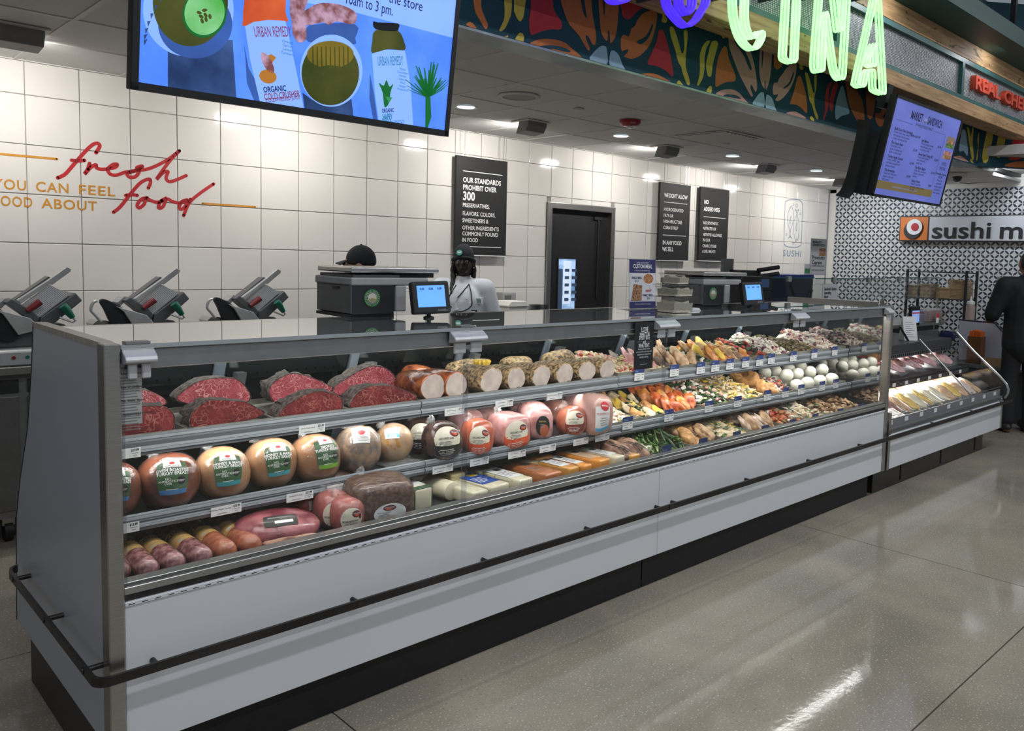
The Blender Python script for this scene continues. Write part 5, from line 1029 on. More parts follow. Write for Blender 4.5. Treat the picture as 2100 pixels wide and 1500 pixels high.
def bologna(px, py, rx, ry, label, seed, az):
    c, r = rest(px, py, ry, DS); k = rx*depth(c)/FPX; p = Pack('bologna', label, 'bologna', (c.x, max(c.y, .16), DS+r), (k, k*1.2, r), m_bol, 3.0, 0, seed, .02, 'wrapped bologna', wm=m_filmb).aim(az, 4).scale(1.2)
    p.patch(-.7, .75, -.85, -.5, marl, .0).oval(.05, -.15, .62, .58, cream, .003, cut=-.62).oval(.28, .12, .26, .17, marl, .006).oval(.28, .06, .12, .05, orl, .008).oval(.50, -.02, .10, .14, marl, .006).text('WELLSHIRE', .28, .14, .08, white, .009, width=.38).text('UNCURED BEEF BOLOGNA', -.05, -.20, .12, inkb, .006, width=.85, bold=.02).lines(0, -.3, 4, .8, greyt, .006, dv=.05)
bologna(680, 1042, 33, 38, 'pink bologna with a cream label, the rear one of two', 71, -24); bologna(716, 1056, 33, 36, 'pink bologna with a cream label, the front one of two', 72, -14)
p = Pack('roast_beef_block', 'dark brown square roast beef block in wrap with an oval label', 'roast beef', (.925, .185, DS+.082), (.118, .10, .082), m_brkf, 5, -12, 73, .02, wm=m_filmb).aim(-2, 0)
p.patch(-.5, .75, -.78, -.52, marl, .0).oval(.15, -.35, .50, .42, white, .003, cut=-.58).oval(.12, -.12, .20, .12, marl, .006).oval(.10, -.15, .10, .04, orl, .008).text('WELLSHIRE', .12, -.10, .07, white, .009, width=.3).text('TOP ROUND', -.05, -.30, .09, inkb, .006, width=.4).lines(-.05, -.38, 3, .4, greyt, .006, dv=.05)
Pack('roast_beef_block', 'second brown roast beef block behind the first', 'roast beef', (.90, .36, DS+.08), (.11, .07, .08), m_brkf, 4.5, -8, 74, .03, wm=m_filmb)
# ---------------------------------------------------------------- cheese loaves
CH = {'white': mat('white_cheese', (.66, .60, .44), .35, var=.05, scale=20, bump=.15), 'pale': mat('pale_yellow_cheese', (.70, .60, .34), .35, var=.05, scale=20), 'herb': mat('herbed_white_cheese', (.34, .34, .20), .35, col2=(.66, .62, .46), scale=55, contrast=(.28, .42)), 'orange': mat('orange_cheddar', (.74, .30, .045), .3, var=.06, scale=10), 'amber': mat('amber_cheddar', (.62, .30, .06), .3, var=.08, scale=10), 'brown': mat('smoked_gouda', (.40, .12, .035), .25, col2=(.50, .18, .06), scale=8, bump=.3, bscale=18), 'swiss': mat('swiss_cheese', (.68, .55, .26), .4, var=.06, scale=30)}
def cheese(px, py, w, l, h, kind, label, lab=white, rot=6, style='photo', round_=False, lift=0):
    c = hit(px, py, 2, DS+lift+h)       # px, py: middle of the front top edge
    y0 = max(c.y, .085); x = hit(px, py, 1, y0).x
    e = empty('cheese_loaf', (x, y0+l/2, DS+lift), label, 'cheese', 'cheese loaves', rot=(0, 0, math.radians(rot)))
    if round_: G().prism([(h*.5*math.cos(t)*w/h, h*.5+h*.5*math.sin(t)) for t in [k*math.pi/12 for k in range(24)]], 1, -l/2, l/2).build('loaf', CH[kind], e, smooth=40, bevel=.006)
    else: G().box(-w/2, w/2, -l/2, l/2, 0, h).build('loaf', CH[kind], e, bevel=.010, segs=3, smooth=50)
    def top(u, v, z=0): return (u, v, h+.0012+z)
    if style != 'none' and not round_:
        m1 = lab; G().box(-w*.46, w*.46, -l*.30, l*.36, h+.0004, h+.0012).build('label', m1, e)
        g = G()
        for q in range(5): g.box(-w*.36, w*(.05+.3*((q*7) % 5)/5), -l*.2+q*l*.055, -l*.2+q*l*.055+.004, h+.0013, h+.0018)
        g.build('label_print', greyt if lab != royal else white, e); G().box(-w*.05, w*.34, l*.14, l*.26, h+.0013, h+.0018).build('label_print', inkb if lab != royal else yellowl, e)
        if style == 'band': G().box(-w*.5-.0008, w*.5+.0008, -l*.49, -l*.36, -.0, h+.0008).build('label_band', greenl, e)
    g = G().box(-w/2-.003, w/2+.003, -l/2-.003, l/2+.003, .0005, h+.004); me = g.build('wrap', m_filmb, e, bevel=.008, segs=3, smooth=60)
    return e
cheese(866, 1002, .085, .22, .085, 'white', 'white cheese block in a green and white paper band', rot=4, style='band')
cheese(925, 990, .085, .22, .075, 'white', 'round white cheese log with a printed white label', lab=white, rot=5, round_=True)
cheese(938, 972, .08, .2, .07, 'swiss', 'pale swiss cheese block behind the first clear post', rot=4, style='none', lift=.012)
cheese(860, 976, .09, .09, .08, 'white', 'white cheese end at the back beside the roast beef block', rot=0, style='none')
cheese(985, 1014, .080, .20, .055, 'herb', 'low herbed white cheese block right of the clear post', rot=3, style='none')
cheese(1022, 999, .105, .26, .062, 'white', 'white cheese loaf with a royal blue label', lab=royal, rot=6)
cheese(1075, 984, .085, .26, .062, 'herb', 'herbed white cheese loaf with a pale label', rot=6)
cheese(1133, 974, .105, .26, .060, 'brown', 'brown smoked cheese loaf in shiny wrap', lab=CH['brown'], rot=6)
cheese(1175, 960, .070, .25, .060, 'amber', 'amber cheddar loaf with a picture label', rot=6)
cheese(1203, 955, .060, .25, .062, 'orange', 'orange cheddar loaf with a picture label', rot=6)
cheese(1238, 947, .075, .27, .068, 'orange', 'plain orange cheddar loaf with its label set back', lab=mat('label_peach', (.62, .40, .24), .4), rot=6)
cheese(1270, 937, .070, .25, .064, 'white', 'white cheese loaf with a picture label, right of the plain orange one', rot=6)
cheese(1302, 934, .070, .25, .050, 'amber', 'low amber cheese loaf in crinkled wrap', rot=6, style='none')
cheese(1325, 918, .085, .27, .060, 'herb', 'herbed white cheese loaf beside the grilled chicken', rot=6)
cheese(1000, 965, .09, .10, .062, 'white', 'white cheese piece at the back under the blue tag side', rot=0, style='none'); cheese(1095, 948, .09, .09, .062, 'swiss', 'yellow cheese piece at the back behind the smoked loaf', rot=0, style='none'); cheese(1118, 938, .11, .08, .07, 'orange', 'orange cheddar piece at the back of the deck', rot=0, style='none')
# ================================================================ PREPARED FOOD
def XU(px): return hit(px, 795-(px-1268)*.146, 1, .285).x
def XM(px): return hit(px, 862-(px-1268)*.181, 1, .255).x
def XD(px): return hit(px, 945-(px-1360)*.25, 1, .075).x
def C(n, a, b=None, r=.45, sc=30, bu=.4): return mat('food_'+n, a, r, col2=b, scale=sc, bump=bu, bscale=sc*2, var=.12)
F = {'cream': C('cream', (.46, .36, .22), (.64, .53, .36)), 'white': C('white', (.60, .55, .46), (.72, .67, .60)), 'pinkish': C('pinkish', (.44, .20, .17), (.60, .38, .32)), 'green': C('green', (.03, .085, .02), (.10, .19, .04)), 'dgreen': C('dark_green', (.012, .035, .012), (.045, .085, .03)), 'lgreen': C('light_green', (.20, .28, .08), (.38, .44, .18)), 'red': C('red', (.30, .025, .02), (.50, .07, .04), .3), 'purple': C('purple', (.08, .015, .03), (.20, .05, .09)), 'orange': C('orange', (.40, .12, .02), (.60, .27, .07), .35, 30, .8), 'buff': C('buffalo', (.30, .045, .010), (.50, .13, .035), .3, 26, .8), 'yellow': C('yellow', (.62, .40, .05), (.74, .55, .12), .35), 'brown': C('brown', (.14, .06, .022), (.32, .17, .07)), 'dbrown': C('dark_brown', (.035, .018, .012), (.11, .065, .04)), 'tan': C('tan', (.26, .14, .06), (.48, .31, .17), .45, 30, .8), 'fried': C('fried', (.30, .13, .035), (.50, .27, .09), .55, 40, .9), 'olive': C('olive', (.07, .065, .02), (.20, .16, .06)), 'chick': C('grilled_chicken', (.26, .13, .055), (.58, .40, .24), .45, 26, .9), 'charr': C('charred_chicken', (.16, .075, .045), (.36, .20, .13), .45, 22, .5), 'mozz': C('mozzarella', (.62, .61, .52), (.74, .73, .64), .3, 8, .15), 'pale': C('pale_strip', (.28, .17, .11), (.58, .45, .36), .45, 26, .9), 'ham': C('pork', (.36, .15, .15), (.55, .32, .31), .4, 20, .3), 'grain': C('grain', (.42, .32, .14), (.60, .50, .28), .5, 60, .9)}
def piece(kind, rr):
    """one small piece of food as (verts, faces)"""
    g = G()
    if kind == 'chunk': g.ell((0, 0, 0), (1, rr.uniform(.6, .9), rr.uniform(.5, .7)), 7, 5, fn=nzf(rr.randint(0, 9999), .35, 3))
    elif kind == 'tubey': g.tube([(-1, 0, 0), (-.35, .08, .12), (.35, .08, .12), (1, -.02, 0)], .26, 6)
    elif kind == 'leafy':
        b = rr.uniform(-.5, .5); g.add([(-1, 0, 0), (-.3, .5, .25+b*.3), (.5, .4, .1), (1, 0, .3), (.5, -.4, b*.3), (-.3, -.5, .1), (0, 0, .35)], [(0, 6, 1), (1, 6, 2), (2, 6, 3), (3, 6, 4), (4, 6, 5), (5, 6, 0)])
    elif kind == 'shred': g.tube([(-1, 0, 0), (-.3, .15, .1), (.4, -.12, .12), (1, .05, 0)], .10, 4)
    elif kind == 'stick': g.tube([(-1, 0, 0), (-.4, .06, .05), (.3, -.05, .06), (1, .04, 0)], [.07, .085, .085, .05], 6)
    elif kind == 'slice': g.ell((0, 0, 0), (1, .75, .16), 10, 6, fn=nzf(rr.randint(0, 999), .2, 2))
    return g.v, g.f
def heap(name, label, cat, x0, x1, y0, y1, z, h, mix, n, size, seed, back=.0, base=None, kind='stuff', align=None):
    """food piled in a tray: mound plus loose pieces; mix = [(material, piece kind, weight)]"""
    rr = random.Random(seed); mats = [F[m] for m, _, _ in mix]; w = [q for _, _, q in mix]
    g = G(); lp = nzf(seed, .5, 7)
    def top(u, v):
        e = min(u, 1-u, .5)*2; f = min(v, 1-v+.25, .5)*2
        return z+.012+h*(min(1, e*1.5)**.7)*(min(1, f*1.5)**.7)*(.85+.25*(lp(Vector((u*2, v*2, 0)))-1)+.0)+back*v
    cols = mats+([F[base]] if base else []); g.mat(len(cols)-1 if base else 0)
    g.grid(lambda a, b: (x0+(x1-x0)*a, y0+(y1-y0)*b, top(a, b)-size*.35), 10, 10)
    for _ in range(n):
        i = rr.choices(range(len(mix)), w)[0]; u, v = rr.uniform(.04, .96), rr.uniform(.03, .97)**1.0
        vs, fs = piece(mix[i][1], rr); sc = size*rr.uniform(.75, 1.25)
        R = Matrix.Rotation(rr.uniform(0, 6.28) if align is None else align+rr.uniform(-.3, .3), 3, 'Z') @ Matrix.Rotation(rr.uniform(-.5, .5), 3, 'Y') @ Matrix.Rotation(rr.uniform(-.6, .6), 3, 'X')
        c = Vector((x0+(x1-x0)*u, y0+(y1-y0)*v, top(u, v)+rr.uniform(-.2, .35)*size))
        g.mat(i); g.add([c+R @ Vector(q)*sc for q in vs], fs)
    return g.build(name, cols, smooth=50, label=label, cat=cat, kind=kind)
def slabs(name, cat, lab, x0, x1, y0, y1, z, mats, rows, cols, size, seed, lean=35, thick=.28, group=None, marks=False, h=.0, back=.05):
    """separate cuts of meat leaning on one another"""
    rr = random.Random(seed); k = 0; proto = []
    for q in range(3):
        n1, n2 = nzf(seed*7+q, .30, 2.6), nzf(seed*9+q, .22, 7); g = G().ell((0, 0, 0), (size*.62, size, size*thick), 20, 14, fn=lambda d: n1(d)*n2(d)); proto.append(g.mesh(name, F[mats[0]], smooth='all'))
    for j in range(rows):
        for i in range(cols):
            u = (i+.5)/cols; v = (j+.5)/rows; m = mats[(i+j) % len(mats)]
            me = proto[(i*2+j) % 3]
            if m != mats[0]:
                me = me.copy(); me.materials.clear(); me.materials.append(F[m])
            o = link(name, me, None, (x0+(x1-x0)*u+rr.uniform(-.012, .012), y0+(y1-y0)*v, z+size*.45+h+back*v), (math.radians(lean+rr.uniform(-12, 12)), math.radians(rr.uniform(-14, 14)), math.radians(rr.uniform(-22, 22))))
            tag(o, lab % (ORD[i % 20], ['front', 'second', 'third', 'fourth'][j]), cat, group)
            if marks:
                g = G()
                for s in (-1, 0, 1):
                    for d in (1, -1):
                        pts = []
                        for t in range(7):
                            a = (t/6-.5)*1.7; x, y = a*.45+s*.28, d*a*.8; qd = 1-x*x-(y)**2*.8
                            if qd > .1: pts.append((x*size*.62, y*size, math.sqrt(qd)*size*thick*1.06+.0005))
                        if len(pts) > 2: g.tube(pts, .0022, 5)
                g.build('grill_marks', F['dbrown'], o)
            k += 1
TU, TM_, TD = 'trays of prepared food on the upper shelf', 'trays of prepared food on the middle shelf', 'trays of prepared food on the bottom deck'
def trays(edges, f, y0, y1, z, h, names, grp, where):
    out = []
    for i in range(len(edges)-1):
        a, b = f(edges[i])+.002, f(edges[i+1])-.002
        steel_tray(a, b, y0, y1, z+.0005, h, 'steel tray on the '+where+' holding the '+names[i], grp); out.append((a+.006, b-.006))
    return out
# upper shelf
nm = ['pink bean salad', 'sliced pork', 'grilled chicken', 'dark grain salad', 'herbed yellow chicken', 'lemon salmon', 'greens with red pepper', 'white bean salad', 'mushroom salad', 'creamy potato salad']
T = trays([1268, 1335, 1393, 1452, 1478, 1530, 1562, 1592, 1632, 1690, 1735], XU, .290, .70, US, .034, nm, TU, 'upper shelf')
Y0, Y1 = .30, .68
heap('bean_salad', 'pink and cream bean salad behind the small black sign', 'salad', *T[0], Y0, Y1, US, .060, [('cream', 'chunk', 4), ('pinkish', 'chunk', 3), ('red', 'chunk', 1), ('lgreen', 'chunk', 1)], 260, .013, 1, .03)
heap('grain_bed', 'grain bed under the sliced pork', 'salad', *T[1], Y0, Y1, US, .03, [('grain', 'chunk', 3), ('dbrown', 'stick', 1)], 120, .010, 2, .02)
slabs('pork_slice', 'pork', 'pink pork slice with a dark rind, %s in the %s row', *T[1], Y0+.03, Y1-.06, US+.01, ['ham', 'ham', 'dbrown'], 3, 3, .05, 3, 48, .16, 'pork slices', back=.04)
slabs('chicken_breast', 'chicken', 'pale grilled chicken breast on the upper shelf, %s in the %s row', *T[2], Y0+.03, Y1-.05, US+.004, ['chick', 'chick', 'tan'], 3, 3, .062, 5, 50, .30, 'grilled chicken breasts', back=.05)
heap('grain_salad', 'dark grain salad with white crumbs beside the grilled chicken', 'salad', *T[3], Y0, Y1, US, .045, [('dgreen', 'chunk', 3), ('white', 'chunk', 1), ('dbrown', 'chunk', 2)], 120, .011, 6, .03)
heap('herb_bed', 'herb crumbs scattered over the yellow chicken', 'garnish', *T[4], Y0, Y1, US, .05, [('orange', 'chunk', 2), ('green', 'leafy', 2), ('yellow', 'chunk', 1)], 130, .011, 7, .035)
slabs('crusted_chicken', 'chicken', 'yellow crusted chicken piece, %s in the %s row', *T[4], Y0+.03, Y1-.05, US+.028, ['orange', 'yellow', 'tan'], 3, 3, .048, 8, 38, .34, 'yellow crusted chicken pieces', back=.045)
slabs('salmon_fillet', 'salmon', 'grilled salmon fillet with dark marks, %s in the %s row', *T[5], Y0+.03, Y1-.08, US+.006, ['charr', 'orange'], 3, 2, .05, 9, 40, .34, 'grilled salmon fillets', back=.05)
heap('lemon_slices', 'yellow lemon slices over the salmon', 'garnish', *T[5], Y0+.04, Y1, US, .05, [('yellow', 'slice', 3), ('lgreen', 'leafy', 1)], 40, .018, 10, .04)
heap('green_salad', 'dark leafy salad with red peppers', 'salad', *T[6], Y0, Y1, US, .06, [('dgreen', 'leafy', 4), ('red', 'chunk', 2), ('purple', 'leafy', 2), ('green', 'leafy', 2)], 170, .018, 11, .035)
heap('white_bean_salad', 'mound of white bean salad with red flecks', 'salad', *T[7], Y0, Y1, US, .085, [('white', 'chunk', 6), ('purple', 'chunk', 1), ('pinkish', 'chunk', 1)], 260, .013, 12, .035)
heap('mushroom_salad', 'brown and olive mushroom salad', 'salad', *T[8], Y0, Y1, US, .055, [('olive', 'chunk', 4), ('dbrown', 'chunk', 3), ('tan', 'slice', 2)], 260, .014, 13, .035)
heap('potato_salad', 'mound of creamy pink-white salad at the far end of the upper shelf', 'salad', *T[9], Y0, Y1, US, .085, [('white', 'chunk', 4), ('pinkish', 'chunk', 2), ('purple', 'chunk', 1)], 240, .014, 14, .035)
# middle shelf
nm = ['chopped chicken salad', 'spinach pastries', 'orange buffalo chicken', 'kale salad', 'pasta salad', 'fried chicken', 'grated slaw', 'mozzarella on the left', 'mozzarella on the right']
T = trays([1236, 1322, 1385, 1452, 1520, 1580, 1612, 1640, 1686, 1737], XM, .262, .68, MS, .034, nm, TM_, 'middle shelf')
Y0, Y1 = .272, .66
heap('chicken_salad', 'smooth mound of chopped cream chicken salad', 'salad', *T[0], Y0, Y1, MS, .075, [('white', 'chunk', 2), ('cream', 'chunk', 3), ('pinkish', 'chunk', 1), ('lgreen', 'chunk', 1)], 420, .009, 21, .03)
slabs('spinach_pastry', 'pastry', 'golden spinach pastry, %s in the %s row', *T[1], Y0+.03, Y1-.05, MS+.0, ['fried', 'cream', 'yellow'], 4, 3, .052, 22, 28, .36, 'spinach pastries', back=.06)
heap('spinach_filling', 'dark spinach and crumbs between the pastries', 'garnish', *T[1], Y0, Y1, MS, .03, [('dgreen', 'chunk', 3), ('cream', 'chunk', 2)], 150, .011, 23, .05)
slabs('buffalo_chicken', 'chicken', 'orange-red buffalo chicken strip, %s in the %s row', *T[2], Y0+.03, Y1-.05, MS+.014, ['buff', 'buff', 'orange'], 4, 4, .055, 24, 36, .32, 'buffalo chicken strips', back=.085)
heap('kale_salad', 'chopped kale salad with pink and white bits', 'salad', *T[3], Y0, Y1, MS, .075, [('dgreen', 'leafy', 3), ('green', 'leafy', 3), ('lgreen', 'leafy', 2), ('pinkish', 'chunk', 2), ('white', 'chunk', 2), ('purple', 'leafy', 1)], 320, .015, 25, .06)
heap('pasta_salad', 'yellow penne pasta with green leaves', 'pasta', *T[4], Y0, Y1, MS, .065, [('cream', 'tubey', 6), ('yellow', 'tubey', 2), ('green', 'leafy', 1)], 230, .021, 26, .06)
slabs('fried_chicken', 'fried chicken', 'crisp brown fried chicken piece, %s in the %s row', *T[5], Y0+.03, Y1-.06, MS+.01, ['fried'], 3, 2, .07, 27, 20, .55, 'fried chicken pieces', back=.07)
heap('grated_slaw', 'grated white slaw over dark red meat', 'salad', *T[6], Y0, Y1, MS, .065, [('white', 'shred', 3), ('green', 'leafy', 1), ('pinkish', 'shred', 2), ('red', 'chunk', 1), ('dbrown', 'chunk', 2)], 260, .015, 28, .05)
rr = random.Random(9); mz = G().ell((0, 0, .042), (.044, .044, .042), 20, 14, fn=nzf(3, .05, 3)).mesh('mozzarella_ball', F['mozz'], smooth='all')
for q, tr_ in enumerate((T[7], T[8])):
    i = 0
    for j in range(5):
        for u in ((.24, .74) if j % 2 == 0 else (.26, .76)):
            o = link('mozzarella_ball', mz, None, (tr_[0]+(tr_[1]-tr_[0])*u, Y0+.045+j*.082, MS+.0045+(.055*(j > 0))*(j % 2 == 1)), (0, 0, rr.uniform(0, 6)), (rr.uniform(.95, 1.06),)*3)
            tag(o, 'white mozzarella ball in the %s mozzarella tray, %s row from the front, %s' % (('left', 'right')[q], ORD[j], ('left' if u < .5 else 'right')), 'mozzarella', 'mozzarella balls'); i += 1
# bottom deck
nm = ['cross-hatched chicken', 'green beans', 'breaded chicken with cheese', 'green gratin', 'pale chicken strips', 'roast vegetables', 'pale roasted roots', 'creamy mushrooms', 'far end mushrooms']
T = trays([1292, 1352, 1432, 1498, 1560, 1618, 1660, 1704, 1744, 1782], XD, .085, .72, DS, .03, nm, TD, 'bottom deck')
Y0, Y1 = .10, .69
slabs('hatched_chicken', 'chicken', 'brown cross-hatched chicken breast, %s in the %s row', *T[0], Y0+.04, Y1-.1, DS+.01, ['charr', 'charr', 'chick'], 4, 2, .085, 31, 26, .32, 'cross-hatched chicken breasts', marks=True, back=.07)
heap('green_beans', 'long green beans beside the cross-hatched chicken', 'green beans', *T[1], Y0, Y1, DS, .065, [('green', 'stick', 4), ('lgreen', 'stick', 1), ('dgreen', 'stick', 2)], 210, .062, 32, .05, align=1.1)
slabs('breaded_chicken', 'chicken', 'breaded chicken piece under grated cheese, %s in the %s row', *T[2], Y0+.04, Y1-.08, DS+.008, ['fried', 'tan'], 4, 2, .075, 33, 16, .42, 'breaded chicken pieces', back=.06)
heap('grated_cheese', 'white grated cheese over the breaded chicken', 'cheese', *T[2], Y0+.04, Y1-.05, DS, .052, [('white', 'shred', 4), ('cream', 'shred', 2)], 260, .017, 34, .06, base='fried')
heap('green_gratin', 'green vegetables under grated yellow cheese', 'vegetables', *T[3], Y0, Y1, DS, .055, [('cream', 'shred', 5), ('yellow', 'shred', 2), ('dgreen', 'leafy', 3), ('green', 'leafy', 2)], 420, .015, 35, .06)
slabs('chicken_strip', 'chicken', 'pale grilled chicken strip on the deck, %s in the %s row', *T[4], Y0+.04, Y1-.08, DS+.008, ['pale', 'tan', 'pale'], 4, 5, .066, 36, 30, .26, 'grilled chicken strips', back=.07)
heap('roast_vegetables', 'colourful roast vegetables with orange and red pieces', 'vegetables', *T[5], Y0, Y1, DS, .06, [('buff', 'chunk', 3), ('orange', 'stick', 2), ('green', 'leafy', 2), ('red', 'chunk', 1), ('brown', 'slice', 3), ('white', 'chunk', 1)], 260, .019, 37, .06)
heap('roasted_roots', 'pale roasted vegetables with green herbs', 'vegetables', *T[6], Y0, Y1, DS, .065, [('white', 'slice', 3), ('cream', 'chunk', 3), ('green', 'leafy', 1), ('tan', 'slice', 2)], 220, .022, 38, .06)
heap('creamy_mushrooms', 'yellow-brown mushrooms with green herbs', 'vegetables', *T[7], Y0, Y1, DS, .06, [('tan', 'slice', 4), ('brown', 'chunk', 2), ('dgreen', 'leafy', 2), ('cream', 'chunk', 2)], 240, .02, 39, .06)
heap('mushroom_mix', 'brown mushroom mix in the last tray of the deck', 'vegetables', *T[8], Y0, Y1, DS, .055, [('brown', 'slice', 4), ('tan', 'chunk', 3), ('dgreen', 'leafy', 2)], 240, .02, 40, .06)
# ================================================================ PRICE TAGS AND NOTICES
m_tagw = mat('tag_white', (.66, .67, .68), .45, var=.02); m_tagb = mat('tag_navy', (.020, .040, .155), .45, var=.05); m_tagl = mat('tag_light_print', (.30, .42, .62), .5)
def print_lines(e, spec, m, y=-.0016, name='print'):
    g = G()
    for (x0, x1, z0, z1) in spec: g.box(x0, x1, y, y+.0004, z0, z1)
    return g.build(name, m, e)
def white_tag(px, py, ys, label, price, title, hh=.030, ww=.098):
    p = hit(px, py, 1, ys-.003); e = empty('price_tag', p, label, 'price tag', 'white price tags')
    G().box(-ww/2, ww/2, -.001, 0, -hh/2, hh/2).build('card', m_tagw, e)
    text(price, .0115, inkb, facing_front(ww*.34, -.0015, hh*.26), e, .022, name='price', bold=.03); text(title, .0075, inkb, facing_front(-ww*.16, -.0015, hh*.18), e, None, name='title')
    print_lines(e, [(-ww*.30, ww*.02, -hh*.30, -hh*.24), (ww*.24, ww*.44, -hh*.05, -hh*.0), (ww*.28, ww*.40, -hh*.28, -hh*.22), (ww*.19, ww*.192, -hh*.45, hh*.45)], greyt)
U_, M__ = SH_U[0], SH_M[0]
for i, (x, y, pr, tt) in enumerate([(252, 932, '$19.99', 'Roast Beef'), (640, 880, '$19.99', 'Herb Roast Beef'), (932, 844, '$14.99', 'Glazed Turkey'), (1034, 828, '$14.99', 'Herb Turkey'), (1137, 813, '$14.99', 'Herb Turkey Breast')]): white_tag(x, y, U_, 'white price tag on the upper shelf rail, %s from the left' % ORD[i], pr, tt)
for i, (x, y, pr, tt) in enumerate([(249, 1086, '$13.99', 'Roasted'), (464, 1046, '$13.99', 'Honey Maple Turkey'), (615, 1018, '$13.99', 'Smoked Turkey'), (696, 1001, '$13.99', 'Oven Roasted Chicken'), (793, 983, '$13.99', 'No Salt Turkey'), (908, 962, '$12.99', 'Black Forest Ham'), (983, 947, '$12.99', 'Virginia Ham'), (1060, 932, '$12.99', 'Uncured Ham'), (1123, 920, '$15.99', 'Spanish Ham'), (1191, 906, '$12.99', 'Maple Ham'), (1235, 898, '$15.99', 'Prosciutto Cotto')]): white_tag(x, y, M__, 'white price tag on the middle shelf rail, %s from the left' % ORD[i], pr, tt)
def blue_tag(px, py, ys, label, word, short=False, w=.074, h=.062):
    p = hit(px, py, 1, ys-.006); e = empty('price_tag', p, label, 'price tag', 'blue-topped price tags')
    if short: G().box(-w/2, w/2, -.001, 0, -.018, .018).build('card', m_tagb, e); text(word, .013, m_tagl, facing_front(-w*.44, -.0015, -.004), e, name='title', align='LEFT', shear=.2); return
    G().box(-w/2, w/2, -.001, 0, -h/2, h*.10).build('card', m_tagw, e); G().box(-w/2, w/2, -.0015, .0, h*.10, h/2).build('header', m_tagb, e)
    text(word, .013, m_tagl, facing_front(-w*.44, -.002, h*.27), e, name='title', align='LEFT', shear=.2)
    print_lines(e, [(-w*.44, w*.10, -h*.04, h*.0), (-w*.44, w*.04, -h*.16, -h*.12), (-w*.30, w*.02, -h*.36, -h*.30), (w*.22, w*.44, -h*.08, h*.0), (w*.26, w*.40, -h*.3, -h*.24)], greyt)
UB = [(1311, 768, 'Side'), (1383, 760, 'Entree'), (1437, 755, 'Entree'), (1467, 751, 'Side'), (1497, 747, 'Entree'), (1529, 743, 'Entree'), (1558, 740, 'Side'), (1582, 736, 'Side'), (1627, 731, 'Side'), (1670, 726, 'Side'), (1712, 720, 'Side')]
for i, (x, y, w_) in enumerate(UB): blue_tag(x, y, U_, 'blue-topped price tag on the upper shelf rail, %s from the left' % ORD[i], w_)
MB = [(1287, 868, 'Entree'), (1372, 852, 'Side'), (1454, 834, 'Entree'), (1513, 824, 'Side'), (1574, 811, 'Side'), (1611, 805, 'Entree'), (1643, 799, 'Entree'), (1686, 792, 'Entree'), (1714, 787, 'Side')]
for i, (x, y, w_) in enumerate(MB): blue_tag(x, y, M__, 'blue-topped price tag on the middle shelf rail, %s from the left' % ORD[i], w_)
DB = [(1367, 921, 'Entree'), (1442, 906, 'Side'), (1511, 892, 'Entree'), (1569, 879, 'Side'), (1626, 866, 'Side'), (1672, 855, 'Side'), (1723, 844, 'Entree'), (1765, 834, 'Side')]
for i, (x, y, w_) in enumerate(DB): blue_tag(x, y, .062, 'small navy tag on the bottom deck edge, %s from the left' % ORD[i], w_, True)
# allergen notice hanging inside the left pane, small black sign on the glass
p = hit(267, 812, 1, .012); e = empty('allergen_notice', p, 'translucent white allergen notice hanging inside the left pane', 'notice')
a = hit(241, 756, 1, .012); b = hit(292, 870, 1, .012); w, h = b.x-a.x, a.z-b.z
G().box(-w/2, w/2, 0, .001, -h/2, h/2).build('sheet', mat('notice_paper', (.50, .47, .47), .6), e)
for i, s_ in enumerate(['Allergen Warning', 'Raw or Undercooked Warning', 'Pits, Shells, Bones', 'Unpasteurized Warning']):
    z = h/2-.018-i*h*.235; text(s_, .0085, inkb, facing_front(-w*.40, -.0008, z), e, align='LEFT', name='heading', bold=.02)
    print_lines(e, [(-w*.40, w*(.42-.05*((k*3) % 4)), z-.0125-k*.0078, z-.010-k*.0078) for k in range(5)], greyt, -.0006)
a = hit(1303, 662, 1, -.003); b = hit(1338, 755, 1, -.003); w, h = b.x-a.x, a.z-b.z
e = empty('glass_sign', ((a.x+b.x)/2, -.003, (a.z+b.z)/2), "black card on the glass reading LOVE WHAT'S IN EVERY BITE", 'sign')
G().box(-w/2, w/2, 0, .002, -h/2, h/2).build('card', m_sign, e)
for (s_, v, sz, wd) in [('LOVE', .34, .030, .36), ("WHAT'S IN", .24, .024, .52), ('EVERY BITE', .165, .024, .56), ('and', .085, .016, .15), ("WHAT ISN'T.", .0, .026, .60)]: text(s_, sz, m_wp, facing_front(0, -.0015, h*v), e, w*wd, bold=.02)
text('We ban synthetic nitrates\nand nitrites from our charcuterie\nand deli meats. Except those\nnaturally occurring.', .0105, m_wp, facing_front(0, -.0015, -h*.155), e, w*.82, lead=1.15)
print_lines(e, [(-w*.38, -w*.12, h*.085, h*.087), (w*.12, w*.38, h*.085, h*.087), (-w*.2, w*.2, -h*.40, -h*.396)], m_wp, -.0012)
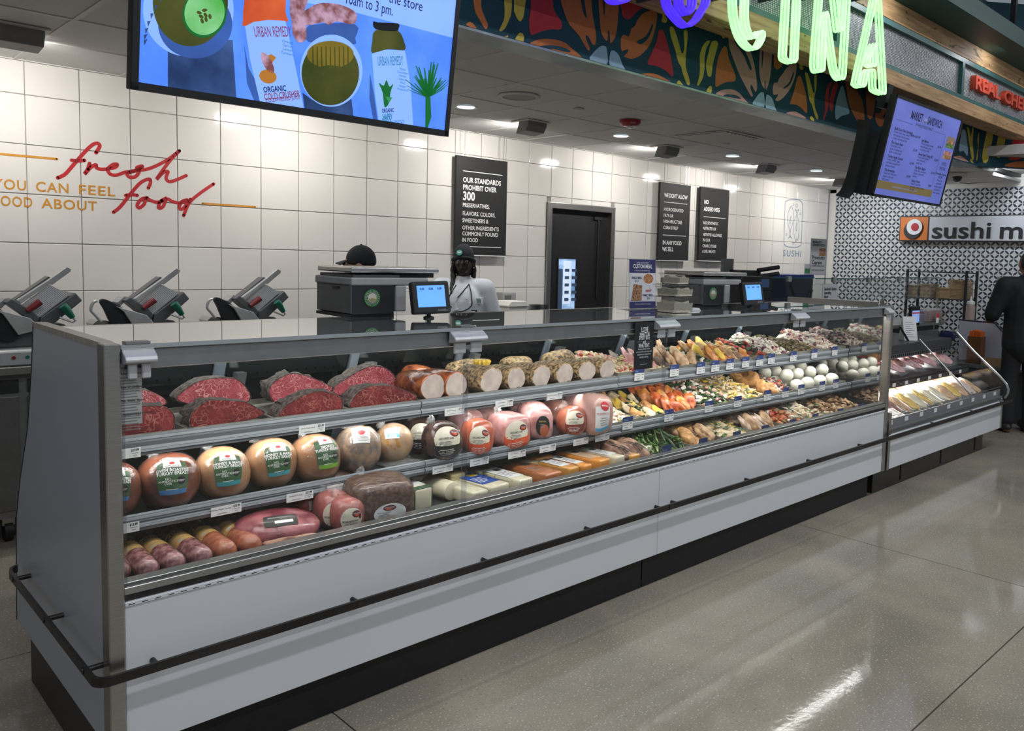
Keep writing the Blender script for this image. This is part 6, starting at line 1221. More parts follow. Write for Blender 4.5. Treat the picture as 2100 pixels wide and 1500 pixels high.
# ================================================================ EQUIPMENT ON AND BEHIND THE CASES
m_grey = mat('scale_grey', (.13, .13, .13), .5, var=.05); m_lgrey = mat('light_grey_plastic', (.34, .34, .34), .5); m_plat = mat('platter_steel', (.50, .49, .47), .25, .9, var=.1, scale=10)
m_scr = scrm('scale_blue', (.10, .30, .75), 1.0, (.12, .34, .8), 2); m_emg = mat('emblem_green', (.03, .17, .07), .5); m_emy = mat('emblem_yellow', (.55, .50, .22), .5); m_emb = mat('emblem_navy', (.03, .05, .14), .5); m_emc = mat('emblem_cream', (.62, .60, .50), .5)
def emblem(e, M_, r):
    def disc(r0, m, lift, name='emblem', n=28, r1=None):
        g = G(); vs = [(r0*math.cos(6.2832*k/n), r0*math.sin(6.2832*k/n), lift) for k in range(n)]; g.add(vs, [tuple(range(n))]); o = g.build(name, m, e); o.matrix_local = M_
    disc(r, m_emg, .001); disc(r*.66, m_emc, .0014); disc(r*.62, m_emb, .0018); disc(r*.55, m_emc, .0022)
    g = G(); n = 16; g.add([(r*.54*math.cos(math.pi+math.pi*k/n), r*.54*math.sin(math.pi+math.pi*k/n), .0026) for k in range(n+1)], [tuple(range(n+1))]); o = g.build('emblem', m_emy, e); o.matrix_local = M_
    g = G()
    for k in range(7):
        a = math.radians(-150+k*20); g.add([(0, -.02*r, .003), (r*.5*math.cos(a-.06), r*.5*math.sin(a-.06), .003), (r*.5*math.cos(a+.06), r*.5*math.sin(a+.06), .003)], [(0, 1, 2)])
    o = g.build('emblem', m_emb, e); o.matrix_local = M_
    g = G(); 
    for k in range(22):
        a = 6.2832*k/22
        if abs(math.sin(a)) > .25: g.box(-.0016, .0016, r*.78, r*.88, .0012, .0018, Matrix.Rotation(a, 4, 'Z'))
    o = g.build('emblem_print', m_emy, e); o.matrix_local = M_
def deli_scale(O, yaw, label, k=1.0):
    e = empty('deli_scale', (O[0], O[1], ZT), label, 'scale', 'label-printing deli scales', rot=(0, 0, math.radians(yaw))); e.scale = (k, k, k)
    G().box(0, .19, .0, .32, .012, .150).build('body', m_black, e, bevel=.004)
    G().box(-.003, .0, .02, .31, .016, .125).box(-.003, 0, .0, .018, .016, .150).build('side_cover', m_grey, e); G().box(-.008, -.002, .10, .16, .112, .122).build('paper_slot', m_black, e)
    G().box(-.004, .35, -.004, .33, .128, .160).box(.195, .245, -.004, .05, .020, .128).build('chassis', m_lgrey, e, bevel=.006, segs=2)
    G().box(.01, .22, .01, .31, .160, .172).build('riser', m_grey, e, bevel=.002); G().box(.20, .39, .02, .31, .160, .180).build('load_cell_cover', m_black, e)
    G().box(-.006, .40, -.008, .30, .180, .202).build('platter', m_plat, e, bevel=.005, segs=2)
    G().box(-.02, .20, .02, .28, .0, .012).build('base_plate', m_black, e)
    for (x, y) in ((.02, .03), (.19, .03), (.02, .24), (.19, .24)): G().lathe([(.014, -.0), (.014, .012)], 12, M=Matrix.Translation((x, y, 0))).build('foot', m_black, e)
    emblem(e, facing_front(.088, -.0015, .078), .036)
    # swivel customer screen
    sM = Matrix.Translation((.275, -.14, .085)) @ Matrix.Rotation(math.radians(-12), 4, 'X') @ Matrix.Rotation(math.radians(-9), 4, 'Z')
    o = G().box(-.082, .082, -.012, .022, -.066, .066).build('screen_case', m_black, e, bevel=.008, segs=3); o.matrix_local = sM
    o = G().box(-.060, .060, -.0135, -.012, -.040, .048).build('display', m_scr, e); o.matrix_local = sM
    o = text('0.00      0.00      0.00', .013, ink, sM @ facing_front(.0, -.0142, .034), e, .095, name='display_digits', bold=.03)
    o = text('DIZERBA', .011, mat('silver_print', (.4, .4, .4), .4), sM @ facing_front(.045, -.0126, -.055), e, name='maker_name')
    g = G().lathe([(.022, .0), (.022, .006), (.009, .010), (.009, .035)], 16, M=Matrix.Translation((.275, -.13, 0))); g.build('screen_stem', m_black, e, smooth=40)
    return e
deli_scale((1.030, .555), -3, 'big grey deli scale with a lit blue screen beside the white-coated person')
deli_scale((hit(1441, 627, 2, 1.325).x, hit(1441, 627, 2, 1.325).y), -3, 'grey deli scale with a lit blue screen beside the stacked rice tubs')
# ---------------------------------------------------------------- meat slicers on a steel stand
SLY = 2.78
def zs(p): return [(180+x/4.773, 520+y/4.773) for x, y in p]
def tr(p, yy=SLY): return [(q.x, q.z) for q in (hit(x, y, 1, yy) for x, y in zs(p))]
m_slg = mat('slicer_aluminium', (.50, .50, .49), .35, .35, var=.06); m_sld = mat('slicer_dark_grey', (.115, .12, .125), .4, .3); m_rib = mat('slicer_ribbed_plate', (.78, .78, .78), .35, .2); m_handr = mat('slicer_red_grip', (.20, .02, .025), .4); m_handg = mat('slicer_green_grip', (.008, .13, .075), .35)
ref = hit(358, 552, 1, SLY)
def slicer_proto(label):
    base_z = .94; e = empty('meat_slicer', (ref.x-.18, SLY, base_z), label, 'meat slicer', 'meat slicers'); inv = Matrix.Translation(-e.location)
    def P(g, nm, m, **k): o = g.build(nm, m, **k); o.parent = e; o.matrix_parent_inverse = inv; return o
    P(G().prism(tr([(425, 440), (710, 240), (840, 140), (876, 160), (870, 182), (720, 300), (690, 296), (460, 470)]), 1, SLY-.05, SLY-.02), 'fence_arm', m_slg, bevel=.003)
    P(G().prism(tr([(415, 440), (700, 228), (718, 240), (440, 452)]), 1, SLY-.02, SLY+.06), 'fence_back', m_sld)
    P(G().prism(tr([(480, 490), (705, 305), (860, 390), (615, 590)]), 1, SLY-.045, SLY+.01), 'carriage_plate', m_rib)
    a, b, c, d = [Vector((q[0], 0, q[1])) for q in tr([(480, 490), (705, 305), (860, 390), (615, 590)])]
    for k in range(12):
        t = (k+.5)/12; p = a.lerp(d, t); q = b.lerp(c, t); p.y = q.y = SLY-.046; P(G().tube([p, q], .0011, 5), 'rib', m_sld)
    P(G().prism(tr([(615, 590), (905, 370), (962, 440), (700, 670), (600, 690)]), 1, SLY-.06, SLY+.16), 'carriage_box', m_sld, bevel=.006)
    P(G().prism(tr([(320, 455), (380, 420), (560, 540), (605, 590), (580, 645), (510, 600)]), 1, SLY-.07, SLY+.03), 'gauge_plate', m_sld, bevel=.005)
    P(G().prism(tr([(228, 508), (520, 592), (610, 690), (420, 740), (300, 560)]), 1, SLY-.10, SLY-.08), 'guard_plate', m_slg, bevel=.003)
    P(G().prism([(v[0], v[1]) for v in smooth_poly([Vector((x, z, 0)) for x, z in tr([(80, 470), (110, 438), (190, 465), (300, 525), (400, 650), (420, 780), (300, 800), (190, 680), (120, 540)])], 3)], 1, SLY-.08, SLY-.05), 'blade_guard', m_black, bevel=.004)
    P(G().prism(tr([(280, 480), (345, 425), (375, 440), (310, 515)]), 1, SLY-.02, SLY+.08), 'sharpener_cover', m_lgrey)
    hp = [hit(x, y, 1, SLY-.09) for x, y in zs([(92, 465), (60, 475), (38, 510), (34, 560), (70, 600), (100, 635), (130, 668)])]; P(G().tube(smooth_line(hp, 4), .008, 10), 'guard_handle', m_slg, smooth=True)
    hp = [hit(x, y, 1, SLY-.085) for x, y in zs([(545, 540), (590, 505), (655, 455)])]; P(G().tube(hp, [.013, .016, .019], 14), 'red_grip', m_handr, smooth=40)
    hp = [hit(x, y, 1, SLY-.11) for x, y in zs([(842, 492), (870, 525), (925, 600)])]; P(G().tube(hp, [.022, .023, .014], 14), 'green_grip', m_handg, smooth=40)
    hp = [hit(x, y, 1, SLY-.10) for x, y in zs([(815, 598), (860, 615), (925, 640), (945, 625), (928, 600)])]; P(G().tube(hp, .006, 8), 'push_rod', m_slg, smooth=True)
    x0, x1 = ref.x-.36, ref.x+.08
    P(G().box(x0, x1, SLY-.16, SLY+.30, base_z, base_z+.085), 'base', m_slg, bevel=.015, segs=3)
    P(G().prism([(x0+.04, base_z+.085), (x0+.02, base_z+.15), (x0+.16, base_z+.22), (x1-.10, base_z+.20), (x1-.02, base_z+.085)], 1, SLY-.05, SLY+.26), 'motor_housing', m_sld, bevel=.01)
    P(G().prism(tr([(30, 690), (70, 655), (150, 650), (200, 665), (230, 700), (60, 760)]), 1, SLY-.04, SLY+.1), 'warning_panel', m_plat)
    for k, m in ((.08, m_handr), (.14, m_handg)): P(G().lathe([(.009, 0), (.009, .006)], 12, M=Matrix.Translation((x0+k, SLY-.16, base_z+.045)) @ Matrix.Rotation(math.radians(90), 4, 'X')), 'push_button', m)
    return e
sl = slicer_proto('meat slicer in the middle of the three, above the case top')
for (dx, dz, l) in ((-.565, 0, 'meat slicer at the far left, half hidden by the white end panel'), (.622, .0, 'meat slicer nearest the deli scale')):
    dup(sl, None, (sl.location.x+dx, sl.location.y, sl.location.z+dz), label=l)
st = empty('equipment_stand', (.6, 2.95, 0), 'stainless steel stand on castors carrying the meat slicers', 'stand'); 
G().box(-1.5, 1.36, -.36, .40, .90, .94).build('worktop', m_steel, st, bevel=.004); G().box(-1.48, 1.34, -.30, .38, .14, .90).build('cabinet', mat('dull_steel', (.22, .22, .22), .4, .7), st)
for x in (-1.45, -.85, -.25, .35): G().box(x, x+.56, -.31, -.30, .18, .78).build('door', mat('dull_steel_door', (.17, .17, .165), .4, .7), st, bevel=.003); G().box(x+.02, x+.035, -.32, -.31, .40, .72).box(x+.02, x+.18, -.32, -.31, .705, .72).build('door_handle', m_black, st); G().box(x, x+.56, -.31, -.302, .80, .87).build('drawer', m_dark, st)
for x in (-1.38, -.34, .40, 1.26):
    w = G().tube([(x-.018, -.22, .055), (x+.018, -.22, .055)], .055, 20).build('castor', m_black, st, smooth=40); G().box(x-.028, x+.028, -.25, -.19, .09, .14).build('castor_fork', m_steel, w)
# small things on the back counter left of the door
bc = empty('back_counter', (3.2, 3.38, 0), 'low steel back counter between the slicers and the door', 'counter'); G().box(-.85, 1.55, -.17, .20, .90, .94).build('worktop', m_steel, bc, bevel=.004); G().box(-.83, 1.53, -.15, .20, .0, .90).build('cabinet', m_dark, bc)
for k in range(4): G().box(-.80+k*.58, -.26+k*.58, -.16, -.15, .12, .84).build('door', m_steel, bc, bevel=.003)
p = hit(1048, 630, 1, 3.36); e = empty('foam_container', (p.x, 3.36, .94), 'white lidded foam container on a stack behind the case top', 'container')
m_foam = mat('white_foam', (.74, .73, .68), .6, var=.03); hz = hit(1048, 617, 1, 3.36).z-.94
G().box(-.11, .11, -.10, .10, 0, hz-.05).build('stack', m_foam, e, bevel=.01); G().prism([(-.125, hz-.05), (.125, hz-.05), (.125, hz-.035), (.09, hz), (-.09, hz), (-.125, hz-.035)], 1, -.11, .11).build('lid', m_foam, e, bevel=.006)
p = hit(1038, 612, 1, WALL_Y-.05); e = empty('towel_dispenser', (p.x, WALL_Y-.05, p.z-.06), 'grey dispenser box on the wall left of the door', 'dispenser'); G().box(-.085, .085, -.05, .05, -.10, .12).build('case', m_lgrey, e, bevel=.012); G().box(-.06, .02, -.052, -.05, .0, .09).build('window', m_grey, e)
p = hit(1102, 630, 1, 3.38); 
for k in range(7):
    g = G(); z0 = .94; zt = hit(1102, 625, 1, 3.38).z; x = p.x-.07+k*.024
    g.prism([(-.07, 0), (.07, 0), (.075, zt-z0), (-.075, zt-z0)], 0, -.003, .003); tag(g.build('plastic_container', glass('milky_plastic', (.75, .76, .76), .6), None, loc=(x, 3.38, z0)), 'clear plastic container standing on edge left of the door, %s from the left' % ORD[k], 'container', 'clear containers standing on edge')
# ---------------------------------------------------------------- custom meal sign, rice tubs, papers
p = hit(1318, 634, 2, ZT); e = empty('menu_card', (p.x, p.y, ZT), 'navy and white card reading CUSTOM MEAL in a clear stand', 'sign', rot=(math.radians(-3), 0, math.radians(-6)))
ht = hit(1320, 531, 1, p.y).z-ZT; w = (hit(1346, 580, 1, p.y).x-hit(1294, 580, 1, p.y).x)*.92
G().box(-w/2-.004, w/2+.004, .0012, .004, .002, ht).build('clear_stand', m_clear, e); G().box(-w/2-.05, w/2+.05, -.04, .06, 0, .003).build('stand_foot', m_clear, e)
m_nv = mat('card_navy', (.030, .032, .125), .5); m_cw = mat('card_white', (.66, .66, .68), .5, var=.02)
G().box(-w/2, w/2, 0, .001, .004, ht-.004).build('card', m_cw, e); G().box(-w/2, w/2, -.0006, 0, ht*.72, ht-.004).build('header_band', m_nv, e); G().box(-w/2, w/2, -.0006, 0, .004, ht*.15).build('footer_band', m_nv, e)
T_ = lambda s_, x, z, sz, m, wd=None, **k: text(s_, sz, m, facing_front(x, -.0012, z), e, wd, **k)
T_('BUILD YOUR OWN', 0, ht*.92, .010, m_wp); T_('CUSTOM MEAL', 0, ht*.845, .030, m_wp, w*.72, bold=.02); T_('choose one entree and two sides', 0, ht*.765, .009, m_wp, w*.55); T_('SINGLE MEAL', -w*.22, ht*.62, .018, m_nv, w*.40, bold=.02); T_('$13', -w*.22, ht*.555, .016, m_nv); T_('NEW!', w*.22, ht*.36, .016, redl, bold=.03); T_('FAMILY MEAL', w*.20, ht*.27, .018, m_nv, w*.40, bold=.02); T_('$36', w*.22, ht*.215, .015, m_nv); T_('A meal you customize for the moment', 0, ht*.10, .009, m_wp, w*.6)
def card_disc(x, z, rx, rz, m, lift, n=24): G().add([(x+rx*math.cos(6.2832*k/n), -.0008-lift, z+rz*math.sin(6.2832*k/n)) for k in range(n)], [tuple(range(n))]).build('card_picture', m, e)
m_pic1 = mat('picture_meal', (.20, .05, .02), .5, col2=(.62, .30, .12), scale=120); m_pic2 = mat('picture_tray', (.10, .03, .02), .5, col2=(.50, .28, .14), scale=140)
card_disc(w*.24, ht*.60, w*.24, ht*.125, mat('picture_plate', (.72, .70, .68), .5), 0); card_disc(w*.22, ht*.605, w*.19, ht*.10, m_pic1, .0003)
G().prism([(-w*.44, ht*.17), (-w*.05, ht*.17), (-w*.02, ht*.47), (-w*.34, ht*.50)], 1, -.0012, -.0008).build('card_picture', m_pic2, e); card_disc(w*.33, ht*.43, w*.085, ht*.045, m_emc, .0006); card_disc(w*.33, ht*.43, w*.075, ht*.039, m_cw, .0008)
e0 = hit(1385, 640, 2, ZT); ty = .215; tx = hit(1383, 640, 1, ty).x
m_rice = mat('cooked_rice', (.50, .46, .34), .6, col2=(.66, .62, .50), scale=160, bump=.9, bscale=220); m_tub = glass('clear_tub', (.90, .91, .91), 1.3)
zz_ = ZT+.001
for k, (w, h, l) in enumerate([(.150, .082, 'bottom clear tub of rice on the case top'), (.150, .060, 'middle clear tub of rice on the case top'), (.118, .056, 'small clear tub of rice on top of the stack')]):
    e = empty('rice_tub', (tx, ty, zz_), l, 'food tub', 'stacked rice tubs', rot=(0, 0, math.radians(-8+9*k)))
    wb = w*.84
    G().add([(-wb/2, -wb/2, 0), (wb/2, -wb/2, 0), (wb/2, wb/2, 0), (-wb/2, wb/2, 0), (-w/2, -w/2, h-.006), (w/2, -w/2, h-.006), (w/2, w/2, h-.006), (-w/2, w/2, h-.006)], [(0, 1, 2, 3), (0, 1, 5, 4), (1, 2, 6, 5), (2, 3, 7, 6), (3, 0, 4, 7)]).build('tub', m_tub, e)
    G().grid(lambda a, b: ((a-.5)*w*.88, (b-.5)*w*.88, .002 if (a in (0, 1) or b in (0, 1)) else h*(.66+.06*math.sin(9*a+k)+.05*math.cos(8*b))), 8, 8).add([(-w*.41, -w*.41, .002), (w*.41, -w*.41, .002), (w*.43, -w*.43, h*.6), (-w*.43, -w*.43, h*.6)], [(0, 1, 2, 3)]).add([(-w*.41, -w*.41, .002), (-w*.41, w*.41, .002), (-w*.43, w*.43, h*.6), (-w*.43, -w*.43, h*.6)], [(0, 1, 2, 3)]).build('rice', m_rice, e, smooth=30)
    G().box(-w/2-.008, w/2+.008, -w/2-.008, w/2+.008, h-.006, h).build('lid', m_tub, e, bevel=.003); zz_ += h+.0005
for k in range(4): tag(G().box(-.05, .05, -.07, .07, 0, .003).build('paper_slip', m_cw, None, loc=(2.86+.004*k, .30+.006*k, ZT+.0005+k*.0032)), 'white paper slip in the small pile between sign and rice tubs, %s from the bottom' % ORD[k], 'paper', 'paper slips')
# grill press, printer and dark sandwich station behind the second scale
p = hit(1530, 560, 1, 1.9); e = empty('sandwich_press', (p.x, 1.9, .9405), 'black sandwich press with two long handles behind the second scale', 'press')
zt = hit(1515, 545, 1, 1.9).z-.9405; k = depth(p)/FPX
G().box(-.22, .18, -.10, .25, 0, zt-.12).build('body', m_black, e, bevel=.01); G().box(-.22, -.06, .10, .13, zt-.12, zt+.06).build('back_plate', m_grey, e); G().box(-.12, .16, -.06, .2, zt-.12, zt-.04).build('upper_plate', m_dark, e, bevel=.01)
for dz in (-.04, -.10): G().tube([(.10, -.06, zt+dz), (.30, -.16, zt+dz+.035)], .02, 10).build('handle', m_black, e, smooth=40)
p = hit(1548, 610, 1, 1.5); e = empty('label_printer', (p.x, 1.5, .94), 'dark receipt printer with a small screen beside the second scale', 'printer'); zt = hit(1548, 567, 1, 1.5).z-.94
G().box(-.09, .10, -.10, .12, .0, zt-.12).box(-.11, .11, -.10, .12, zt-.12, zt).build('body', m_black, e, bevel=.008); G().box(-.07, .05, -.103, -.10, zt-.09, zt-.02).build('display', scrm('dim_blue', (.02, .04, .09), .6), e)
# support counter for station equipment
sc_ = empty('station_counter', (7.3, 2.2, 0), 'steel counter of the sandwich station behind the deli case', 'counter'); G().box(-2.2, 2.2, -.75, .55, .90, .94).build('worktop', m_steel, sc_, bevel=.004); G().box(-2.15, 2.15, -.70, .5, .0, .90).build('cabinet', m_dark, sc_)
for k in range(6): G().box(-2.1+k*.71, -1.42+k*.71, -.71, -.70, .12, .84).build('door', m_steel, sc_, bevel=.003)
a = hit(1572, 563, 1, 2.2); b = hit(1668, 567, 1, 2.2); e = empty('sandwich_unit', ((a.x+b.x)/2, 2.2, .94), 'dark navy covered sandwich unit with a blue top edge', 'food unit'); w = b.x-a.x; h = a.z-.94
m_navy = mat('navy_cover', (.012, .018, .045), .35); m_nvb = mat('blue_edge', (.02, .04, .22), .4)
G().box(-w/2, w/2, 0, .45, 0, h-.03).build('cover', m_navy, e, bevel=.004); G().box(-w/2-.004, w/2+.004, -.004, .45, h-.03, h).build('top_edge', m_nvb, e)
for (x0, z0, x1, z1) in ((.0, .40, .25, .10), (.25, .10, .48, .34), (.48, .34, .30, .03), (-.1, .02, .12, .22), (.12, .22, .3, .05)): G().tube([(w*x0-.0, -.006, z0*h/.5), (w*x1*.9, -.006, z1*h/.5)], .012, 6).build('fold', m_black, e)
# glass sneeze guards with clips
m_sg = glass('guard_glass', (.90, .93, .93), 1.0)
def guard(px0, py0, px1, py1, y, label, clips=2):
    a = hit(px0, py0, 1, y); b = hit(px1, py1, 1, y); x1 = b.x; e = empty('sneeze_guard', ((a.x+x1)/2, y, b.z), label, 'sneeze guard'); w, h = x1-a.x, a.z-b.z
    G().box(-w/2, w/2, 0, .008, 0, h).build('pane', m_sg, e); G().box(-w/2, w/2, -.002, .0, h-.008, h+.002).build('edge', mat('green_glass_edge', (.03, .11, .12), .2), e)
    for k in range(clips): x = -w/2+(k+.5)*w/clips; G().box(x-.03, x+.03, -.012, .02, h-.04, h+.012).build('clip', m_lgrey, e, bevel=.004)
    for s in (-1, 1): G().box(s*(w/2-.02)-.012, s*(w/2-.02)+.012, .0, .024, min(.0, .94-b.z), 0).build('post', m_steel, e)
    return e
guard(1562, 569, 1668, 612, 1.55, 'clear glass guard in front of the dark sandwich unit', 1); guard(1672, 571, 1812, 615, 1.55, 'clear glass guard left of the wire rack', 2); guard(1814, 569, 1926, 612, 1.55, 'clear glass guard in front of the wire rack and boxes', 2)
def stand_sign(px0, py0, px1, py1, y, label, lines_, base=None, name='counter_sign'):
    a = hit(px0, py0, 1, y); b = hit(px1, py1, 1, y); e = empty(name, ((a.x+b.x)/2, y, b.z), label, 'sign'); w, h = b.x-a.x, a.z-b.z
    G().box(-w/2, w/2, 0, .003, 0, h).build('card', m_cw, e); G().box(-w/2-.004, w/2+.004, .003, .005, -.004, h+.004).build('holder', m_clear, e); G().box(-w/2, w/2, -.03, .06, -.005, 0).build('foot', m_clear, e)
    for (s_, u, v, sz, bd) in lines_: text(s_, sz, inkb, facing_front(-w/2+w*u, -.001, h*v), e, min(w*.8, 9), align='LEFT', bold=bd, lead=.9) if len(s_) > 12 else text(s_, sz, inkb, facing_front(-w/2+w*u, -.001, h*v), e, align='LEFT', bold=bd, lead=.9)
    return e, w, h
e, w, h = stand_sign(1664, 489, 1692, 563, 2.2, 'tall white sign for the prosciutto caprese sandwich on the sandwich unit', [('MARKET\nSANDWICH', .1, .86, .035, .03), ('Prosciutto\nCaprese', .1, .40, .06, .02), ('on fresh ciabatta bread', .1, .24, .03, 0), ('with tomato and basil', .1, .12, .03, 0)])
G().box(w*.05, w*.46, -.002, 0, h*.52, h*.60).build('picture_bread', mat('sign_bread', (.30, .13, .05), .6, col2=(.5, .3, .18), scale=50), e); G().box(w*.07, w*.45, -.0022, 0, h*.60, h*.65).build('picture_filling', mat('sign_filling', (.42, .12, .08), .6, col2=(.7, .5, .42), scale=70), e); G().box(w*.05, w*.46, -.002, 0, h*.65, h*.74).build('picture_bread', mat('sign_bread', (.3, .13, .05)), e)
stand_sign(1688, 583, 1717, 618, 1.5, 'small white sign reading Sandwich Station operating hours', [('Sandwich Station\noperating\nhours', .1, .50, .04, .03)])
e, w, h = stand_sign(1651, 543, 1661, 563, 2.2, 'small green and white card beside the tall sandwich sign', []); G().box(-w/2, w*.4, -.0015, 0, h*.1, h*.6).build('picture', mat('card_green', (.06, .28, .12), .5), e)
# ================================================================ SLOPING SELF-SERVE CASE
QX0, QX1 = 4.79, 7.09
qc = empty('self_serve_case', ((QX0+QX1)/2, .5, 0), 'low sloping self-serve case of packaged sliced meat and cheese', 'display case'); qi = Matrix.Translation(-qc.location)
def Q(g, nm, m, **k): o = g.build(nm, m, **k); o.parent = qc; o.matrix_parent_inverse = qi; return o
m_gt = mat('toe_metal', (.06, .055, .05), .25, .7, var=.2)
Q(G().box(QX0, QX1-.16, .09, 1.0, 0, .185), 'toe_kick', m_gt); Q(G().box(QX0+.004, QX1-.01, 0, .03, .183, .400), 'front_panel', m_pan, bevel=.002); Q(G().box(QX0, QX1, -.012, .03, .402, .428), 'white_ledge', m_pan, bevel=.004); Q(G().box(QX0, QX1, .0, .04, .428, .47), 'lower_rail', m_rail, bevel=.003)
Q(G().box(QX0, QX1, .03, 1.0, .183, .46), 'tank', m_in); Q(G().box(QX0, QX1, .96, 1.0, .46, .90), 'back_panel', m_black); Q(G().prism([(.04, .47), (.04, .478), (.62, .60), (.62, .592)], 0, QX0, QX1), 'deck', m_in)
Q(G().box(QX0, QX1, .022, .030, .47, .525), 'tag_rail', mat('grey_tag_rail', (.17, .17, .19), .35)); Q(G().tube([(QX0, .020, .548), (QX1, .020, .548)], .003, 6), 'wire_guard', m_steel)
Q(G().prism([(.32, .668), (.32, .68), (.90, .78), (.90, .768)], 0, QX0, QX1), 'upper_shelf', m_in); Q(G().box(QX0, QX1, .300, .320, .645, .700), 'shelf_rail', m_black)
for z in (.655, .667, .679): Q(G().box(QX0, QX1, .298, .300, z, z+.003), 'rail_groove', m_grey)
Q(G().box(QX0, QX1, .46, 1.02, .868, .945), 'canopy', mat('canopy_grey', (.045, .045, .048), .45), bevel=.006); Q(G().box(QX0, QX1, .47, .58, .830, .868), 'air_grille', m_alu)
g = G()
for k in range(60): g.box(QX0+.02+k*.038, QX0+.035+k*.038, .467, .470, .838, .860)
Q(g, 'grille_slots', m_black, kind='stuff')
Q(G().box(QX0, QX1, .62, .66, .860, .868), 'led_strip', m_led); Q(G().box(QX0, QX1, .335, .355, .655, .663), 'led_strip', m_led)
for (yy, zz, pw, rx) in ((.62, .858, 16, -20), (.345, .652, 11, -12)):
    l = area('case_led', ((QX0+QX1)/2, yy, zz), (math.radians(rx), 0, 0), QX1-QX0-.1, .03, pw, (1, .98, .95)); l.parent = qc; l.matrix_parent_inverse = qi
endp = [(-.02, .45), (-.025, .568), (.253, .82), (.436, 1.0), (.50, 1.0), (.9, .98), (.98, .9), (.98, .45)]
Q(G().prism(endp, 0, QX1-.006, QX1), 'end_glass', glass('end_pane', (.88, .90, .90), 1.0))
rail = [Vector((QX1-.003, y, z)) for y, z in [(-.02, .45), (-.027, .575), (.253, .825), (.42, .99), (.46, 1.005), (.50, .99)]]; Q(G().tube(smooth_line(rail, 4), .011, 8), 'end_rail', m_rail, smooth=True)
Q(G().ell((QX1-.01, .50, .955), (.012, .075, .05), 18, 12), 'end_badge', mat('navy_badge', (.015, .02, .07), .2), smooth='all')
rail = [Vector((6.30, y, z)) for y, z in [(-.005, .56), (.26, .80), (.44, .97)]]; Q(G().tube(rail, .007, 8), 'glass_divider', m_rail, smooth=True)
Q(G().box(QX0-.002, QX0+.03, -.008, .04, .183, .58), 'corner_post', m_steel, bevel=.003); Q(G().box(QX1-.02, QX1, -.008, .03, .183, .45), 'corner_post', m_steel, bevel=.003)
for k in range(3): Q(G().box(QX0+.45+k*.75, QX0+.47+k*.75, .086, .09, .02, .17), 'toe_joint', m_black)
# flat packs of sliced meat and cheese
m_pk = film('pack_film', .10, rough=.07, bump=1.0, scale=38)
rr = random.Random(21)
def pack(i, x, y, z, w, l, tilt, fm, label, th=.016, name='meat_pack', cat='meat pack', grp='packs of sliced meat', yaw=0):
    e = empty(name, (x, y, z), label, cat, grp, rot=(math.radians(tilt), math.radians(rr.uniform(-6, 6)), math.radians(yaw+rr.uniform(-8, 8))))
    G().ell((0, 0, th*.6), (w*.43, l*.42, th*.6), 16, 8, fn=nzf(i*3+1, .14, 3)).build('slices', fm, e, smooth='all')
    for q in range(3): G().ell((rr.uniform(-.1, .1)*w, (q-1)*l*.16, th*.9+q*.001), (w*.30, l*.22, th*.5), 14, 6, fn=nzf(i*5+q, .2, 3)).build('slice', fm, e, smooth='all')
    lp = nzf(i+77, .5, 9); G().grid(lambda a, b: ((a-.5)*w, (b-.5)*l, th*1.25*max(0, math.sin(math.pi*a)*math.sin(math.pi*b))**.5*(1+.25*(lp(Vector((a*3, b*3, 0)))-1))+.003*math.sin(19*a+i)*math.sin(15*b)), 12, 12).build('film', m_pk, e, smooth='all')
meats = [mat('sliced_pink_ham', (.46, .22, .22), .35, col2=(.62, .40, .40), scale=30), mat('sliced_turkey_pale', (.52, .38, .32), .35, col2=(.66, .54, .48), scale=26), mat('sliced_salami', (.30, .07, .06), .35, col2=(.52, .26, .24), scale=60), mat('sliced_white_cheese', (.66, .60, .44), .35, var=.05), mat('sliced_yellow_cheese', (.68, .46, .14), .35, var=.06), mat('sliced_beef', (.20, .08, .06), .35, col2=(.36, .2, .16), scale=30), mat('sliced_chicken', (.50, .30, .16), .35, col2=(.62, .44, .28), scale=24)]
up = [0, 1, 1, 0, 1, 0, 0, 5, 0, 2, 0, 1, 0]
for i in range(13):
    x = QX0+.10+i*.170; pack(i, x, .50+(.05 if i % 2 else 0), .76+.02*(i % 2), .21, .26, 24, meats[up[i]], 'pack of sliced meat on the upper shelf of the sloping case, %s from the left' % ORD[i], .02)
lo = [5, 5, 6, 4, 3, 4, 3, 3, 6, 4, 6, 1, 6]
for i in range(13):
    x = QX0+.30+i*.148
    pack(i+20, x, .20, .545+.004*(i % 2), .19, .25, 30, meats[lo[i]], 'flat pack in the front row of the sloping case, %s from the left' % ORD[i], .016)
    pack(i+40, x+.05, .42, .595, .19, .22, 24, meats[lo[(i*5+2) % 13]], 'flat pack in the second row of the sloping case, %s from the left' % ORD[i], .016)
for i in range(14):
    e = empty('sandwich_pack', (QX0+.055+(i % 7)*.052, .10+.15*(i//7), .505+.03*(i//7)), 'narrow wrapped dark-bread sandwich pack in the %s row, %s from the left' % (('front', 'second')[i//7], ORD[i % 7]), 'sandwich', 'wrapped sandwiches', rot=(math.radians(22), 0, 0))
    G().box(-.020, .020, -.06, .06, 0, .022).build('bread', mat('dark_bread', (.11, .06, .03), .6, col2=(.22, .14, .08), scale=60), e, bevel=.004); G().box(-.022, .022, -.062, .062, .009, .013).build('filling', mat('pale_filling', (.5, .45, .36), .5), e); G().box(-.024, .024, -.066, .066, 0, .026).build('wrap', m_pk, e, bevel=.004)
for i in range(9): tag(G().box(-.03, .03, -.001, 0, -.016, .016).build('shelf_label', m_tagw, None, loc=(QX0+.08+i*.26, .0215, .50)), 'white label on the front tag rail of the sloping case, %s from the left' % ORD[i], 'label', 'labels on the sloping case')
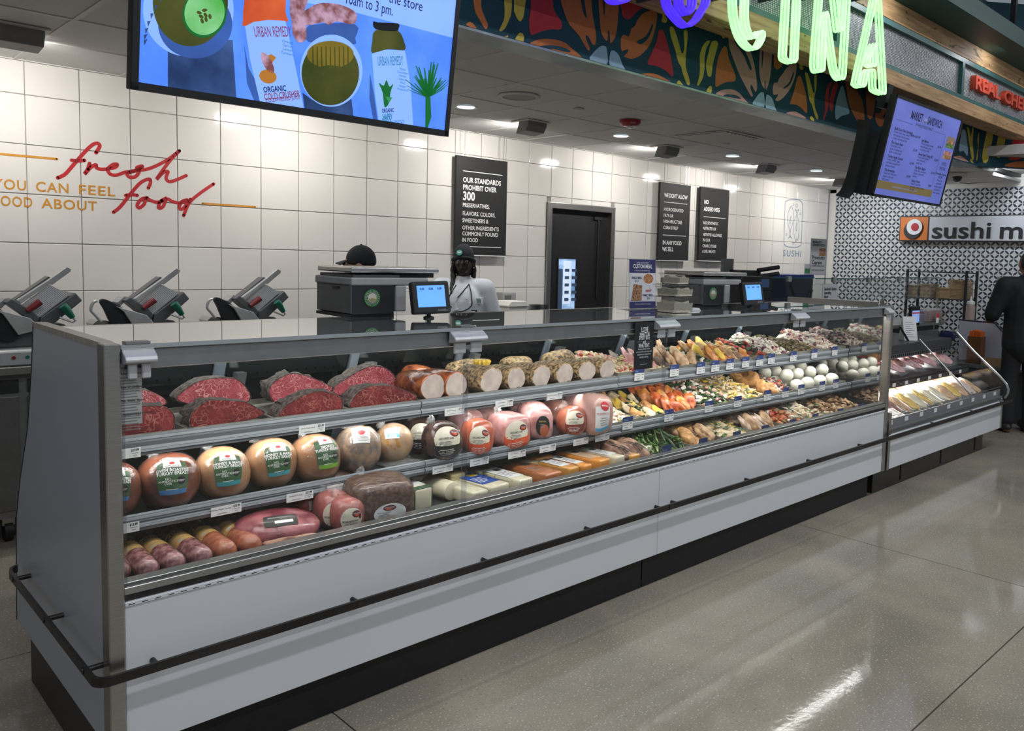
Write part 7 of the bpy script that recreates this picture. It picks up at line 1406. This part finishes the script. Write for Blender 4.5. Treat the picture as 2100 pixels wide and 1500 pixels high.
for i in range(10): tag(G().box(-.028, .028, -.001, 0, -.014, .014).build('shelf_label', m_tagw, None, loc=(QX0+.06+i*.225, .297, .668)), 'white label on the black upper rail of the sloping case, %s from the left' % ORD[i], 'label', 'labels on the sloping case')
# things on its canopy
CZ = .9455
p = hit(1870, 683, 1, .55); e = empty('order_card', (p.x, .55, CZ), 'white order card leaning in a holder with two dark pencils', 'card', rot=(0, 0, math.radians(-35))); zt = .21
o = G().box(-.06, .06, 0, .004, 0, zt).build('card', m_cw, e); o.rotation_euler.x = math.radians(-14); o2 = G().prism([(0, 0), (.10, 0), (.055, zt)], 0, -.065, -.06).build('side_board', m_cw, e)
g = G()
for k in range(8): g.box(-.048, .04-.02*(k % 3), -.0008, 0, .03+k*.018, .034+k*.018)
o3 = g.build('print', greyt, e); o3.rotation_euler.x = math.radians(-14)
for k in (0, 1): G().tube([(-.055+.012*k, -.03, .0), (-.14+.012*k, -.03, .12)], .005, 6).build('pencil', m_black, e)
p = hit(1910, 655, 1, .72); e = empty('snack_basket', (p.x, .72, CZ), 'wire basket of brown snack bars in clear wrappers', 'basket'); zb = p.z-CZ; w = .46
for dz in (zb-.02, zb+.05): G().tube([(-w/2, -.06, dz), (w/2, -.06, dz), (w/2, .06, dz), (-w/2, .06, dz)], .003, 6, closed=True).build('wire', m_steel, e)
for s in (-1, 1): G().tube([(s*w/2, .06, 0), (s*w/2, .06, zb+.06)], .006, 6).build('leg', m_steel, e)
G().box(-w/2, w/2, -.06, .06, zb-.024, zb-.02).build('floor_wire', m_steel, e)
m_bar = mat('chocolate_bar', (.09, .035, .025), .3, col2=(.22, .10, .07), scale=40)
for k in range(13): pk = empty('snack_bar', (p.x-w/2+.03+k*.033, .72, CZ+zb-.0195), 'wrapped brown snack bar in the wire basket, %s from the left' % ORD[k], 'snack', 'snack bars', rot=(math.radians(-8), 0, math.radians(rr.uniform(-12, 12)))); G().box(-.011, .011, -.025, .025, 0, .10).build('bar', m_bar, pk, bevel=.004); G().box(-.014, .014, -.03, .03, 0, .125).build('wrapper', m_pk, pk, bevel=.004)
tag(G().box(-.03, .03, 0, .002, -.05, .04).build('offer_tag', m_tagw, None, loc=(p.x-.02, .655, CZ+zb+.02)), 'red and white offer tag on the snack basket', 'tag'); G().box(-.03, .03, -.001, 0, .0, .04).build('red_band', redl, bpy.data.objects['offer_tag'])
p = hit(1950, 643, 1, .75); p.x = min(p.x, 6.95); e = empty('checkout_screen', (p.x, .75, CZ), 'small scale with a lit screen right of the snack basket', 'screen'); h = p.z-CZ
G().box(-.10, .10, 0, .03, h-.09, h+.09).build('case', m_black, e, bevel=.006); G().box(-.08, .08, -.001, 0, h-.065, h+.05).build('display', scrm('pale_display', (.20, .30, .55), .8), e); G().box(-.08, .08, -.0014, -.001, h+.02, h+.035).build('display_band', scrm('band_red', (.3, .05, .08), .6), e); G().tube([(0, .015, 0), (0, .015, h)], .015, 8).build('post', m_black, e)
for k in range(8): tag(G().ell((0, 0, .02), (.09, .07, .02), 14, 8, fn=nzf(k+60, .3, 5)).build('clear_pack', film('loose_film', .25), None, smooth='all', loc=(QX0+.15+(k % 4)*.22, .62+(k//4)*.22, CZ)), 'crumpled clear pack on top of the sloping case, %s' % ('%s in the %s row' % (ORD[k % 4], ('front', 'back')[k//4])), 'pack', 'clear packs on the canopy')
# ================================================================ SUSHI COUNTER AND RACK
m_lil = mat('lilac_white_board', (.44, .45, .53), .4, var=.02)
SX = 8.75
def sx(px, py): q = hit(px, py, 0, SX); return (q.y, q.z)
sb = empty('sushi_counter', (9.5, .45, 0), 'dark sushi counter with a pale sloping end panel', 'counter'); si = Matrix.Translation(-sb.location)
def K(g, nm, m, **k): o = g.build(nm, m, **k); o.parent = sb; o.matrix_parent_inverse = si; return o
poly = [sx(1966, 657), sx(2040, 664), sx(2082, 712), sx(2082, 740), sx(1966, 738)]
K(G().prism(poly, 0, SX, SX+.02), 'end_panel', m_lil, bevel=.003); K(G().prism([poly[0], poly[1], poly[2], (poly[2][0], poly[2][1]+.012), (poly[1][0], poly[1][1]+.012), (poly[0][0], poly[0][1]+.012)], 0, SX-.002, SX+.022), 'panel_edge', m_navy)
zc = poly[4][1]; yb, yf = poly[0][0], poly[2][0]-.35
K(G().box(SX-.30, 10.3, yf, yb+.1, 0, zc-.03), 'base', mat('dark_counter_panel', (.045, .047, .052), .4)); K(G().box(SX-.34, 10.3, yf-.02, yb+.1, zc-.03, zc), 'ledge', m_grey); K(G().box(SX+.02, 10.3, poly[2][0]+.1, yb, zc, zc+.02), 'display_deck', m_plat)
K(G().box(SX+.3, 10.2, poly[2][0]+.15, poly[2][0]+.40, zc+.021, zc+.06), 'fish_tray', mat('salmon_tray', (.45, .14, .10), .4, col2=(.6, .3, .2), scale=20))
p = hit(2003, 690, 0, SX-.16); e = empty('chopstick_holder', (p.x, p.y, zc), 'wooden holder full of orange-wrapped chopsticks', 'holder'); hh = max(.12, hit(2003, 690, 0, SX-.16).z-zc)
G().box(-.07, .07, -.07, .07, 0, hh).build('box', mat('brown_wood_box', (.16, .065, .02), .55, var=.2, stretch=(20, 20, 2)), e, bevel=.003)
m_oran = mat('orange_paper', (.72, .14, .015), .45, var=.1)
for i in range(6):
    for j in range(4): G().box(-.062+i*.021, -.045+i*.021, -.06+j*.03, -.035+j*.03, hh*.3, hh+.055+.006*((i*3+j) % 3)).build('chopsticks', m_oran, e)
p = hit(2050, 722, 0, SX-.18); e = empty('cardboard_tray', (p.x, p.y, zc), 'low open cardboard tray beside the chopstick holder', 'box'); m_card = mat('cardboard', (.34, .23, .12), .7, var=.1)
G().box(-.08, .08, -.16, .16, 0, .004).box(-.08, -.076, -.16, .16, .004, .07).box(.076, .08, -.16, .16, .004, .07).box(-.08, .08, -.16, -.156, .004, .07).box(-.08, .08, .156, .16, .004, .07).build('tray', m_card, e); G().box(-.06, .06, -.13, .10, .005, .05).build('napkins', m_foam, e)
p = hit(1990, 640, 0, SX+.3); e = empty('squeeze_bottle', (p.x, p.y, zc+.02), 'clear squeeze bottle with a white nozzle behind the counter', 'bottle'); hb = hit(1990, 615, 0, SX+.3).z-zc
G().lathe([(.045, 0), (.048, .01), (.048, hb-.10), (.040, hb-.07), (.0, hb-.07)], 20).build('bottle', mat('sauce_bottle', (.42, .33, .28), .3), e, smooth=40); G().lathe([(.042, hb-.07), (.042, hb-.04), (.016, hb-.035), (.006, hb+.02)], 20).build('nozzle', m_wp, e, smooth=40)
# wire rack with kraft boxes
RX = 9.9
def rx(px, py): q = hit(px, py, 0, RX); return q.y, q.z
(ra, rz) = rx(1862, 552); (rb, _) = rx(1983, 553); rk = empty('wire_rack', (RX, (ra+rb)/2, 0), 'black wire rack holding kraft boxes against the patterned wall', 'rack')
w = (ra-rb)/2
for s in (-1, 1):
    for dx in (0, .36): G().tube([(dx, s*w, 0), (dx, s*w, rz)], .017, 10).build('post', m_black, rk, smooth=40)
for z in (.3, .72, rx(1900, 612)[1], rz-.03):
    g = G().tube([(0, -w, z), (0, w, z), (.36, w, z), (.36, -w, z)], .007, 6, closed=True)
    for k in range(1, 14): g.tube([(0, -w+k*w/7, z), (.36, -w+k*w/7, z)], .003, 5)
    g.build('wire_shelf', m_black, rk)
zr = rx(1900, 612)[1]+.008
yk, _ = rx(1962, 580); e = empty('kraft_tray_stack', (RX+.17, yk, zr), 'tall stack of nested kraft paper trays on the wire rack', 'paper trays'); zt = rx(1965, 574)[1]-zr; m_kraft = mat('kraft_paper', (.36, .25, .14), .7, var=.08)
for k in range(16): G().box(-.14, .14, -.10+.0012*k, .10+.0012*k, k*zt/16, k*zt/16+zt/16*.75).build('paper_tray', m_kraft, e)
for i, (px_, h_, l) in enumerate([(1872, .14, 'kraft box at the left of the wire rack'), (1893, .16, 'kraft box second from the left on the wire rack'), (1932, .12, 'small dark kraft box beside the tall stack')]):
    yk, _ = rx(px_, 590); e = empty('kraft_box', (RX+.16, yk, zr), l, 'box', 'kraft boxes on the rack'); G().box(-.13, .13, -.085, .085, 0, h_).build('box', m_card, e, bevel=.003); G().box(-.135, .135, -.09, .09, h_, h_+.012).build('lid', m_kraft, e)
# sushi sign and yellow notice
QY0 = hit(1848, 447, 0, XR-.06).y; z0, z1 = 1.925, 2.265
sg = empty('sushi_sign', (XR-.06, QY0, z0), 'long white sign reading sushi maki with an orange roll emblem', 'sign'); L_ = 2.3
G().box(-.03, .05, -L_, 0, 0, z1-z0).build('frame', m_black, sg); G().box(-.034, -.03, -L_+.01, -.405, .015, z1-z0-.015).build('white_face', mat('sign_white_face', (.50, .51, .54), .5, var=.02), sg); G().box(-.034, -.03, -.385, -.012, .015, z1-z0-.015).build('orange_face', mat('sign_orange', (.60, .17, .03), .5), sg)
def disc_x(x, y, z, r, m, nm, th=.012): G().lathe([(r, 0), (r, th)], 28, M=Matrix.Translation((x, y, z)) @ Matrix.Rotation(math.radians(-90), 4, 'Y')).build(nm, m, sg, smooth=40)
zc2 = (z1-z0)/2
disc_x(-.034, -.185, zc2-.025, .115, mat('sign_charcoal', (.03, .03, .032), .5), 'roll_side', .02); disc_x(-.054, -.215, zc2+.02, .105, mat('sign_white', (.72, .72, .72), .5), 'roll_rice', .008); disc_x(-.062, -.225, zc2+.02, .052, mat('sign_red', (.42, .02, .03), .5), 'roll_filling', .006)
FX = frame((-.036, -.44, zc2-.035), (0, -1, 0), (0, 0, 1)); text('sushi', .30, m_black, FX, sg, .735, name='raised_lettering', align='LEFT', bold=.012, ext=.012); text('maki', .30, m_black, frame((-.036, -.44-.84, zc2-.035), (0, -1, 0), (0, 0, 1)), sg, .70, name='raised_lettering', align='LEFT', bold=.012, ext=.012)
area('sushi_sign_spot', (9.6, 1.0, 2.72), (0, math.radians(-38), 0), .12, .12, 14, (.85, .92, 1)); area('sushi_sign_spot', (9.6, 2.6, 2.62), (0, math.radians(-38), 0), .12, .12, 10, (.85, .92, 1))
p = hit(2075, 590, 0, 9.6); e = empty('yellow_notice', (9.6, p.y, p.z-.12), 'yellow-topped price notice on the far glass guard', 'notice')
G().box(0, .003, -.10, .10, -.06, .19).build('card', m_cw, e); G().box(-.001, 0, -.10, .10, .12, .19).build('header', yellowl, e); text('50', .09, m_nv, frame((-.002, .0, .0), (0, -1, 0), (0, 0, 1)), e, bold=.04); text('Market', .03, inkb, frame((-.002, .04, .155), (0, -1, 0), (0, 0, 1)), e, bold=.03)
e = empty('sneeze_guard', (9.58, .6, zc+.02), 'clear glass guard on the sushi counter behind the yellow notice', 'sneeze guard'); hh = hit(2060, 570, 0, 9.58).z-zc-.02; y_ = hit(2046, 570, 0, 9.58).y
G().box(0, .008, -1.2, y_-.6, 0, hh).build('pane', m_sg, e); G().box(-.012, .02, y_-.6-.06, y_-.6, hh-.04, hh+.01).build('clip', m_lgrey, e); G().box(-.001, .009, -1.2, y_-.6, hh-.003, hh+.003).build('edge', mat('green_glass_edge', (.03, .11, .12)), e)
# ================================================================ PEOPLE
def skinned(name, chains, blobs, m, voxel, parent=None, smooth=4, cut=None):
    """tapered limbs and rounded masses fused into one continuous surface"""
    g = G()
    for pts, rs in chains:
        p = [Vector(q) for q in pts]
        g.tube(p, list(rs), 16)
        for q, r in zip(p, rs): g.ell(q, (r, r, r), 14, 9)
    for c, r, *rot in blobs: g.ell(c, r, 22, 16, M=Matrix.Rotation(math.radians(rot[0]), 3, rot[1]) if rot else None)
    me = bpy.data.meshes.new(name); me.from_pydata(g.v, [], g.f)
    o = bpy.data.objects.new(name, me); COL.objects.link(o)
    md = o.modifiers.new('fuse', 'REMESH'); md.mode = 'VOXEL'; md.voxel_size = voxel; sm = o.modifiers.new('relax', 'SMOOTH'); sm.iterations = smooth; sm.factor = .5
    bpy.context.view_layer.update(); nm = bpy.data.meshes.new_from_object(o.evaluated_get(bpy.context.evaluated_depsgraph_get())); bpy.data.objects.remove(o)
    if cut:
        bm = bmesh.new(); bm.from_mesh(nm)
        for co, no in cut:
            r = bmesh.ops.bisect_plane(bm, geom=bm.verts[:]+bm.edges[:]+bm.faces[:], plane_co=co, plane_no=no, clear_outer=True)
        bm.to_mesh(nm); bm.free()
    nm.materials.clear(); nm.materials.append(m); nm.polygons.foreach_set('use_smooth', [True]*len(nm.polygons)); nm.name = name
    return link(name, nm, parent)
def hand(w, d, up, s=1):
    """palm, four unequal curled fingers and a thumb leaving the side of the palm"""
    w, d, up = Vector(w), Vector(d).normalized(), Vector(up).normalized(); side = d.cross(up).normalized()*s; out = [([w, w+d*.045, w+d*.085], (.026, .032, .030))]
    for k, ln in enumerate((.066, .076, .070, .054)):
        b = w+d*.085+side*(.030-.0195*k); out.append(([b, b+d*ln*.45-up*.006, b+d*ln*.8-up*.022, b+d*ln*.95-up*.040], (.0095, .009, .0085, .0075)))
    b = w+d*.025+side*.026; out.append(([b, b+side*.028+d*.022-up*.006, b+side*.034+d*.050-up*.016], (.012, .0105, .009))); return out
def person(label, loc, yaw, H, skin, arms, cat='person'):
    """standing figure facing -y in its own frame; arms = [(shoulder side, elbow, wrist, hand dir)]"""
    k = H/1.72; V_ = lambda x, y, z: Vector((x*k, y*k, z*k))
    ch = [([V_(0, .01, .96), V_(0, .02, 1.12), V_(0, .015, 1.30), V_(0, .02, 1.42)], (.12*k, .115*k, .125*k, .085*k)), ([V_(0, .02, 1.42), V_(0, .005, 1.52)], (.055*k, .050*k)), ([V_(-.17, .02, 1.41), V_(.17, .02, 1.41)], (.055*k, .055*k))]
    for s in (-1, 1): ch += [([V_(s*.09, .01, .93), V_(s*.10, 0, .52), V_(s*.10, .02, .30), V_(s*.10, .03, .09)], (.082*k, .056*k, .056*k, .040*k)), ([V_(s*.10, .04, .04), V_(s*.11, -.08, .035), V_(s*.115, -.15, .03)], (.04*k, .038*k, .03*k))]
    for s, el, wr, hd, upv in arms: ch += [([V_(s*.185, .02, 1.40), V_(*el), V_(*wr)], (.050*k, .040*k, .028*k))]+hand(V_(*wr), hd, upv, s)
    bl = [(V_(0, .0, 1.605), (.076*k, .095*k, .112*k)), (V_(0, -.035, 1.555), (.055*k, .060*k, .062*k)), (V_(0, -.100, 1.588), (.013*k, .020*k, .024*k)), (V_(0, -.088, 1.548), (.026*k, .014*k, .010*k)), (V_(0, -.088, 1.632), (.05*k, .014*k, .014*k)), (V_(-.078, .01, 1.595), (.012*k, .022*k, .032*k)), (V_(.078, .01, 1.595), (.012*k, .022*k, .032*k)), (V_(-.04, -.07, 1.585), (.022*k, .022*k, .018*k)), (V_(.04, -.07, 1.585), (.022*k, .022*k, .018*k))]
    o = skinned('person', ch, bl, skin, .0085); o.location = loc; o.rotation_euler.z = math.radians(yaw); tag(o, label, cat)
    for s in (-1, 1):
        e = G().ell(V_(s*.033, -.082, 1.609), (.013*k, .010*k, .0095*k), 14, 10).build('eye', mat('eye_white', (.45, .44, .42), .2), o, smooth='all'); G().ell(V_(s*.033, -.0915, 1.609), (.006*k, .003*k, .006*k), 10, 8).build('iris', m_black, o, smooth='all')
    return o, k, V_
m_skd = mat('deep_brown_skin', (.030, .016, .011), .42, var=.1, scale=20); m_skl = mat('tan_skin', (.30, .15, .09), .5, var=.08, scale=20); m_coat = mat('white_cotton_coat', (.56, .58, .62), .8, var=.04, scale=25, bump=.35, bscale=14); m_pipe = mat('black_piping', (.012, .012, .014), .6); m_knit = mat('black_knit', (.010, .011, .013), .9, var=.25, scale=120, bump=.5, bscale=160); m_hair = mat('black_hair', (.008, .007, .006), .5, var=.3, scale=80, bump=.6, bscale=120); m_trs = mat('black_trousers', (.012, .012, .014), .85, var=.2, scale=40, bump=.3); m_tee = mat('black_shirt', (.011, .012, .014), .85, var=.25, scale=18, bump=.5, bscale=9)
def trousers(o, V_, k, m=None):
    ch = [([V_(0, .01, 1.02), V_(0, .01, .93)], (.132*k, .14*k))]
    for s in (-1, 1): ch.append(([V_(s*.08, .01, .93), V_(s*.10, 0, .52), V_(s*.10, .02, .12)], (.102*k, .078*k, .066*k)))
    return skinned('trousers', ch, [], m or m_trs, .012, o)
def shoes(o, V_, k):
    for s in (-1, 1): G().ell(V_(s*.11, -.055, .052), (.062*k, .165*k, .060*k), 18, 12, fn=lambda d: 1 if d.z > -.5 else .86).build('shoe', m_black, o, smooth='all')
# ---- woman in a white chef coat behind the case
WX = hit(950, 560, 1, 2.9).x
o, k, V_ = person('person in a white chef coat and black beanie standing behind the case', (WX, 2.9, 0), -42, 1.63, m_skd, [(-1, (-.25, .02, 1.13), (-.16, -.20, 1.02), (.5, -1, -.1), (0, 0, 1)), (1, (.26, .06, 1.12), (.20, -.10, .93), (-.3, -1, -.3), (0, 0, 1))])
trousers(o, V_, k)
co = skinned('chef_coat', [([V_(0, .01, .80), V_(0, .015, 1.05), V_(0, .01, 1.28), V_(0, .02, 1.40)], (.185*k, .165*k, .170*k, .105*k)), ([V_(-.185, .02, 1.385), V_(.185, .02, 1.385)], (.082*k, .082*k)), ([V_(-.19, .02, 1.38), V_(-.255, .02, 1.13), V_(-.17, -.18, 1.03)], (.080*k, .070*k, .058*k)), ([V_(.19, .02, 1.38), V_(.265, .06, 1.12), V_(.21, -.08, .95)], (.080*k, .072*k, .060*k))], [(V_(0, -.03, 1.27), (.165*k, .125*k, .14*k))], m_coat, .010, o, 3)
m0 = G().lathe([(.074*k, 0), (.068*k, .02*k), (.060*k, .055*k), (.054*k, .055*k), (.062*k, .018*k), (.068*k, 0)], 28, M=Matrix.Translation(V_(0, .012, 1.435)) @ Matrix.Rotation(math.radians(14), 4, 'X'), caps=False).build('collar', m_coat, o, smooth='all')
def on_coat(x, z):   # point on the coat's front
    ok, p, n, _ = co.ray_cast(V_(x, -1, z), Vector((0, 1, 0))); return (p if ok else V_(x, -.16, z))+Vector((0, -.003, 0))
def strip(pts, m, r=.0042, name='piping'): return G().tube([on_coat(q.x, q.y)+Vector((0, -.002, 0)) for q in smooth_line([Vector((a, b, 0)) for a, b in pts], 6)], r, 6).build(name, m, o, smooth=True)
strip([(.055, 1.42), (.075, 1.36), (.085, 1.30), (.082, 1.24), (.02, 1.20), (-.06, 1.185), (-.085, 1.16), (-.085, 1.05), (-.085, .95)], m_pipe)
strip([(-.05, 1.41), (-.095, 1.33), (-.115, 1.27), (-.10, 1.245), (-.08, 1.225)], m_pipe); strip([(.055, 1.42), (.0, 1.345), (-.03, 1.31)], m_pipe)
lap = [on_coat(x, z)+Vector((0, -.004, 0)) for x, z in ((.0, 1.345), (.05, 1.40), (.07, 1.34), (.08, 1.27), (.078, 1.245), (-.04, 1.205), (-.085, 1.19), (-.05, 1.27))]; G().add(lap, [tuple(range(len(lap)))]).build('lapel', m_coat, o)
pc = on_coat(.135, 1.285); G().ell(pc, (.042, .006, .026), 4, 6).build('patch', mat('coat_patch', (.62, .63, .64), .7), o) if False else G().box(pc.x-.042, pc.x+.042, pc.y-.006, pc.y+.004, pc.z-.027, pc.z+.027).build('logo_patch', mat('coat_patch', (.60, .61, .63), .7), o, bevel=.003)
text('WHOLE\nFOODS', .022, mat('patch_green', (.03, .09, .06), .6), facing_front(pc.x, pc.y-.0075, pc.z-.004), o, .05, bold=.04, lead=.8)
pn = on_coat(.095, 1.195); G().box(pn.x-.034, pn.x+.034, pn.y-.006, pn.y+.002, pn.z-.013, pn.z+.013).build('name_badge', m_black, o, bevel=.002); G().box(pn.x-.018, pn.x+.018, pn.y-.0075, pn.y-.006, pn.z-.005, pn.z+.004).build('badge_print', m_wp, o)
for (x, z) in ((.045, 1.30), (.03, 1.185), (-.02, 1.185), (.03, 1.08)): q = on_coat(x, z); G().ell(q, (.006, .004, .006), 10, 8).build('button', m_coat, o, smooth='all')
bn = G().ell((0, 0, 0), (1, 1, 1), 40, 22); bn.v = [((.088*(1+.018*math.cos(20*math.atan2(y, x)+1)))*k*x, .110*k*y, .115*k*max(z, -.32)) for x, y, z in bn.v]
b = bn.build('beanie', m_knit, o, smooth='all', loc=V_(0, .014, 1.640)); b.rotation_euler.x = math.radians(14)
G().tube([V_(.088*math.cos(t), .014+.106*math.sin(t), 1.612+.028*math.sin(t)*-1) for t in [i*math.pi/12 for i in range(24)]], .016*k, 10, closed=True).build('beanie_cuff', m_knit, o, smooth='all')
lg = V_(-.026, -.098, 1.678); G().lathe([(.024, 0), (.022, .005), (0, .006)], 20, M=Matrix.Translation(lg) @ Matrix.Rotation(math.radians(72), 4, 'X')).build('beanie_badge', mat('badge_teal', (.05, .30, .22), .5), o, smooth=30); text('WF', .02, m_wp, Matrix.Translation(lg+Vector((0, -.008, .002))) @ Matrix.Rotation(math.radians(72), 4, 'X'), o, bold=.04)
for s, y in ((-1, -.02), (-1, .03), (1, .05)): G().tube(smooth_line([V_(s*.070, y, 1.60), V_(s*.085, y, 1.53), V_(s*.080, y-.02, 1.45), V_(s*.085, y-.06, 1.38), V_(s*.08, y-.09, 1.33)], 4), [.024*k*(1-.02*i)*(1+.12*math.sin(i*2.2)) for i in range(17)], 10).build('braid', m_hair, o, smooth=True)
G().ell(V_(0, .05, 1.56), (.082*k, .07*k, .10*k), 20, 14).build('hair', m_hair, o, smooth='all'); G().ell(V_(.088, -.005, 1.555), (.005, .005, .005), 10, 8).build('earring', m_wp, o, smooth='all')
# ---- man with a cap, seen from behind, by the slicers
MX = hit(737, 530, 1, 2.46).x
o, k, V_ = person('person in a black cap seen from behind over the big deli scale', (MX, 2.46, 0), 205-90-30, 1.60, m_skl, [(-1, (-.25, -.02, 1.12), (-.15, -.22, 1.03), (.3, -1, -.2), (0, 0, 1)), (1, (.25, -.02, 1.12), (.15, -.22, 1.03), (-.3, -1, -.2), (0, 0, 1))])
o.rotation_euler.z = math.radians(-128); trousers(o, V_, k)
skinned('shirt', [([V_(0, .01, .86), V_(0, .015, 1.08), V_(0, .01, 1.28), V_(0, .02, 1.40)], (.16*k, .15*k, .16*k, .10*k)), ([V_(-.18, .02, 1.39), V_(.18, .02, 1.39)], (.075*k, .075*k)), ([V_(-.19, .02, 1.38), V_(-.25, -.02, 1.12)], (.072*k, .06*k)), ([V_(.19, .02, 1.38), V_(.25, -.02, 1.12)], (.072*k, .06*k))], [], m_tee, .012, o)
bn = G().ell((0, 0, 0), (1, 1, 1), 32, 18); bn.v = [(.086*k*x, .106*k*y, .112*k*max(z, -.25)) for x, y, z in bn.v]; bn.build('cap', m_knit, o, smooth='all', loc=V_(0, .012, 1.632))
G().grid(lambda a, b: V_((a-.5)*.15, -.080-.085*b*(1-(2*a-1)**2*.55), 1.642-.028*b-.012*(2*a-1)**2), 12, 5).grid(lambda a, b: V_((a-.5)*.15, -.080-.085*b*(1-(2*a-1)**2*.55), 1.637-.028*b-.012*(2*a-1)**2), 12, 5).build('cap_peak', m_knit, o, smooth='all'); G().ell(V_(0, .012, 1.744), (.008, .008, .006), 10, 6).build('cap_button', m_knit, o, smooth='all')
G().ell(V_(0, .045, 1.565), (.080*k, .068*k, .085*k), 18, 12).build('hair', m_hair, o, smooth='all')
# ---- man in black by the sushi counter
o, k, V_ = person('person dressed all in black standing at the sushi counter, cut off by the right edge', (8.02, .14, 0), -118, 1.76, m_skl, [(-1, (-.27, -.04, 1.13), (-.20, -.27, 1.06), (.2, -1, -.1), (0, 0, 1)), (1, (.27, -.04, 1.13), (.20, -.27, 1.06), (-.2, -1, -.1), (0, 0, 1))])
o.rotation_euler.z = math.radians(128); trousers(o, V_, k); shoes(o, V_, k)
skinned('shirt', [([V_(0, .01, .84), V_(0, .0, 1.05), V_(0, .005, 1.28), V_(0, .02, 1.42)], (.185*k, .175*k, .18*k, .10*k)), ([V_(-.19, .02, 1.40), V_(.19, .02, 1.40)], (.082*k, .082*k)), ([V_(-.20, .02, 1.39), V_(-.275, -.03, 1.13), V_(-.24, -.16, 1.09)], (.085*k, .075*k, .062*k)), ([V_(.20, .02, 1.39), V_(.275, -.03, 1.13), V_(.24, -.16, 1.09)], (.085*k, .075*k, .062*k))], [], m_tee, .012, o)
G().ell(V_(0, .03, 1.62), (.082*k, .095*k, .105*k), 20, 14).build('hair', m_hair, o, smooth='all')
